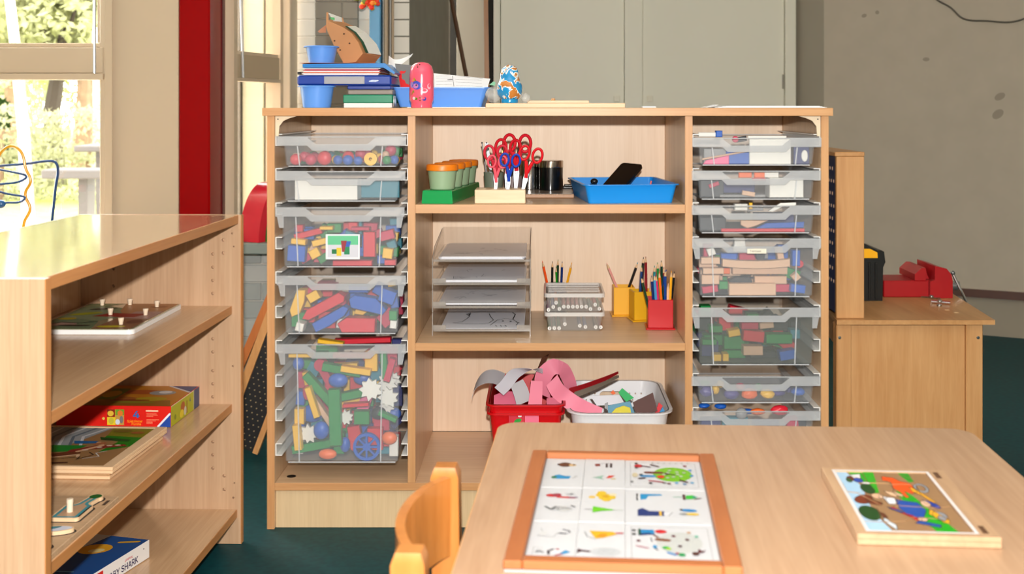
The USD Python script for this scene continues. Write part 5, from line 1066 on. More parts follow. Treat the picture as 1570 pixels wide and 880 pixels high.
cup2.lpart('cup', minus(lathe([(0, 0), (.028, 0), (.030, .085), (0, .085)], 24), lathe([(0, .003), (.026, .003), (.028, .1), (0, .1)], 24)), paint((70, 60, 54), .4), smooth=40)
def back(a, tip, c, label, tc=None): pencil(label, np.array([XX(a, 3.16), 3.16 + (a % 3 - 1) * .010, Z2 + .0035]), P(*tip, 3.16 + (a % 3 - 1) * .010), c, tipc=tc)
back(849, (831.5, 400), (240, 84, 20), 'orange pencil leaning left behind the felt pen boxes'); back(846, (847, 400.5), (24, 30, 26), 'black pencil standing behind the felt pen boxes'); back(854, (855.5, 397.5), (26, 60, 40), 'dark green pencil, tallest of those behind the felt pen boxes', (20, 120, 60))
back(857, (852.5, 408), (20, 140, 30), 'bright green pencil behind the felt pen boxes'); back(859, (862, 400.5), (20, 50, 110), 'dark blue pencil standing behind the felt pen boxes'); back(858, (877, 402), (238, 168, 30), 'yellow pencil leaning right behind the felt pen boxes')
pencil('dark blue pencil in the mustard yellow holder', inhold(H2, -.010, -.006), P(984, 407, 3.07), (24, 60, 120), tipc=(60, 140, 60)); pencil('dark red pencil in the mustard yellow holder', inhold(H2, .012, -.004), P(990, 393, 3.08), (140, 30, 40)); pencil('black pencil in the mustard yellow holder', inhold(H2, -.004, .010), P(986.5, 394, 3.09), (24, 22, 24)); pencil('coral pencil in the mustard yellow holder', inhold(H2, .006, .012), P(991, 411, 3.10), (238, 120, 96))
pencil('light pink pencil in the mustard yellow holder', inhold(H2, .014, .008), P(1001, 416, 3.09), (236, 190, 170))
R3 = [((-.020, -.022), (983, 424), (14, 60, 40), 'dark green pencil leaning left in the red holder', -.005), ((-.008, -.024), (1003, 420), (70, 150, 200), 'light blue pencil in the red holder', 0), ((.0, -.016), (1005.5, 421), (224, 50, 110), 'magenta pencil in the red holder', 0), ((.006, -.024), (1010.5, 416), (244, 110, 20), 'bright orange pencil in the red holder', 0), ((.012, -.012), (1020, 414), (20, 70, 150), 'blue pencil in the red holder', 0),
      ((.016, -.024), (1024.5, 434), (244, 190, 150), 'skin coloured pencil in the red holder', 0), ((.021, -.016), (1029.5, 415), (244, 176, 40), 'yellow pencil in the red holder', 0), ((.024, -.002), (1034, 416), (22, 26, 26), 'black pencil leaning right in the red holder', 0), ((.004, .004), (1008, 402), (30, 130, 60), 'tall green pencil at the back of the red holder', 0), ((.010, .010), (1014, 399), (20, 60, 44), 'tall dark green pencil at the back of the red holder', 0),
      ((-.006, .012), (1018, 409), (150, 26, 34), 'dark red pencil at the back of the red holder', 0), ((-.012, .0), (999, 422), (24, 50, 110), 'navy pencil at the left in the red holder', 0), ((-.020, .010), (1022, 413), (24, 60, 130), 'dark blue pencil crossing at the back of the red holder', 0), ((-.014, .020), (1003.5, 407), (40, 130, 130), 'teal pencil at the back left of the red holder', 0)]
for (x, y), tip, c, l, dy in R3: pencil(l, inhold(H3, x, y), P(*tip, H3.loc[1] + y), c)
# ---- bottom shelf: red basket with paper strips, white basket with scraps
rb = Thing('red_basket', 'red plastic basket of pink and grey paper strips on the bottom shelf', 'basket', (XX(806, 2.87), 3.035, ZBT))
REDP = paint((206, 4, 14), .35); RH = .165
rb.lpart('bin', openbox(.150, .290, .186, .330, RH, .003, .018), REDP); rb.lpart('rim', rimring(.186, .330, .018, RH - .004, RH, .007), REDP); rb.lpart('lower_band', rimring(.184, .328, .018, RH - .026, RH - .021, .006, -.0005), REDP)
bgx = rb.loc
fr_ = Thing('basket_sticker', 'colour sticker on the front of the red basket', 'sticker', P(800, 643, 2.866)); yq = rb.loc[1] - .1655 + .003
fr_.part('sticker', bx(XX(780, 2.87), XX(826, 2.87), yq - .0034, yq - .0030, ZZ(655, 2.87), ZZ(637, 2.87), .0001), paint((206, 40, 60), .4)); a = Art((XX(780, 2.87), yq - .0034, ZZ(655, 2.87)), (1, 0, 0), (0, 0, 1)); k_ = 2.87 / FPX
a.rc(25 * k_, 6 * k_, 46 * k_, 18 * k_, (236, 110, 140)); a.el(14 * k_, 10 * k_, 6 * k_, 3 * k_, (40, 150, 50), 20); a.el(17 * k_, 17 * k_, 3 * k_, 1.5 * k_, (240, 240, 240)); a.done(fr_, 'picture')
wk = Thing('white_basket', 'white plastic basket of card scraps on the bottom shelf', 'basket', (XX(951, 2.87), 3.03, ZBT))
WP = paint((232, 232, 234), .35); WH = .147
body = openbox(.205, .290, .250, .340, WH, .0028, .045)
slot = LineString([(-.024, .108), (.024, .108)]).buffer(.011)
cutters = [front(slot, .1, .2)] + [front(Point(x * .016 + .008 * (z % 2), .045 + z * .017).buffer(.0022, quad_segs=3), .1, .2) for z in range(5) for x in range(-5, 6) if not (z > 2 and abs(x) < 3)]
body = minus(body, *cutters)
wk.lpart('bin', body, WP, smooth=40); wk.lpart('rim', rimring(.250, .340, .045, WH - .004, WH, .009), WP)
wr = P(790, 600, 3.0)
PK = paint((240, 136, 160), .6); GR = paint((176, 174, 178), .55); DB = paint((92, 52, 34), .6)
def strip(label, pts, half, c, n=24, nm='paper_strip', sm=True):
    path = [P(x, y, Y) for x, y, Y in pts]; solo(nm, ribbon(path, [np.array(h) * .0016 for h in half] if np.ndim(half) > 1 else np.array(half) * .0016, .0008, n, sm), c, label, 'paper', smooth=50)
strip('broad pink paper strip arching out of the red basket', [(835, 607, 2.98), (831, 585, 2.975), (838, 570, 2.97), (850, 562, 2.97), (862, 566, 2.98), (871, 580, 3.0), (874, 598, 3.02), (866, 606, 3.03)], [(-10, 3, 4), (-12, 3, 4), (-12, 3, 6), (-4, 4, 12), (7, 4, 9), (10, 4, 3), (10, 4, 0), (9, 4, -4)], PK)
strip('pink paper strip hanging from the red into the white basket', [(846, 583, 2.945), (853, 596, 2.935), (866, 609, 2.915), (880, 619, 2.91), (897, 627, 2.915), (922, 634, 2.92)], [(9, 4, 8), (9, 4, 8), (9, 4, 9), (8, 4, 10), (4, 4, 10), (2, 3, 8)], PK)
strip('pink paper piece standing in the front of the red basket', [(823, 584, 2.925), (822, 600, 2.92), (820, 622, 2.915)], [(9, 2, -1), (10, 2, -1), (11, 2, 0)], PK, 8)
strip('folded pink paper lying low at the left in the red basket', [(757, 617, 2.93), (775, 611, 2.95), (800, 611, 2.96)], [(0, 9, 9), (0, 9, 9), (0, 9, 7)], paint((226, 112, 140), .6), 8)
strip('pink paper corner at the right in the red basket', [(838, 618, 2.905), (852, 616, 2.91), (868, 617, 2.92)], [(0, 9, 5), (0, 9, 5), (0, 9, 3)], paint((226, 120, 146), .6), 8)
strip('grey paper strip curling out over the left side of the red basket', [(725, 605, 2.95), (729, 592, 2.95), (740, 580, 2.95), (755, 577, 2.95), (772, 583, 2.955)], [(1, 10, 4), (2, 10, 6), (2, 12, 8), (2, 12, 8), (2, 12, 8)], GR)
strip('shiny pale grey paper strip folded across the red basket', [(765, 600, 2.915), (777, 588, 2.92), (788, 574, 2.93), (805, 567, 2.945), (832, 568, 2.965)], [(7, 3, -7), (8, 3, -6), (8, 6, -6), (1, 8, -3), (0, 8, 3)], paint((208, 206, 214), .3))
strip('square grey paper piece in the middle of the red basket', [(792, 586, 2.935), (799, 602, 2.93), (803, 618, 2.925)], [(10, 3, 4), (11, 3, 5), (11, 3, 4)], GR, 8)
strip('dark brown card strip standing at the back of the red basket', [(817, 585, 3.05), (826, 568, 3.05), (836, 546, 3.05)], [(5, 3, 3), (5, 3, 3), (6, 3, 3)], DB, 8)
strip('dark red card strip sticking out of the white basket to the right', [(872, 600, 2.99), (905, 590, 3.0), (948, 571, 3.01)], [(1, 5, 4), (1, 5, 4), (0, 3, 1)], paint((150, 14, 24), .5), 8)
strip('grey brown card strip below the dark red one', [(880, 606, 2.975), (912, 594, 2.985), (949, 577, 2.995)], [(1, 5, 4), (1, 5, 3), (0, 3, 1)], paint((128, 118, 104), .6), 8)
def scrap(label, pts, Y, c, tilt=.25, nm='card_scrap'):
    p = Polygon(pts); cx_, cy_ = p.centroid.coords[0]
    top = [P(x, y, Y - (cy_ - y) * .0016 * -tilt) for x, y in pts]; v = np.array(top); n = np.array([0, .0009, 0])
    solo(nm, hull(np.vstack([v - n, v + n])), c, label, 'card')
scrap('dark brown card square in the white basket', [(970, 617), (1001, 602), (1008, 630), (976, 636)], 2.90, paint((78, 34, 24), .6)); scrap('small green card piece below the handle hole of the white basket', [(948, 602), (954, 595), (972, 610), (960, 616)], 2.955, paint((24, 176, 90), .6)); scrap('blue grey card in the white basket', [(931, 622), (966, 615), (974, 636), (933, 636)], 2.925, paint((90, 150, 176), .6))
scrap('yellow paper disc in the white basket', [(936, 635), (944, 626), (956, 622), (966, 625), (968, 636)], 2.907, paint((214, 200, 40), .6)); scrap('red card piece at the right in the white basket', [(1003, 636), (1010, 617), (1016, 622), (1008, 637)], 2.92, paint((214, 24, 40), .6)); scrap('orange card dot behind the white basket handle hole', [(936, 602), (940, 598), (944, 603), (940, 605)], 2.97, paint((240, 100, 30), .6)); scrap('white card sheet lying in the back of the white basket', [(905, 607), (950, 605), (958, 619), (915, 622)], 2.99, paint((226, 226, 232), .6))
scrap('small blue card slip at the right edge in the white basket', [(1011, 632), (1016, 624), (1019, 630), (1015, 637)], 2.935, paint((40, 140, 200), .6)); scrap('black card bit at the left of the blue grey card', [(927, 619), (932, 617), (932, 627), (927, 626)], 2.915, BLACK)
# ------------------------------------------------------------------ things on top of the cabinet
ZC = ZTOP + .0004
SKYB = paint((92, 150, 232), .35)
def pail(label, pxc, Y, z, rt, rb_, h):
    t = Thing('blue_tub', label, 'tub', (XX(pxc, Y), Y, z))
    t.lpart('wall', minus(lathe([(0, 0), (rb_ - .002, 0), (rb_, .002), (rt, h), (0, h)], 40), lathe([(0, .0025), (rb_ - .002, .0025), (rt - .0018, h + .0001), (rt, h + .01), (0, h + .01)], 40)), SKYB, smooth=40)
    t.lpart('rim', lathe([(rt + .0002, h - .003), (rt + .0046, h - .0038), (rt + .005, h - .002), (rt + .003, h), (rt + .0002, h)], 40), SKYB); return t
zbi = ZZ(131, 2.9)
pail('light blue round plastic tub standing on the cabinet top at the left', 486, 2.9, ZC, .0425, .0345, zbi - ZC - .0006)
PYp = paint((222, 222, 220), .6)
gbx = Thing('green_case', 'green topped white flat case under the blue folders on the cabinet', 'case', (XX(564.5, 2.9), 2.97, ZC)); k9 = 2.9 / FPX
zc1, zc2 = ZZ(158, 2.9), ZZ(145.2, 2.9)
gbx.part('white_base', bx(XX(527, 2.9), XX(601, 2.9), 2.9, 3.1, ZC, zc1, .001), PYp); gbx.part('green_lid', bx(XX(526, 2.9), XX(602, 2.9), 2.899, 3.101, zc1 + .0003, zc2, .002), paint((10, 128, 92), .35))
for i in range(4): gbx.part('spiral_ring', tube([np.array([XX(603.6, 2.9), 2.905 + i * .012, ZC + .005 + .022 * .5]) + np.array([0, .003 * math.cos(a), .014 * math.sin(a)]) for a in np.linspace(0, 6.28, 14, endpoint=False)], .0009, 5, closed=True), STEEL)
sl = Thing('grey_folder', 'grey flat folder lying on the green case', 'folder', (XX(557, 2.9), 3.0, zc2)); zg = ZZ(137.3, 2.9)
sl.part('cover', bx(XX(533, 2.9), XX(602, 2.9), 2.902, 3.12, zc2 + .0004, zg, .002), paint((136, 126, 118), .5))
bl = Thing('blue_folder', 'thin dark blue folder lying on the grey folder', 'folder', (XX(557, 2.9), 3.0, zg)); zb3 = ZZ(131.3, 2.9)
bl.part('cover', bx(XX(533, 2.9), XX(600, 2.9), 2.895, 3.1, zg + .0004, zb3, .002), paint((14, 50, 140), .35))
bb = Thing('ring_binder', 'dark blue ring binder with a grey label strip on the cabinet', 'binder', (XX(528, 2.9), 3.0, zb3)); zb4 = ZZ(115.5, 2.9)
bb.part('cover', bx(XX(455.5, 2.885), XX(600, 2.885), 2.885, 3.12, zb3 + .0006, zb4, .004), paint((14, 56, 150), .3)); bb.part('label_strip', bx(XX(497, 2.885), XX(559, 2.885), 2.8838, 2.8848, zb3 + .004, zb4 - .003, .0003), paint((150, 150, 156), .4))
a = Art((XX(559, 2.885), 2.8847, zb3), (1, 0, 0), (0, 0, 1)); a.ln([(.012, .011), (.02, .013), (.034, .0125), (.026, .010), (.012, .0105)], .0022, (190, 206, 232)); a.done(bb, 'scribble')
pp = Thing('paper_pile', 'pile of pink, white and orange papers between the blue folders', 'papers', (XX(532, 2.9), 3.0, zb4))
rr_ = random.Random(2); zz_ = zb4 + .0004
for i, c in enumerate([(226, 222, 226), (236, 234, 236), (236, 110, 60), (240, 240, 240), (214, 120, 130), (206, 112, 128), (230, 226, 230)]):
    hgt = .0026; dxl = rr_.uniform(0, 5); xs_ = np.linspace(XX(462 + dxl, 2.9), XX(585 - rr_.uniform(0, 5), 2.9), 12); zs_ = zz_ + .0012 + .0 * xs_
    pp.part('sheets', bx(xs_[0], xs_[-1], 2.897 + rr_.uniform(0, .006), 3.1, zz_, zz_ + hgt - .0003, .0006), paint(c, .6)); zz_ += hgt
pp.part('clip', bx(XX(456, 2.9), XX(461.5, 2.9), 2.90, 2.93, zb4 + .002, zb4 + .009, .001), BLACK)
tf = Thing('folder', 'bright blue plastic folder on top of the paper pile', 'folder', (XX(535, 2.9), 3.0, zz_))
pl = [(XX(464, 2.89), zz_ + .0006), (XX(588, 2.89), zz_ + .0006), (XX(604, 2.89), zz_ - .016), (XX(606, 2.89), zz_ - .012), (XX(590, 2.89), zz_ + .0115), (XX(464, 2.89), zz_ + .0095)]
tf.part('cover', front(Polygon(pl), 2.89, 3.11), paint((14, 116, 190), .3), smooth=False); tf.part('red_edge', bx(XX(459, 2.89), XX(575, 2.89), 2.8905, 3.1, zz_ + .0118, zz_ + .0126, .0002), paint((214, 110, 96), .5))
zst = zz_ + .0130
pail('light blue round plastic tub on top of the folder stack', 493, 2.945, zst, .0400, .0320, .044)
# kraft paper bag leaning on the tub
kb_ = Thing('paper_bag', 'brown kraft paper bag with a white label leaning on top of the folder stack', 'paper bag', (XX(540, 2.99), 3.02, zst))
KR = paint((180, 126, 80), .7, mottled=.08)
F_ = [(500.5, 40), (503.5, 30), (526, 40), (539, 49), (549, 63), (556.5, 80), (545.5, 93.2), (527, 95), (513, 70), (502, 46)]
Fp = np.array([P(x, y, 2.985) for x, y in F_]); off = np.array([.034, .09, -.002]); top_off = np.array([.012, .07, .010])
w_ = np.linspace(0, 1, len(F_)); Bp = np.array([p + (off if y > 62 else top_off + (off - top_off) * max(0, (y - 30) / 32)) for p, (x, y) in zip(Fp, F_)])
bz = min(Fp[:, 2].min(), Bp[:, 2].min()); Fp[:, 2] += zst - bz + .0003; Bp[:, 2] += zst - bz + .0003
mid = (Fp + Bp) / 2; mid = mid + (mid - mid.mean(0)) * .05
kb_.part('bag', hull(np.vstack([Fp, Bp, mid])), KR, smooth=30)
edge = [3, 4, 5]
lp_ = []
for i in range(2, 6): lp_ += [Fp[i] + (Bp[i] - Fp[i]) * .22 + np.array([.0022, -.001, .0018]), Fp[i] + (Bp[i] - Fp[i]) * .97 + np.array([.0022, 0, .0018])]
ms = []
for i in range(3):
    q = [lp_[2 * i], lp_[2 * i + 1], lp_[2 * i + 3], lp_[2 * i + 2]]; n_ = np.cross(q[1] - q[0], q[3] - q[0]); n_ /= np.linalg.norm(n_); ms.append(hull([p + n_ * s for p in q for s in (-.0007, .0007)]))
kb_.part('white_label', cat(*ms), paint((226, 224, 216), .5))
st = []
for i in range(2, 5):
    q = [Fp[i] + (Bp[i] - Fp[i]) * s + np.array([.003, -.0014, .0028]) for s in (.10, .24)] + [Fp[i + 1] + (Bp[i + 1] - Fp[i + 1]) * s + np.array([.003, -.0014, .0028]) for s in (.24, .10)]; n_ = np.cross(q[1] - q[0], q[3] - q[0]); n_ /= np.linalg.norm(n_); st.append(hull([p + n_ * s for p in q for s in (-.0004, .0004)]))
kb_.part('green_stripe', cat(*st), paint((20, 74, 48), .5))
for x, y in ((513, 60.5), (536, 64.5), (527.5, 50), (521.7, 74.6)): kb_.part('punch_hole', move(lathe([(0, 0), (.0022, 0), (.0022, .0006), (0, .0006)], 10), P(x, y, 2.985) + np.array([0, -.0007 - .0006, zst - bz]), rx=-90), paint((70, 42, 22), .8))
dz = np.array([0, 0, zst - bz])
def flap(nm, pts, Y, c, nrm=(0, .0008, 0)):
    v = np.array([P(x, y, Y + dy) + dz for x, y, dy in pts]); kb_.part(nm, hull(np.vstack([v - np.array(nrm), v + np.array(nrm)])), c)
flap('top_flap', [(503, 17.5, .01), (505, 18, .01), (524, 25, .05), (525.5, 36, .06), (512, 31.5, .02)], 2.984, paint((214, 214, 206), .5)); flap('flap_mark', [(506, 24, .0), (513, 25, .0), (513, 29, .0), (508, 28, .0)], 2.979, paint((60, 150, 80), .5)); flap('side_flap', [(487, 46, .0), (500, 36, .01), (500, 48, .01), (490, 48.5, .0)], 2.99, paint((170, 116, 84), .7)); flap('crimp', [(500.5, 17, .0), (503.5, 17, .0), (504, 40, .0), (500, 40, .0)], 2.985, KR); flap('crimp', [(524.5, 25, .05), (526, 25, .05), (528, 38, .05), (526, 38, .05)], 2.985, KR)
# light blue flat tub with paper, a card with a red shape, a calendar sheet
tbx = Thing('blue_bin', 'light blue rectangular bin behind the pink nesting doll', 'bin', (XX(674.5, 2.95), 3.06, ZC + .0022))
tw = 147 * 2.95 / FPX
tbx.lpart('bin', openbox(tw * .86, .19, tw, .21, .0505, .0022, .012), SKYB); tbx.lpart('rim', rimring(tw, .21, .012, .0475, .0505, .005), SKYB)
solo('paper_sheet', bx(XX(622, 2.9), XX(745, 2.9), 2.93, 3.17, ZC, ZC + .0018, .0003), PAPER, 'white paper sheet lying under the light blue bin', 'paper')
def leafcard(nm, pts, c, label, cat_, th=.0006):
    v = np.array(pts); n_ = np.cross(v[1] - v[0], v[-1] - v[0]); n_ /= np.linalg.norm(n_); return hull(np.vstack([v - n_ * th, v + n_ * th]))
cs_ = Thing('calendar_sheet', 'printed white calendar sheet standing in the light blue bin', 'paper', P(705, 128, 3.1))
cpts = [P(666, 137, 3.07), P(746, 139, 3.07), P(751.5, 121, 3.12), P(665, 112.5, 3.12)]; cs_.part('sheet', leafcard('', cpts, None, '', ''), PAPER)
U_ = cpts[1] - cpts[0]; V_ = cpts[3] - cpts[0]; a = Art(cpts[0] + np.cross(U_, V_) / np.linalg.norm(np.cross(U_, V_)) * .0007, U_, V_)
for v in (.3, .5, .68): a.ln([(.04, v), (.34, v + .03)], .012, (150, 150, 152)); a.ln([(.42, v - .03), (.92, v - .06)], .012, (150, 150, 152))
a.ln([(.38, .2), (.36, .85)], .01, (130, 130, 132)); a.ln([(.42, .86), (.94, .72)], .012, (120, 120, 124)); a.ln([(.28, .6), (.34, .62)], .05, (110, 110, 112)); a.ln([(.05, .80), (.33, .86)], .012, (150, 150, 152)); a.done(cs_, 'print')
gc = Thing('picture_card', 'grey card with a red shape standing in the light blue bin', 'card', P(632, 128, 3.0))
gp = [P(618, 138, 2.99), P(638, 138, 2.99), P(642, 101, 3.02), P(605.5, 97.5, 3.02)]; gp = [P(614, 138, 2.99), P(640, 138, 2.99), P(641, 101, 3.02), P(605.5, 97.5, 3.02)]
gc.part('card', leafcard('', gp, None, '', ''), paint((112, 112, 112), .5)); U_ = gp[1] - gp[0]; V_ = gp[3] - gp[0]; nn = np.cross(U_, V_); nn /= np.linalg.norm(nn); a = Art(gp[0] + nn * .0007, U_, V_)
a.pg([(.04, .05), (.62, .08), (.56, .2), (.40, .24), (.38, .36), (.22, .42), (.28, .62), (.42, .62), (.50, .66), (.58, .74), (.44, .70), (.24, .72), (.10, .60), (.06, .40)], (214, 14, 24)); a.done(gc, 'print')
solo('crumpled_paper', cat(ribbon([P(596, 92, 3.05), P(608, 97, 3.03), P(622, 91, 3.04), P(632, 84, 3.06)], [(0, .004, .012), (0, .004, .010), (.002, .004, .007), (.002, .004, .004)], .0008, 14), ribbon([P(596, 101, 3.04), P(604, 104, 3.035), P(612, 98, 3.03)], [(0, .004, .008), (0, .004, .010), (0, .004, .006)], .0008, 10)), paint((232, 232, 230), .6), 'crumpled white paper between the folder stack and the blue bin', 'paper', smooth=50)
# nesting dolls
def lathe_r(prof, z): zs = [p[1] for p in prof]; rs = [p[0] for p in prof]; return np.interp(z, zs, rs)
def decal(center, prof, poly, out=.0005):
    """An outline in (arc, height) wrapped on a turned shape, facing the camera."""
    ms = []
    for g in polys(poly):
        v, f = trimesh.creation.triangulate_polygon(g.segmentize(.004), engine='earcut'); m = trimesh.Trimesh(np.c_[v, np.zeros(len(v))], f); m = m.subdivide().subdivide() if len(f) < 80 else m
        q = []
        for s, z, _ in m.vertices:
            R0 = lathe_r(prof, z); th = s / max(lathe_r(prof, g.centroid.y), .008) - math.pi / 2; R0 += out; q.append((center[0] + R0 * math.cos(th), center[1] + R0 * math.sin(th), center[2] + z))
        ms.append(tm(q, m.faces))
    return cat(*ms)
def el_(x, y, a, b, rot=0): return affinity.rotate(affinity.scale(Point(x, y).buffer(1, quad_segs=5), a, b), rot)
kd = 2.84 / FPX
pd = Thing('nesting_doll', 'glossy pink wooden nesting doll painted with flowers on the cabinet top', 'nesting doll', (XX(646.5, 2.84), 2.84, ZC))
prof = [(0.0, 0), (.0255, 0), (.0262, .003), (.0262, .012), (.0300, .020), (.0308, .034), (.0302, .050), (.0296, .066), (.0298, .080), (.0285, .092), (.0245, .103), (.017, .1095), (.008, .1122), (0, .1128)]
pd.lpart('lower_half', lathe([p for p in prof if p[1] <= .05] + [(0, .05)], 44), paint((238, 86, 112), .18, coat=.8), smooth=50); pd.lpart('upper_half', lathe([(0, .0502), (.0302, .0502)] + [p for p in prof if p[1] > .0502], 44), paint((238, 86, 112), .18, coat=.8), smooth=50)
cdl = (XX(646.5, 2.84), 2.84, ZC); pr_ = [p for p in prof[1:]]
def dd(poly, c, nm='painted_mark', o=.0005): pd.part(nm, decal(cdl, pr_, poly, o), paint(c, .25, coat=.6), smooth=True)
dd(el_(-.010, .055, .0125, .0105, -20).difference(el_(-.012, .053, .007, .006)), (60, 76, 180), 'painted_flower'); dd(el_(-.012, .053, .0068, .0058), (190, 120, 180), o=.0006); dd(el_(-.010, .055, .0024, .0022), (70, 70, 60), o=.0009); dd(el_(-.024, .056, .006, .008, 20), (150, 120, 180), 'painted_flower'); dd(el_(-.016, .070, .0022, .004), (190, 130, 40)); dd(el_(-.013, .067, .0022, .003, 40), (120, 120, 50)); dd(el_(-.019, .067, .0022, .003, -40), (190, 150, 60))
dd(el_(-.022, .036, .0022, .005, -20), (160, 110, 40)); dd(el_(-.018, .040, .0018, .004, 30), (120, 120, 40)); dd(el_(-.011, .022, .004, .003), (90, 120, 30)); dd(el_(-.001, .0245, .003, .0018), (130, 90, 30)); dd(el_(-.001, .0175, .0022, .0018), (130, 80, 30)); dd(el_(.0095, .0215, .005, .0046).difference(el_(.008, .023, .0032, .0026)), (50, 70, 170), 'painted_flower'); dd(el_(.0095, .041, .009, .0058, 10).difference(el_(.0095, .043, .006, .0032)), (246, 200, 214), 'painted_flower'); dd(el_(.022, .052, .005, .007).difference(el_(.023, .054, .003, .004)), (244, 170, 190)); dd(el_(-.017, .023, .004, .004), (240, 200, 210))
for x, z in ((-.0085, .1045), (-.0025, .1055), (-.007, .0995)): dd(el_(x, z, .0016, .0018), (60, 50, 20))
gd = Thing('nesting_doll', 'pear shaped blue and orange painted nesting doll on the wooden boards', 'nesting doll', (XX(781.5, 2.86), 2.86, ZC + .0120))
gprof = [(0, 0), (.0205, 0), (.0212, .003), (.0205, .009), (.0225, .0105), (.030, .020), (.0325, .032), (.0308, .044), (.0262, .055), (.0232, .063), (.0235, .072), (.0205, .083), (.0135, .091), (.006, .0945), (0, .095)]
GLB = look('painted_globe', {'g': ('texture_coordinate', {}), 't': ('noise_texture', {'scale': 40.0, 'detail': 4.0, 'roughness': .55, 'distortion': .6}), 'r': ('rgb_ramp', {'ramp': [(.0, lin((10, 130, 190))), (.50, lin((14, 140, 200))), (.515, lin((230, 236, 232))), (.55, lin((226, 232, 226))), (.56, lin((190, 120, 50))), (1., lin((206, 130, 54)))]}),
    'p': ('principled_bsdf', {'roughness': .2, 'coat_weight': .8, 'coat_roughness': .06})}, [('g.object', 't.vector'), ('t.fac', 'r.fac'), ('r.color', 'p.base_color')])
gd.lpart('foot', lathe([p for p in gprof if p[1] <= .0105] + [(0, .0105)], 40), paint((16, 140, 196), .2, coat=.6)); gd.lpart('lower_half', lathe([(0, .0107), (.0226, .0107)] + [p for p in gprof if .0107 < p[1] <= .044] + [(0, .044)], 44), GLB, smooth=50); gd.lpart('upper_half', lathe([(0, .0442), (.0306, .0442)] + [p for p in gprof if p[1] > .0442], 44), GLB, smooth=50)
wbd = Thing('wooden_board', 'thin pale wooden boards stacked under the blue nesting doll', 'board', (XX(850, 2.9), 2.93, ZC))
wbd.part('board', bx(XX(745, 2.83), XX(958, 2.83), 2.82, 3.05, ZC, ZC + .0112, .0008), wood('pale_board', (206, 170, 130), (224, 190, 150), (2, 30, 30), rough=.45)); wbd2 = Thing('wooden_board', 'small upper wooden board with a knob to the right of the blue nesting doll', 'board', (XX(850, 2.95), 2.96, ZC + .0114))
wbd2.part('board', bx(XX(808, 2.95), XX(902, 2.95), 2.91, 3.0, ZC + .0115, ZC + .0185, .0008), wood('pale_board', (206, 170, 130), (224, 190, 150), (2, 30, 30), rough=.45)); wbd2.part('knob', lathe([(0, 0), (.006, 0), (.005, .005), (0, .006)], 14, (XX(848, 2.95), 2.95, ZC + .0186)), BIRCH)
bag = trimesh.creation.icosphere(3, 1.0); v = bag.vertices.copy(); bag.vertices = v * (np.array([.019, .02, .020]) * (1 + .5 * (meshkit.fbm(v * 2.1 + 5, 4, 3) - .5)[:, None])); bag.apply_translation((XX(756, 2.9), 2.895, ZC + .0112 + .0215))
solo('plastic_bag', bag, clear('bag_film', (222, 222, 218), .3, .15), 'crumpled clear plastic bag at the left of the blue nesting doll', 'plastic bag', smooth=25)
bag2 = bag.copy(); bag2.apply_scale(.62) if False else None
c0_ = bag.bounds.mean(0); b2 = bag.copy(); b2.apply_translation(-c0_); b2.apply_scale(.6); b2.apply_translation((XX(806, 2.95), 2.89, ZC + .0112 + .0135)); solo('plastic_bag', b2, clear('bag_film', (222, 222, 218), .3, .15), 'small crumpled clear plastic scrap at the right of the blue nesting doll', 'plastic bag', smooth=25)
solo('green_clip', hull([P(x, y, Y) for x, y in ((750, 130), (757, 124.5), (760, 127), (758, 131.5)) for Y in (2.888, 2.893)]), paint((20, 140, 80), .4), 'small green plastic clip on the clear bag', 'clip')
ps_ = Thing('paper_sheets', 'thin pile of white papers lying at the right end of the cabinet top', 'paper', (XX(1185, 2.9), 2.95, ZC))
for i in range(4): ps_.part('sheet', bx(XX(1096 + i * 6, 2.8), XX(1268 - i * 3, 2.8), 2.80 + i * .004, 3.0, ZC + i * .0012, ZC + i * .0012 + .001, .0002), PAPER)
solo('paper_sheet', ribbon([P(1078, 163.4, 2.86) * [1, 1, 0] + [0, 0, ZC + .0010], P(1092, 162, 2.86) * [1, 1, 0] + [0, 0, ZC + .005], P(1097, 161, 2.86) * [1, 1, 0] + [0, 0, ZC + .0075]], (0, .05, 0), .0008, 8), PAPER, 'curled white paper corner at the left of the paper pile', 'paper')
solo('jar_cap', bx(XX(985, 2.85), XX(1006, 2.85), 2.85, 2.89, ZC, ZC + .0036, .001), WHITE, 'small flat white lid lying on the middle of the cabinet top', 'jar cap')
# rolled sheets of paper lying behind the topmost trays
for px0_, px1_, lab in ((480, 622, 'rolled pale pink paper lying above the topmost left tray'),): 
    pass
# ------------------------------------------------------------------ the workbench at the right
BY, BZ = 2.885, .4845
wbn = Thing('workbench', 'low birch plywood workbench at the right of the cabinet', 'workbench', (.94, 3.2, 0))
tx0, tx1 = XX(1283, BY), XX(1525.5, BY)
tp = prism(Polygon([(tx0, BY), (tx1, BY), (tx1 + .062, BY + .62), (tx0 + .062, BY + .62)]).buffer(.004).buffer(-.004), BZ - .0115, BZ)
wbn.part('bench_top', tp, BIRCH_FLAT)
lz = BZ - .0117
def leg(x0, x1, y0, y1): wbn.part('leg', bx(x0, x1, y0, y1, 0, lz, .002), BIRCH)
l0, l1, r0, r1 = XX(1278, BY + .025), XX(1300, BY + .025), XX(1480, BY + .025), XX(1505.5, BY + .025)
l0 = max(l0, tx0 + .004)
leg(l0, l0 + .038, BY + .018, BY + .055); leg(r0, r1, BY + .018, BY + .055); leg(l0 + .05, l0 + .088, BY + .55, BY + .59); leg(r0 + .05, r1 + .05, BY + .55, BY + .59)
wbn.part('end_panel', bx(l0 + .0385, r0 - .0005, BY + .026, BY + .038, .10, lz, .001), BIRCH)
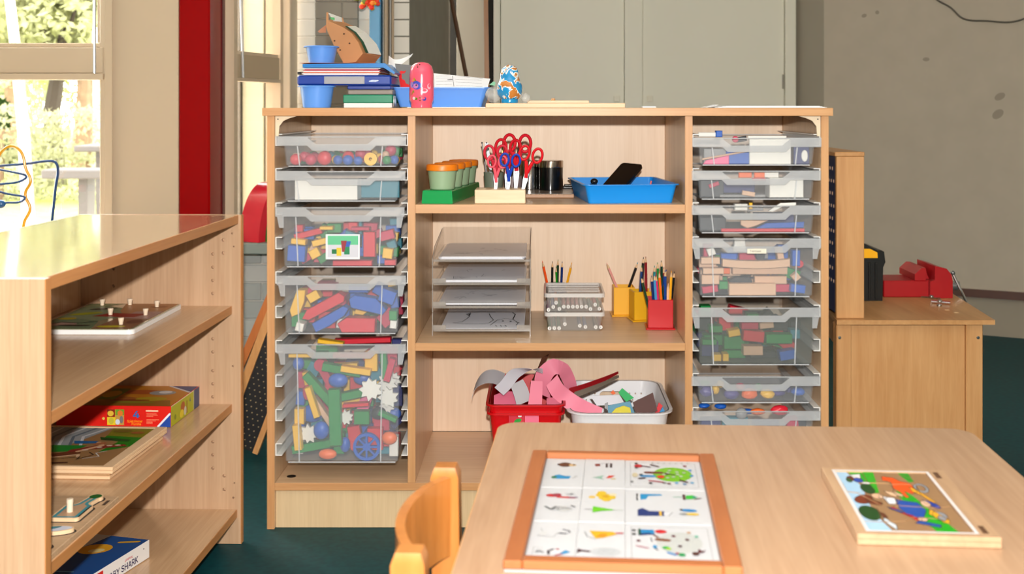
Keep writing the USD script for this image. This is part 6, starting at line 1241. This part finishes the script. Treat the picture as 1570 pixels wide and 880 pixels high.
wbn.part('side_rail', hull([(x + s, y, z) for x, y in ((r0 + .012, BY + .056), (r0 + .062, BY + .549)) for s in (0, .012) for z in (lz - .07, lz)]), BIRCH); wbn.part('side_rail', hull([(x + s, y, z) for x, y in ((l0 + .012, BY + .056), (l0 + .062, BY + .549)) for s in (0, .012) for z in (lz - .07, lz)]), BIRCH)
for x in (XX(1283.5, BY + .018) + .006, XX(1499.5, BY + .018)): wbn.part('bolt', move(lathe([(0, 0), (.0042, 0), (.0038, .0016), (0, .002)], 12), (x, BY + .0179, ZZ(517.5, BY + .018)), rx=90), STEEL)
for px, y in ((1452, 3.03), (1466, 2.99)): wbn.part('dowel_hole', lathe([(0, 0), (.006, 0), (.006, .0003), (0, .0003)], 14, (XX(px, y), y, BZ)), paint((236, 206, 160), .5))
# tool tower: birch box with a navy perforated board on its left face
tw_ = Thing('tool_tower', 'tall narrow birch tool board with a navy perforated side standing on the workbench', 'tool board', (XX(1303, BY + .02), 3.05, BZ + .0004))
ty = BY + .022; q0, q1 = XX(1282.5, ty), XX(1325, ty); zt_ = ZZ(240, ty)
tw_.part('front_board', bx(q0, q1, ty, ty + .014, BZ + .0005, zt_, .001), BIRCH); tw_.part('cap', bx(q0 - .004, q1 + .001, ty - .001, ty + .33, zt_ + .0003, zt_ + .0115, .0015), BIRCH_FLAT); tw_.part('rear_board', bx(q0, q1, ty + .312, ty + .326, BZ + .0005, zt_, .001), BIRCH); tw_.part('right_board', bx(q1 - .012, q1 - .002, ty + .0145, ty + .3115, BZ + .0005, zt_, .001), BIRCH)
tw_.part('perforated_board', bx(q0 + .0006, q0 + .0066, ty + .0145, ty + .3115, BZ + .012, zt_, .0005), paint((20, 40, 84), .4))
hs = [rod((q0 - .0001, y, z), (q0 + .0005, y, z), .0048, seg=8) for i, z in enumerate(np.arange(BZ + .09, zt_ - .02, .0318)) for y in np.arange(ty + .03 + (i % 2) * .012, ty + .30, .024)]
tw_.part('holes', cat(*hs), paint((226, 190, 160), .6), kind='stuff')
# black tool box with a yellow latch
tbk = Thing('tool_box', 'black plastic tool box with a yellow latch behind the tool board', 'tool box', (.90, 3.28, BZ + .0004))
k7 = 3.17
tz = BZ + .0005
pts = [(.826, tz), (XX(1353, k7), tz), (XX(1354, k7), ZZ(410, k7)), (XX(1357.5, k7), ZZ(402, k7)), (XX(1355.5, k7), ZZ(386, k7)), (XX(1352, k7), ZZ(384, k7)), (XX(1346, k7), ZZ(384, k7)), (XX(1322, k7), ZZ(372, k7)), (.826, ZZ(372, k7))]
tbk.part('body', front(Polygon(pts), k7, k7 + .2), paint((16, 18, 18), .35), smooth=False)
for px in (1331, 1341): tbk.part('body_rib', bx(XX(px, k7), XX(px + 3, k7), k7 - .004, k7 - .0002, tz + .004, ZZ(402, k7), .001), paint((16, 18, 18), .35))
tbk.part('latch', front(Polygon([(.83, ZZ(395, k7)), (XX(1344.5, k7), ZZ(395, k7)), (XX(1344, k7), ZZ(386.5, k7)), (XX(1333, k7), ZZ(381, k7)), (.83, ZZ(381, k7))]), k7 - .008, k7 - .0004), paint((244, 176, 10), .35)); tbk.part('hinge_clip', bx(XX(1355.8, k7), XX(1359, k7), k7 + .04, k7 + .08, ZZ(402, k7), ZZ(388, k7), .002), paint((30, 32, 32), .3))
# red vise
vs = Thing('bench_vise', 'red wooden bench vise with a steel screw on the workbench', 'vise', (1.06, 3.3, BZ + .0004)); VY = 3.226
RV = paint((160, 6, 16), .4); RVD = paint((160, 6, 16), .4)
def vp(l): return Polygon([(XX(x, VY), max(ZZ(y, VY), BZ + .0006)) for x, y in l])
zf = ZZ(457.2, VY); sh = BZ + .0005 - zf
vs.part('base', bx(XX(1354.5, VY) + .002, XX(1457.5, VY), VY + .004, VY + .12, BZ + .0005, ZZ(430.5, VY), .002), RV)
vs.part('fixed_jaw', front(vp([(1403, 430.1), (1403, 420.5), (1413.5, 411), (1419.8, 411), (1419.8, 430.1)]), VY + .002, VY + .14), RVD, smooth=False)
vs.part('sliding_jaw', front(vp([(1421.4, 430.1), (1421.4, 412), (1425, 415), (1427, 423), (1430, 430.1)]), VY + .03, VY + .14), RVD, smooth=False)
vs.part('front_jaw', front(vp([(1424, 457), (1424, 431), (1431, 428), (1431, 407), (1438, 408.5), (1449, 411), (1456.5, 420), (1458.4, 430), (1458.4, 457)]), VY - .012, VY + .0035), RVD, smooth=False)
vs.part('jaw_top', front(vp([(1431.2, 429.9), (1431.2, 407.5), (1440, 409.5), (1450, 412.5), (1457, 421), (1457.4, 429.9)]), VY + .004, VY + .14), RVD, smooth=False)
vs.part('screw', rod((XX(1458.6, VY), VY + .04, ZZ(441, VY)), (XX(1478, VY), VY + .04, ZZ(441, VY)), .0125, seg=18), paint((150, 152, 150), .35, .8)); vs.part('handle_bar', rod(P(1460.5, 419, VY + .022), P(1482, 463, VY + .022), .0040), STEEL); vs.part('bar_knob', ball(P(1461, 418.5, VY + .022), .0062, sub=2), paint((130, 132, 130), .35, .8))
# small steel clamp plates with bolts
cl = Thing('steel_clamp', 'small steel clamp plates with bolts lying on the workbench in front of the vise', 'clamp', P(1433, 462, 3.10))
def onb(px, py, up=0): Y = YZ(py, BZ + .0004 + up); return np.array([XX(px, Y), Y, BZ + .0004 + up])
for a_, b_, u in (((1412, 454.5), (1440, 458), .0008), ((1428, 462), (1457, 464), .0046)):
    a_, b_ = onb(*a_, u), onb(*b_, u); d_ = (b_ - a_) / np.linalg.norm(b_ - a_); n_ = np.array([-d_[1], d_[0], 0]) * .008; cl.part('plate', hull([p + s * n_ + np.array([0, 0, z]) for p in (a_, b_) for s in (-1, 1) for z in (-.0006, .0028)]), STEEL)
for px, py in ((1428, 455.5), (1441, 462.5), (1440, 469)): q = onb(px, py, .0082 if py < 468 else .0002); cl.part('bolt', lathe([(0, 0), (.0065, 0), (.0065, .0035), (.004, .0055), (0, .006)], 12, q), STEEL)
# grey cable on the right wall
dv = (RW1 - RW0) / np.linalg.norm(RW1 - RW0); nv = np.array([dv[1], -dv[0]])
def onwall(px, py): ray = (px - CX) / FPX; t_ = (ray * RW0[1] - RW0[0]) / (dv[0] - ray * dv[1]); q = RW0 + dv * t_; return np.array([*(q + nv * .006), ZZ(py, q[1])])
solo('wall_cable', tube(smoothpath([onwall(x, y) for x, y in ((1415, -30), (1440, 2), (1458, 12), (1474, 27), (1486, 31), (1510, 32), (1535, 34), (1556, 33), (1575, 27), (1610, 10))], 50), .0042, 7), paint((96, 90, 80), .5), 'thin grey cable drooping across the right wall at the top', 'cable')
# ------------------------------------------------------------------ what lies in the trays
from shapely.strtree import STRtree
COL = {'red': (214, 30, 50), 'blue': (24, 92, 190), 'yellow': (244, 192, 50), 'green': (24, 140, 66), 'white': (236, 234, 226), 'wood': (220, 180, 148), 'orange': (242, 110, 44), 'pink': (238, 100, 150), 'navy': (44, 50, 110), 'purple': (84, 74, 140), 'dark': (40, 44, 50), 'teal': (30, 130, 150), 'grey': (150, 150, 150), 'crimson': (196, 36, 76)}
class Fill:
    """Puts pieces into a tray. Each goes into the nearest depth layer in which its outline is free, so that none overlap."""
    def __init__(s, t, where, d=.030, n=9, y0=.016):
        s.t, s.where, s.d, s.n = t, where, d, n; s.xc, yt, s.zb, s.zt = t.geo; s.y = yt + y0; s.layers = [[] for _ in range(n)]; s.H = s.zt - s.zb
    def inside(s, g):
        x0, z0, x1, z1 = g.bounds; hw = .1355 + (.1415 - .1355) * max(0, min(1, (z0 - s.zb) / s.H)) - .0035
        return x0 > s.xc - hw and x1 < s.xc + hw and z0 > s.zb + .0032
    def fit(s, g):
        x0, z0, x1, z1 = g.bounds; hw = .1355 - .0035
        dx_ = max(0, s.xc - hw - x0) - max(0, x1 - s.xc - hw); dz_ = max(0, s.zb + .0034 - z0); return affinity.translate(g, dx_, dz_), dx_, dz_
    def put(s, g, colour, kind, d=None, bev=.0015, maker=None, label=None, parts=None, lo=0, group=True, name=None):
        d = d or s.d
        g, dx_, dz_ = s.fit(g)
        for k in range(lo, s.n):
            if all(not g.buffer(.0006).intersects(o) for o in s.layers[k]): break
        else: return None
        s.layers[k].append(g); y0 = s.y + k * (s.d + .0012)
        ring = np.array(g.simplify(.0002).exterior.coords)[:-1]
        if maker: m = maker(g, y0, d)
        else:
            b = min(bev, d * .25); gi = g.buffer(-b)
            m = front(g, y0, y0 + d) if gi.is_empty or gi.geom_type != 'Polygon' or g.convex_hull.area > g.area * 1.02 else hull(np.vstack([np.c_[q[:, 0], np.full(len(q), y), q[:, 1]] for q, y in ((np.array(gi.exterior.coords), y0), (ring, y0 + b), (ring, y0 + d - b), (np.array(gi.exterior.coords), y0 + d))]))
        cx_, cz_ = g.centroid.x, g.centroid.y; u_ = (cx_ - s.xc + .135) / .27; v_ = (cz_ - s.zb) / s.H
        pos = '%s %s' % (('bottom', 'lower', 'middle', 'upper')[max(0, min(3, int(v_ * (4 if s.H > .1 else 2.5))))], ('far left', 'left', 'centre', 'right', 'far right')[max(0, min(4, int(u_ * 5)))])
        lab = label or ('%s %s at the front, %s, in the %s' % (colour, kind, pos, s.where) if k == 0 else '%s %s behind the front pieces, %s, in the %s' % (colour, kind, pos, s.where))
        solo(name or kind.replace(' ', '_'), m, paint(COL[colour], .4), lab, kind.split()[-1], group=('%s %s pieces in the %s' % (colour, kind, s.where)) if (group and not label) else None)
        return k
    def px(s, x, y, w, h, rot, colour, kind='block', **kw):
        Y = s.y; g = affinity.rotate(sbox(XX(x - w / 2, Y), ZZ(y + h / 2, Y), XX(x + w / 2, Y), ZZ(y - h / 2, Y)), rot); return s.put(g, colour, kind, **kw)
    def pgon(s, pts, colour, kind, **kw): return s.put(Polygon([(XX(x, s.y), ZZ(y, s.y)) for x, y in pts]), colour, kind, **kw)
    def disc(s, x, y, r, colour, kind, ry=None, q=6, **kw): return s.put(affinity.scale(Point(XX(x, s.y), ZZ(y, s.y)).buffer(1, quad_segs=q), r * s.y / FPX, (ry or r) * s.y / FPX), colour, kind, **kw)
    def rest(s, seed, colours, kind, n, size, top, aspect=(1, 3), lo=1, **kw):
        r = random.Random(seed); hw = .128
        for _ in range(n):
            w = size * r.uniform(*aspect) * .6; h = size * r.uniform(.6, 1.0); x = s.xc + r.uniform(-hw, hw); z = s.zb + .004 + (top * s.H) * r.random()
            g = affinity.rotate(sbox(x - w / 2, z, x + w / 2, z + h), r.choice([0, 0, r.uniform(-50, 50), 90]))
            x0, z0, x1, z1 = g.bounds
            if z1 > s.zt - .012: continue
            s.put(g, r.choice(colours), kind, lo=lo, **kw)
def round_maker(kind):
    def mk(g, y0, d):
        x0, z0, x1, z1 = g.bounds; r = (x1 - x0) / 2; c = ((x0 + x1) / 2, y0 + d / 2, (z0 + z1) / 2); return ball(c, 1, (r, min(r, d / 2), (z1 - z0) / 2))
    return mk
def ring_maker(g, y0, d):
    x0, z0, x1, z1 = g.bounds; c = Point((x0 + x1) / 2, (z0 + z1) / 2); r = (x1 - x0) / 2; return front(c.buffer(r, quad_segs=10).difference(c.buffer(r * .26, quad_segs=6)), y0, y0 + d * .6)
BALL = round_maker('')
# left 1: wooden beads
f = Fill(LW[0], 'topmost left tray', .024, 10)
f.disc(568, 245, 10, 'yellow', 'bead', maker=ring_maker, label='flat yellow wooden ring with a dark hole at the front of the topmost left tray')
for x, y, r, c in ((496, 243, 11, 'red'), (452, 248, 9, 'red'), (475, 246, 9, 'crimson'), (514, 250, 7.5, 'blue'), (532, 249, 8, 'blue'), (548, 250, 7, 'blue'), (592, 246, 7, 'green'), (604, 246, 7, 'blue'), (530, 241, 9, 'red'), (547, 238, 9, 'crimson'), (588, 238, 6, 'wood'), (594, 232, 9, 'crimson'), (462, 241, 8, 'crimson'), (607, 234, 8, 'green')): f.disc(x, y, r, c, 'bead', maker=BALL)
f.px(550, 237, 22, 8, 0, 'crimson', 'block'); f.px(452, 240, 18, 7, 0, 'wood', 'block'); f.px(606, 236, 12, 14, 0, 'green', 'block')
r = random.Random(3)
for k in range(45): f.disc(r.uniform(448, 608), r.uniform(241, 250), r.uniform(6, 9), r.choice(['red', 'blue', 'green', 'crimson', 'yellow', 'teal']), 'bead', maker=BALL, lo=2)
# left 2: a white box and blue pieces
f = Fill(LW[1], 'second left tray', .060, 5)
f.px(500, 291, 96, 31, 0, 'white', 'box', label='white cardboard box filling most of the second left tray', bev=.001)
f.px(580, 293, 60, 26, 0, 'teal', 'card', label='blue green card wedged beside the white box in the second left tray', d=.004, lo=0); f.px(566, 291, 72, 22, 0, 'grey', 'box', label='grey box behind the white one in the second left tray', lo=1); f.px(500, 290, 90, 24, 0, 'grey', 'box', label='pale grey box at the back of the second left tray', lo=1)
# left 3: small coloured blocks
f = Fill(LW[2], 'photo card tray', .030, 5)
for a in ((454, 389, 27, 24, -4, 'blue'), (482, 389, 15, 14, 28, 'yellow'), (457, 371, 22, 8, -6, 'yellow'), (489, 372, 22, 9, 14, 'yellow'), (468, 361, 44, 9, 14, 'red'), (494, 364, 20, 12, 20, 'green'), (566, 375, 18, 38, 0, 'red'), (557, 376, 10, 26, 0, 'blue'), (557, 391, 24, 14, 0, 'blue'), (594, 389, 15, 15, -8, 'yellow'), (593, 361, 22, 14, 14, 'crimson'), (540, 405, 60, 8, 0, 'red'), (582, 401, 13, 12, 0, 'blue'), (600, 403, 17, 8, 0, 'red'), (495, 402, 24, 12, 30, 'green'), (464, 403, 16, 11, 30, 'crimson'), (510, 403, 14, 10, 0, 'green'), (508, 396, 26, 14, 0, 'blue'), (478, 403, 10, 10, 0, 'crimson'), (600, 378, 14, 12, 20, 'teal'), (552, 351, 28, 5, 0, 'crimson'), (500, 350, 20, 5, 0, 'yellow'), (558, 358, 6, 10, 0, 'wood'), (540, 362, 24, 10, -20, 'teal'), (478, 380, 20, 10, 60, 'wood'), (601, 368, 8, 14, -10, 'yellow'), (573, 362, 20, 12, 20, 'crimson')): f.px(*a)
f.rest(31, ['red', 'blue', 'yellow', 'green', 'teal', 'crimson'], 'block', 85, .028, .52, lo=1)
# left 4: large blocks
f = Fill(LW[3], 'large block tray', .040, 4)
f.pgon([(444, 476), (455, 445), (468, 445), (466, 463), (459, 481), (447, 486)], 'yellow', 'block'); f.pgon([(470, 476), (519, 449), (528, 455), (527, 463), (473, 491), (463, 489)], 'red', 'block'); f.pgon([(478, 497), (526, 470), (534, 474), (528, 484), (505, 500), (484, 510)], 'blue', 'block')
f.pgon([(535, 459), (543, 453), (576, 458), (592, 476), (586, 483), (538, 472)], 'blue', 'block'); f.pgon([(517, 498), (531, 489), (575, 490), (574, 511), (524, 511)], 'red', 'block'); f.pgon([(538, 486), (543, 475), (563, 480), (552, 488)], 'yellow', 'block'); f.px(459, 503, 12, 13, -14, 'white'); f.px(518, 504, 13, 15, -10, 'white'); f.px(606, 498, 10, 12, -6, 'white')
for a in ((452, 495, 22, 22, 0, 'green'), (594, 455, 24, 20, -20, 'blue'), (565, 487, 26, 8, 0, 'green'), (590, 492, 26, 22, 40, 'crimson'), (606, 484, 12, 14, 0, 'green'), (597, 440, 12, 7, 10, 'yellow'), (480, 455, 18, 14, 30, 'yellow'), (545, 448, 30, 10, 0, 'blue'), (604, 466, 12, 22, 10, 'blue'), (500, 440, 30, 8, 0, 'crimson'), (540, 505, 20, 10, 0, 'red')): f.px(*a)
f.rest(41, ['red', 'blue', 'yellow', 'green', 'crimson', 'blue', 'red'], 'block', 50, .042, .56, lo=1)
# left 5: construction pieces
f = Fill(LW[4], 'tall bin', .026, 7)
def beam(x, y, w, h, rot, c, **kw): return f.px(x, y, w, h, rot, c, 'stick', **kw)
beam(513, 641, 18, 86, 2, 'green'); beam(545, 569, 46, 9, -8, 'yellow'); beam(520, 572, 60, 12, -10, 'green'); beam(478, 618, 9, 48, 18, 'yellow'); beam(455, 672, 11, 38, 6, 'yellow'); beam(487, 605, 12, 70, 42, 'green'); beam(478, 690, 70, 12, 10, 'green'); beam(540, 610, 48, 12, 12, 'green'); beam(463, 596, 7, 34, 14, 'yellow'); beam(490, 636, 8, 50, 34, 'wood'); beam(545, 622, 40, 5, 4, 'red'); beam(597, 568, 10, 36, -16, 'crimson'); beam(460, 546, 36, 5, 0, 'yellow'); beam(586, 565, 10, 40, 4, 'green'); beam(540, 546, 60, 6, 0, 'orange'); beam(603, 640, 30, 6, -24, 'green')
bone = unary_union([LineString([(XX(485, f.y), ZZ(570, f.y)), (XX(500, f.y), ZZ(598, f.y))]).buffer(.0095), Point(XX(484, f.y), ZZ(568, f.y)).buffer(.015), Point(XX(501, f.y), ZZ(601, f.y)).buffer(.0135)]); f.put(bone, 'crimson', 'bone shape', label='dark red bone shaped toy piece in the tall bin')
gy = f.y
wheel = Point(XX(562, gy), ZZ(687, gy)).buffer(21 * gy / FPX, quad_segs=10); f.put(wheel, 'blue', 'wheel', maker=lambda g, y0, d: front(unary_union([g.difference(g.centroid.buffer(16.5 * gy / FPX)), g.centroid.buffer(6 * gy / FPX)] + [LineString([g.centroid.coords[0], (g.centroid.x + 17 * gy / FPX * math.cos(k * .785), g.centroid.y + 17 * gy / FPX * math.sin(k * .785))]).buffer(.0022) for k in range(8)]), y0, y0 + .012), label='blue spoked toy wheel at the bottom of the tall bin')
r = random.Random(9)
def cog(x, y, r0, seed):
    q = random.Random(seed); n = 9; pts = []
    for i in range(n * 2): a = i * math.pi / n; rr = (r0 if i % 2 else r0 * .66) * (1 + q.uniform(-.1, .1)); pts.append((XX(x, gy) + rr * math.cos(a) * gy / FPX, ZZ(y, gy) + rr * math.sin(a) * gy / FPX))
    return Polygon(pts).buffer(.002).buffer(-.001)
for i, (x, y, r0) in enumerate(((568, 597, 17), (589, 596, 15), (597, 614, 15), (583, 615, 13), (600, 594, 12), (527, 645, 11), (470, 670, 14), (588, 632, 11))): f.put(cog(x, y, r0, i), 'white', 'snowflake piece', d=.010)
for x, y, rx, ry, c in ((517, 585, 15, 11, 'blue'), (549, 590, 14, 10, 'blue'), (507, 613, 10, 8, 'dark'), (491, 662, 12, 14, 'blue'), (483, 677, 8, 11, 'red'), (525, 689, 8, 12, 'blue'), (501, 700, 14, 8, 'orange'), (596, 674, 12, 10, 'orange'), (577, 640, 12, 10, 'dark'), (456, 559, 9, 10, 'blue'), (466, 608, 7, 12, 'crimson'), (470, 645, 18, 14, 'blue'), (600, 650, 14, 10, 'blue')): f.disc(x, y, rx, c, 'bead', ry, maker=BALL)
f.pgon([(538, 645), (546, 622), (558, 610), (566, 618), (560, 636), (553, 647)], 'pink', 'toy piece', label='pink curved toy piece in the tall bin'); f.pgon([(526, 665), (545, 662), (548, 675), (538, 703), (532, 700)], 'red', 'block', label='red tapered block at the bottom of the tall bin'); f.px(604, 690, 14, 30, 0, 'white', 'block'); f.px(450, 697, 14, 24, 0, 'white', 'block'); f.px(570, 655, 40, 20, 0, 'navy', 'block'); f.px(585, 705, 20, 10, 0, 'teal', 'block')
f.rest(51, ['red', 'blue', 'green', 'yellow', 'crimson', 'navy', 'teal'], 'block', 95, .042, .78, (.8, 2.4), lo=1)
f.px(545, 537, 90, 8, 2, 'red', 'stick', lo=3); f.px(500, 533, 40, 6, -8, 'yellow', 'stick', lo=2)
# right 1
f = Fill(RW[0], 'topmost right tray', .006, 30)
f.px(1181, 233, 64, 40, 0, 'white', 'card', label='upright white card in the topmost right tray'); f.pgon([(1078, 252), (1082, 246), (1118, 238), (1118, 252)], 'pink', 'card', label='bright pink card slanting in the topmost right tray'); f.pgon([(1077, 246), (1077, 243), (1154, 229), (1154, 232)], 'wood', 'strip', label='pale wooden strip slanting across the topmost right tray'); f.px(1134, 242, 38, 20, 0, 'blue', 'card', label='blue patterned card beside the white card in the topmost right tray', lo=1); f.px(1230, 238, 24, 28, 0, 'navy', 'card', label='dark blue card at the right in the topmost right tray', lo=1)
f.disc(1234, 239, 5, 'white', 'bead', ry=9, label='small white flower shape at the right in the topmost right tray'); f.px(1180, 212, 60, 7, 0, 'white', 'card', label='white sheet top showing in the handle gap of the topmost right tray', lo=4); f.px(1108, 240, 50, 22, 0, 'grey', 'card', label='grey card at the left in the topmost right tray', lo=6); f.disc(1130, 214, 5, 'crimson', 'bead', label='dark red bead left in the handle gap of the topmost right tray', lo=3); f.disc(1160, 217, 4, 'red', 'bead', label='small red bead in the handle gap of the topmost right tray', lo=3); f.px(1141, 214, 16, 8, 10, 'dark', 'piece', label='dark piece in the handle gap of the topmost right tray', lo=5); f.px(1107, 206, 10, 10, 0, 'blue', 'cap', label='small blue cap standing over the rim of the topmost right tray', lo=6, d=.02); f.px(1080, 207, 30, 7, 0, 'white', 'card', label='white card edge over the rim of the topmost right tray', lo=7)
f = Fill(RW[1], 'second right tray', .010, 18)
f.px(1206, 288, 52, 30, 0, 'white', 'box', label='white box at the right in the second right tray', d=.06); f.px(1230, 288, 20, 28, 0, 'white', 'box', label='small white box at the far right in the second right tray', lo=7); f.px(1148, 297, 20, 7, -10, 'wood', 'piece', label='small wooden piece on the floor of the second right tray'); f.px(1144, 269, 20, 8, 0, 'orange', 'packet', label='orange packet left in the handle gap of the second right tray', lo=1); f.px(1166, 269, 16, 8, 0, 'orange', 'packet', label='orange packet right in the handle gap of the second right tray', lo=1); f.px(1164, 275, 20, 4, 0, 'red', 'strip', label='red strip under the orange packets in the second right tray'); f.px(1185, 269, 24, 8, 0, 'white', 'card', label='white card beside the orange packets in the second right tray', lo=2)
f.px(1094, 290, 36, 26, 0, 'dark', 'box', label='dark box at the left in the second right tray', lo=2, d=.05); f.px(1096, 284, 16, 6, 20, 'crimson', 'strip', label='dark red strip at the left in the second right tray', lo=1); f.px(1140, 290, 56, 20, 0, 'navy', 'box', label='dark blue box in the middle of the second right tray', lo=8, d=.05); f.px(1140, 301, 70, 4, 0, 'grey', 'strip', label='grey strip along the floor of the second right tray', lo=0)
f = Fill(RW[2], 'third right tray', .010, 20)
f.px(1170, 354, 128, 5, 0, 'red', 'strip', label='red strip along the floor of the third right tray'); f.pgon([(1136, 345), (1136, 338), (1178, 338), (1160, 346), (1146, 350)], 'wood', 'scoop', label='cream scoop shape in the third right tray'); f.pgon([(1160, 351), (1176, 343), (1235, 341), (1234, 350)], 'blue', 'card', label='blue card in the third right tray', lo=1); f.px(1092, 344, 40, 20, 0, 'dark', 'box', label='dark grey box at the left in the third right tray', lo=1, d=.06); f.pgon([(1180, 324), (1198, 312), (1222, 311), (1222, 315), (1202, 317), (1186, 325)], 'white', 'bowl', label='white bowl edge rising in the handle gap of the third right tray', lo=1); f.px(1139, 319, 20, 10, 0, 'white', 'cup', label='pale green white cup in the handle gap of the third right tray', lo=2, d=.025); f.px(1154, 317, 5, 10, 0, 'yellow', 'peg', label='yellow peg in the handle gap of the third right tray', lo=2); f.px(1164, 323, 24, 6, 4, 'grey', 'foil', label='crumpled silver foil in the handle gap of the third right tray', lo=4); f.px(1200, 340, 60, 14, 0, 'navy', 'box', label='dark box at the back of the third right tray', lo=8, d=.05)
# right 4: wooden train tracks
f = Fill(RW[3], 'train track tray', .024, 7)
def arcs(x0, x1, y, h, bow): 
    xs_ = np.linspace(x0, x1, 9); t_ = (xs_ - x0) / (x1 - x0) * 2 - 1
    return [(x, y - h / 2 + bow * (1 - q * q)) for x, q in zip(xs_, t_)] + [(x, y + h / 2 + bow * (1 - q * q)) for x, q in zip(xs_[::-1], t_[::-1])]
f.pgon(arcs(1108, 1211, 403, 11, 3), 'wood', 'track piece'); f.pgon(arcs(1126, 1211, 417, 12, 0), 'wood', 'track piece'); f.pgon(arcs(1118, 1190, 447, 18, 0), 'wood', 'track piece'); f.pgon(arcs(1075, 1104, 400, 10, 0), 'wood', 'track piece'); f.pgon(arcs(1076, 1103, 429, 14, 0), 'wood', 'track piece'); f.pgon(arcs(1078, 1110, 416, 9, 0), 'wood', 'track piece'); f.pgon(arcs(1160, 1210, 432, 12, 0), 'wood', 'track piece')
f.pgon([(1120, 432), (1130, 427), (1152, 427), (1157, 434), (1152, 440), (1124, 441)], 'dark', 'train wagon', label='dark toy train wagon with round wheels in the train track tray', lo=0); f.px(1112, 440, 14, 12, 0, 'green', 'wagon block'); f.px(1089, 444, 24, 10, 8, 'crimson', 'wagon block'); f.px(1224, 443, 22, 12, -8, 'blue', 'wagon block'); f.px(1221, 396, 12, 24, 0, 'blue', 'wagon block'); f.disc(1230, 407, 6, 'red', 'wheel piece'); f.px(1221, 425, 11, 11, 40, 'wood', 'wagon block'); f.px(1114, 418, 16, 9, 0, 'orange', 'wagon block'); f.px(1136, 439, 40, 4, 0, 'red', 'wagon block'); f.px(1205, 445, 16, 14, 30, 'crimson', 'wagon block'); f.pgon([(1130, 390), (1132, 369), (1148, 369), (1150, 390)], 'white', 'tower piece', label='pale tower shaped piece behind the handle of the train track tray', lo=2); f.disc(1169, 395, 7, 'dark', 'wheel piece'); f.px(1178, 396, 12, 10, 0, 'grey', 'wagon block'); f.px(1093, 388, 12, 12, 20, 'white', 'wagon block'); f.px(1200, 392, 10, 20, 10, 'wood', 'track piece')
f.rest(61, ['wood', 'wood', 'wood', 'blue', 'crimson', 'green'], 'track piece', 50, .028, .56, (1.5, 4), lo=1)
# right 5: dim blocks
f = Fill(RW[4], 'dim block tray', .034, 8, .04)
for a in ((1156, 516, 32, 16, -6, 'red'), (1155, 538, 30, 14, 0, 'wood'), (1100, 550, 12, 10, 0, 'yellow'), (1113, 550, 9, 11, 0, 'yellow'), (1126, 511, 18, 10, 10, 'yellow'), (1130, 530, 32, 20, 0, 'green'), (1195, 520, 40, 14, 0, 'green'), (1092, 540, 26, 22, 0, 'navy'), (1208, 545, 24, 14, 10, 'blue'), (1098, 505, 20, 10, 0, 'green'), (1088, 525, 22, 8, 0, 'green'), (1180, 503, 22, 10, 6, 'wood'), (1130, 550, 34, 12, 0, 'green'), (1150, 500, 26, 10, 0, 'crimson'), (1175, 550, 40, 10, 0, 'dark')): f.px(*a)
f.rest(71, ['green', 'green', 'dark', 'navy', 'red', 'teal'], 'block', 55, .034, .50, lo=1)
# right 6: toy animals
f = Fill(RW[5], 'toy animal tray', .030, 3)
def blob(x, y, w, h, c, kind, seed, lo=0):
    q = random.Random(seed); pts = [(x + w * math.cos(a) * q.uniform(.75, 1), y + h * math.sin(a) * q.uniform(.75, 1)) for a in np.linspace(0, 6.28, 10, endpoint=False)]
    g = Polygon([(XX(a, f.y), ZZ(b, f.y)) for a, b in pts]).buffer(.003).buffer(-.0015)
    def mk(g, y0, d):
        x0, z0, x1, z1 = g.bounds; m = trimesh.creation.icosphere(3, 1.0); v = m.vertices; s_ = 1 + .35 * (meshkit.fbm(v * 1.8 + seed, 3, seed) - .5)
        m.vertices = v * s_[:, None] * np.array([(x1 - x0) / 2 * .9, d / 2 * .9, (z1 - z0) / 2 * .9]) + np.array([(x0 + x1) / 2, y0 + d / 2, (z0 + z1) / 2]); return m
    f.put(g, c, kind, maker=mk, lo=lo)
for i, (x, y, w, h, c) in enumerate(((1124, 607, 14, 9, 'purple'), (1084, 603, 11, 9, 'purple'), (1152, 606, 14, 9, 'orange'), (1179, 606, 13, 8, 'yellow'), (1198, 607, 15, 9, 'purple'), (1101, 604, 6, 8, 'yellow'), (1112, 601, 7, 6, 'yellow'), (1226, 603, 13, 7, 'blue'), (1168, 600, 6, 6, 'green'), (1084, 593, 9, 4, 'green'), (1218, 609, 8, 5, 'purple'), (1140, 600, 8, 6, 'crimson'), (1205, 597, 8, 6, 'navy'))): blob(x, y, w, h, c, 'toy animal', i + 1)
r = random.Random(12)
for i in range(16): blob(r.uniform(1082, 1232), r.uniform(602, 611), r.uniform(9, 15), r.uniform(6, 9), r.choice(['purple', 'orange', 'yellow', 'green', 'navy', 'crimson']), 'toy animal', 40 + i, 1)
# right 7: cloth and a steel ball
f = Fill(RW[6], 'lowest right tray', .024, 12)
blob(1197, 631, 17, 8, 'red', 'cloth piece', 90); blob(1164, 633, 14, 5, 'orange', 'cloth piece', 91); blob(1150, 637, 16, 4, 'blue', 'cloth piece', 92, 1); f.disc(1138, 636, 9, 'grey', 'ball', maker=BALL, label='grey shiny ball in the handle gap of the lowest right tray'); blob(1108, 629, 10, 4, 'blue', 'cloth piece', 93, 1); blob(1082, 628, 10, 4, 'blue', 'cloth piece', 94, 1); blob(1092, 628, 8, 3, 'grey', 'cloth piece', 95, 2)
for a in ((1090, 650, 30, 16, 0, 'navy'), (1130, 655, 40, 20, 0, 'teal'), (1175, 655, 40, 18, 0, 'navy'), (1215, 648, 18, 14, 10, 'crimson'), (1232, 656, 16, 20, 0, 'dark')): f.px(*a)
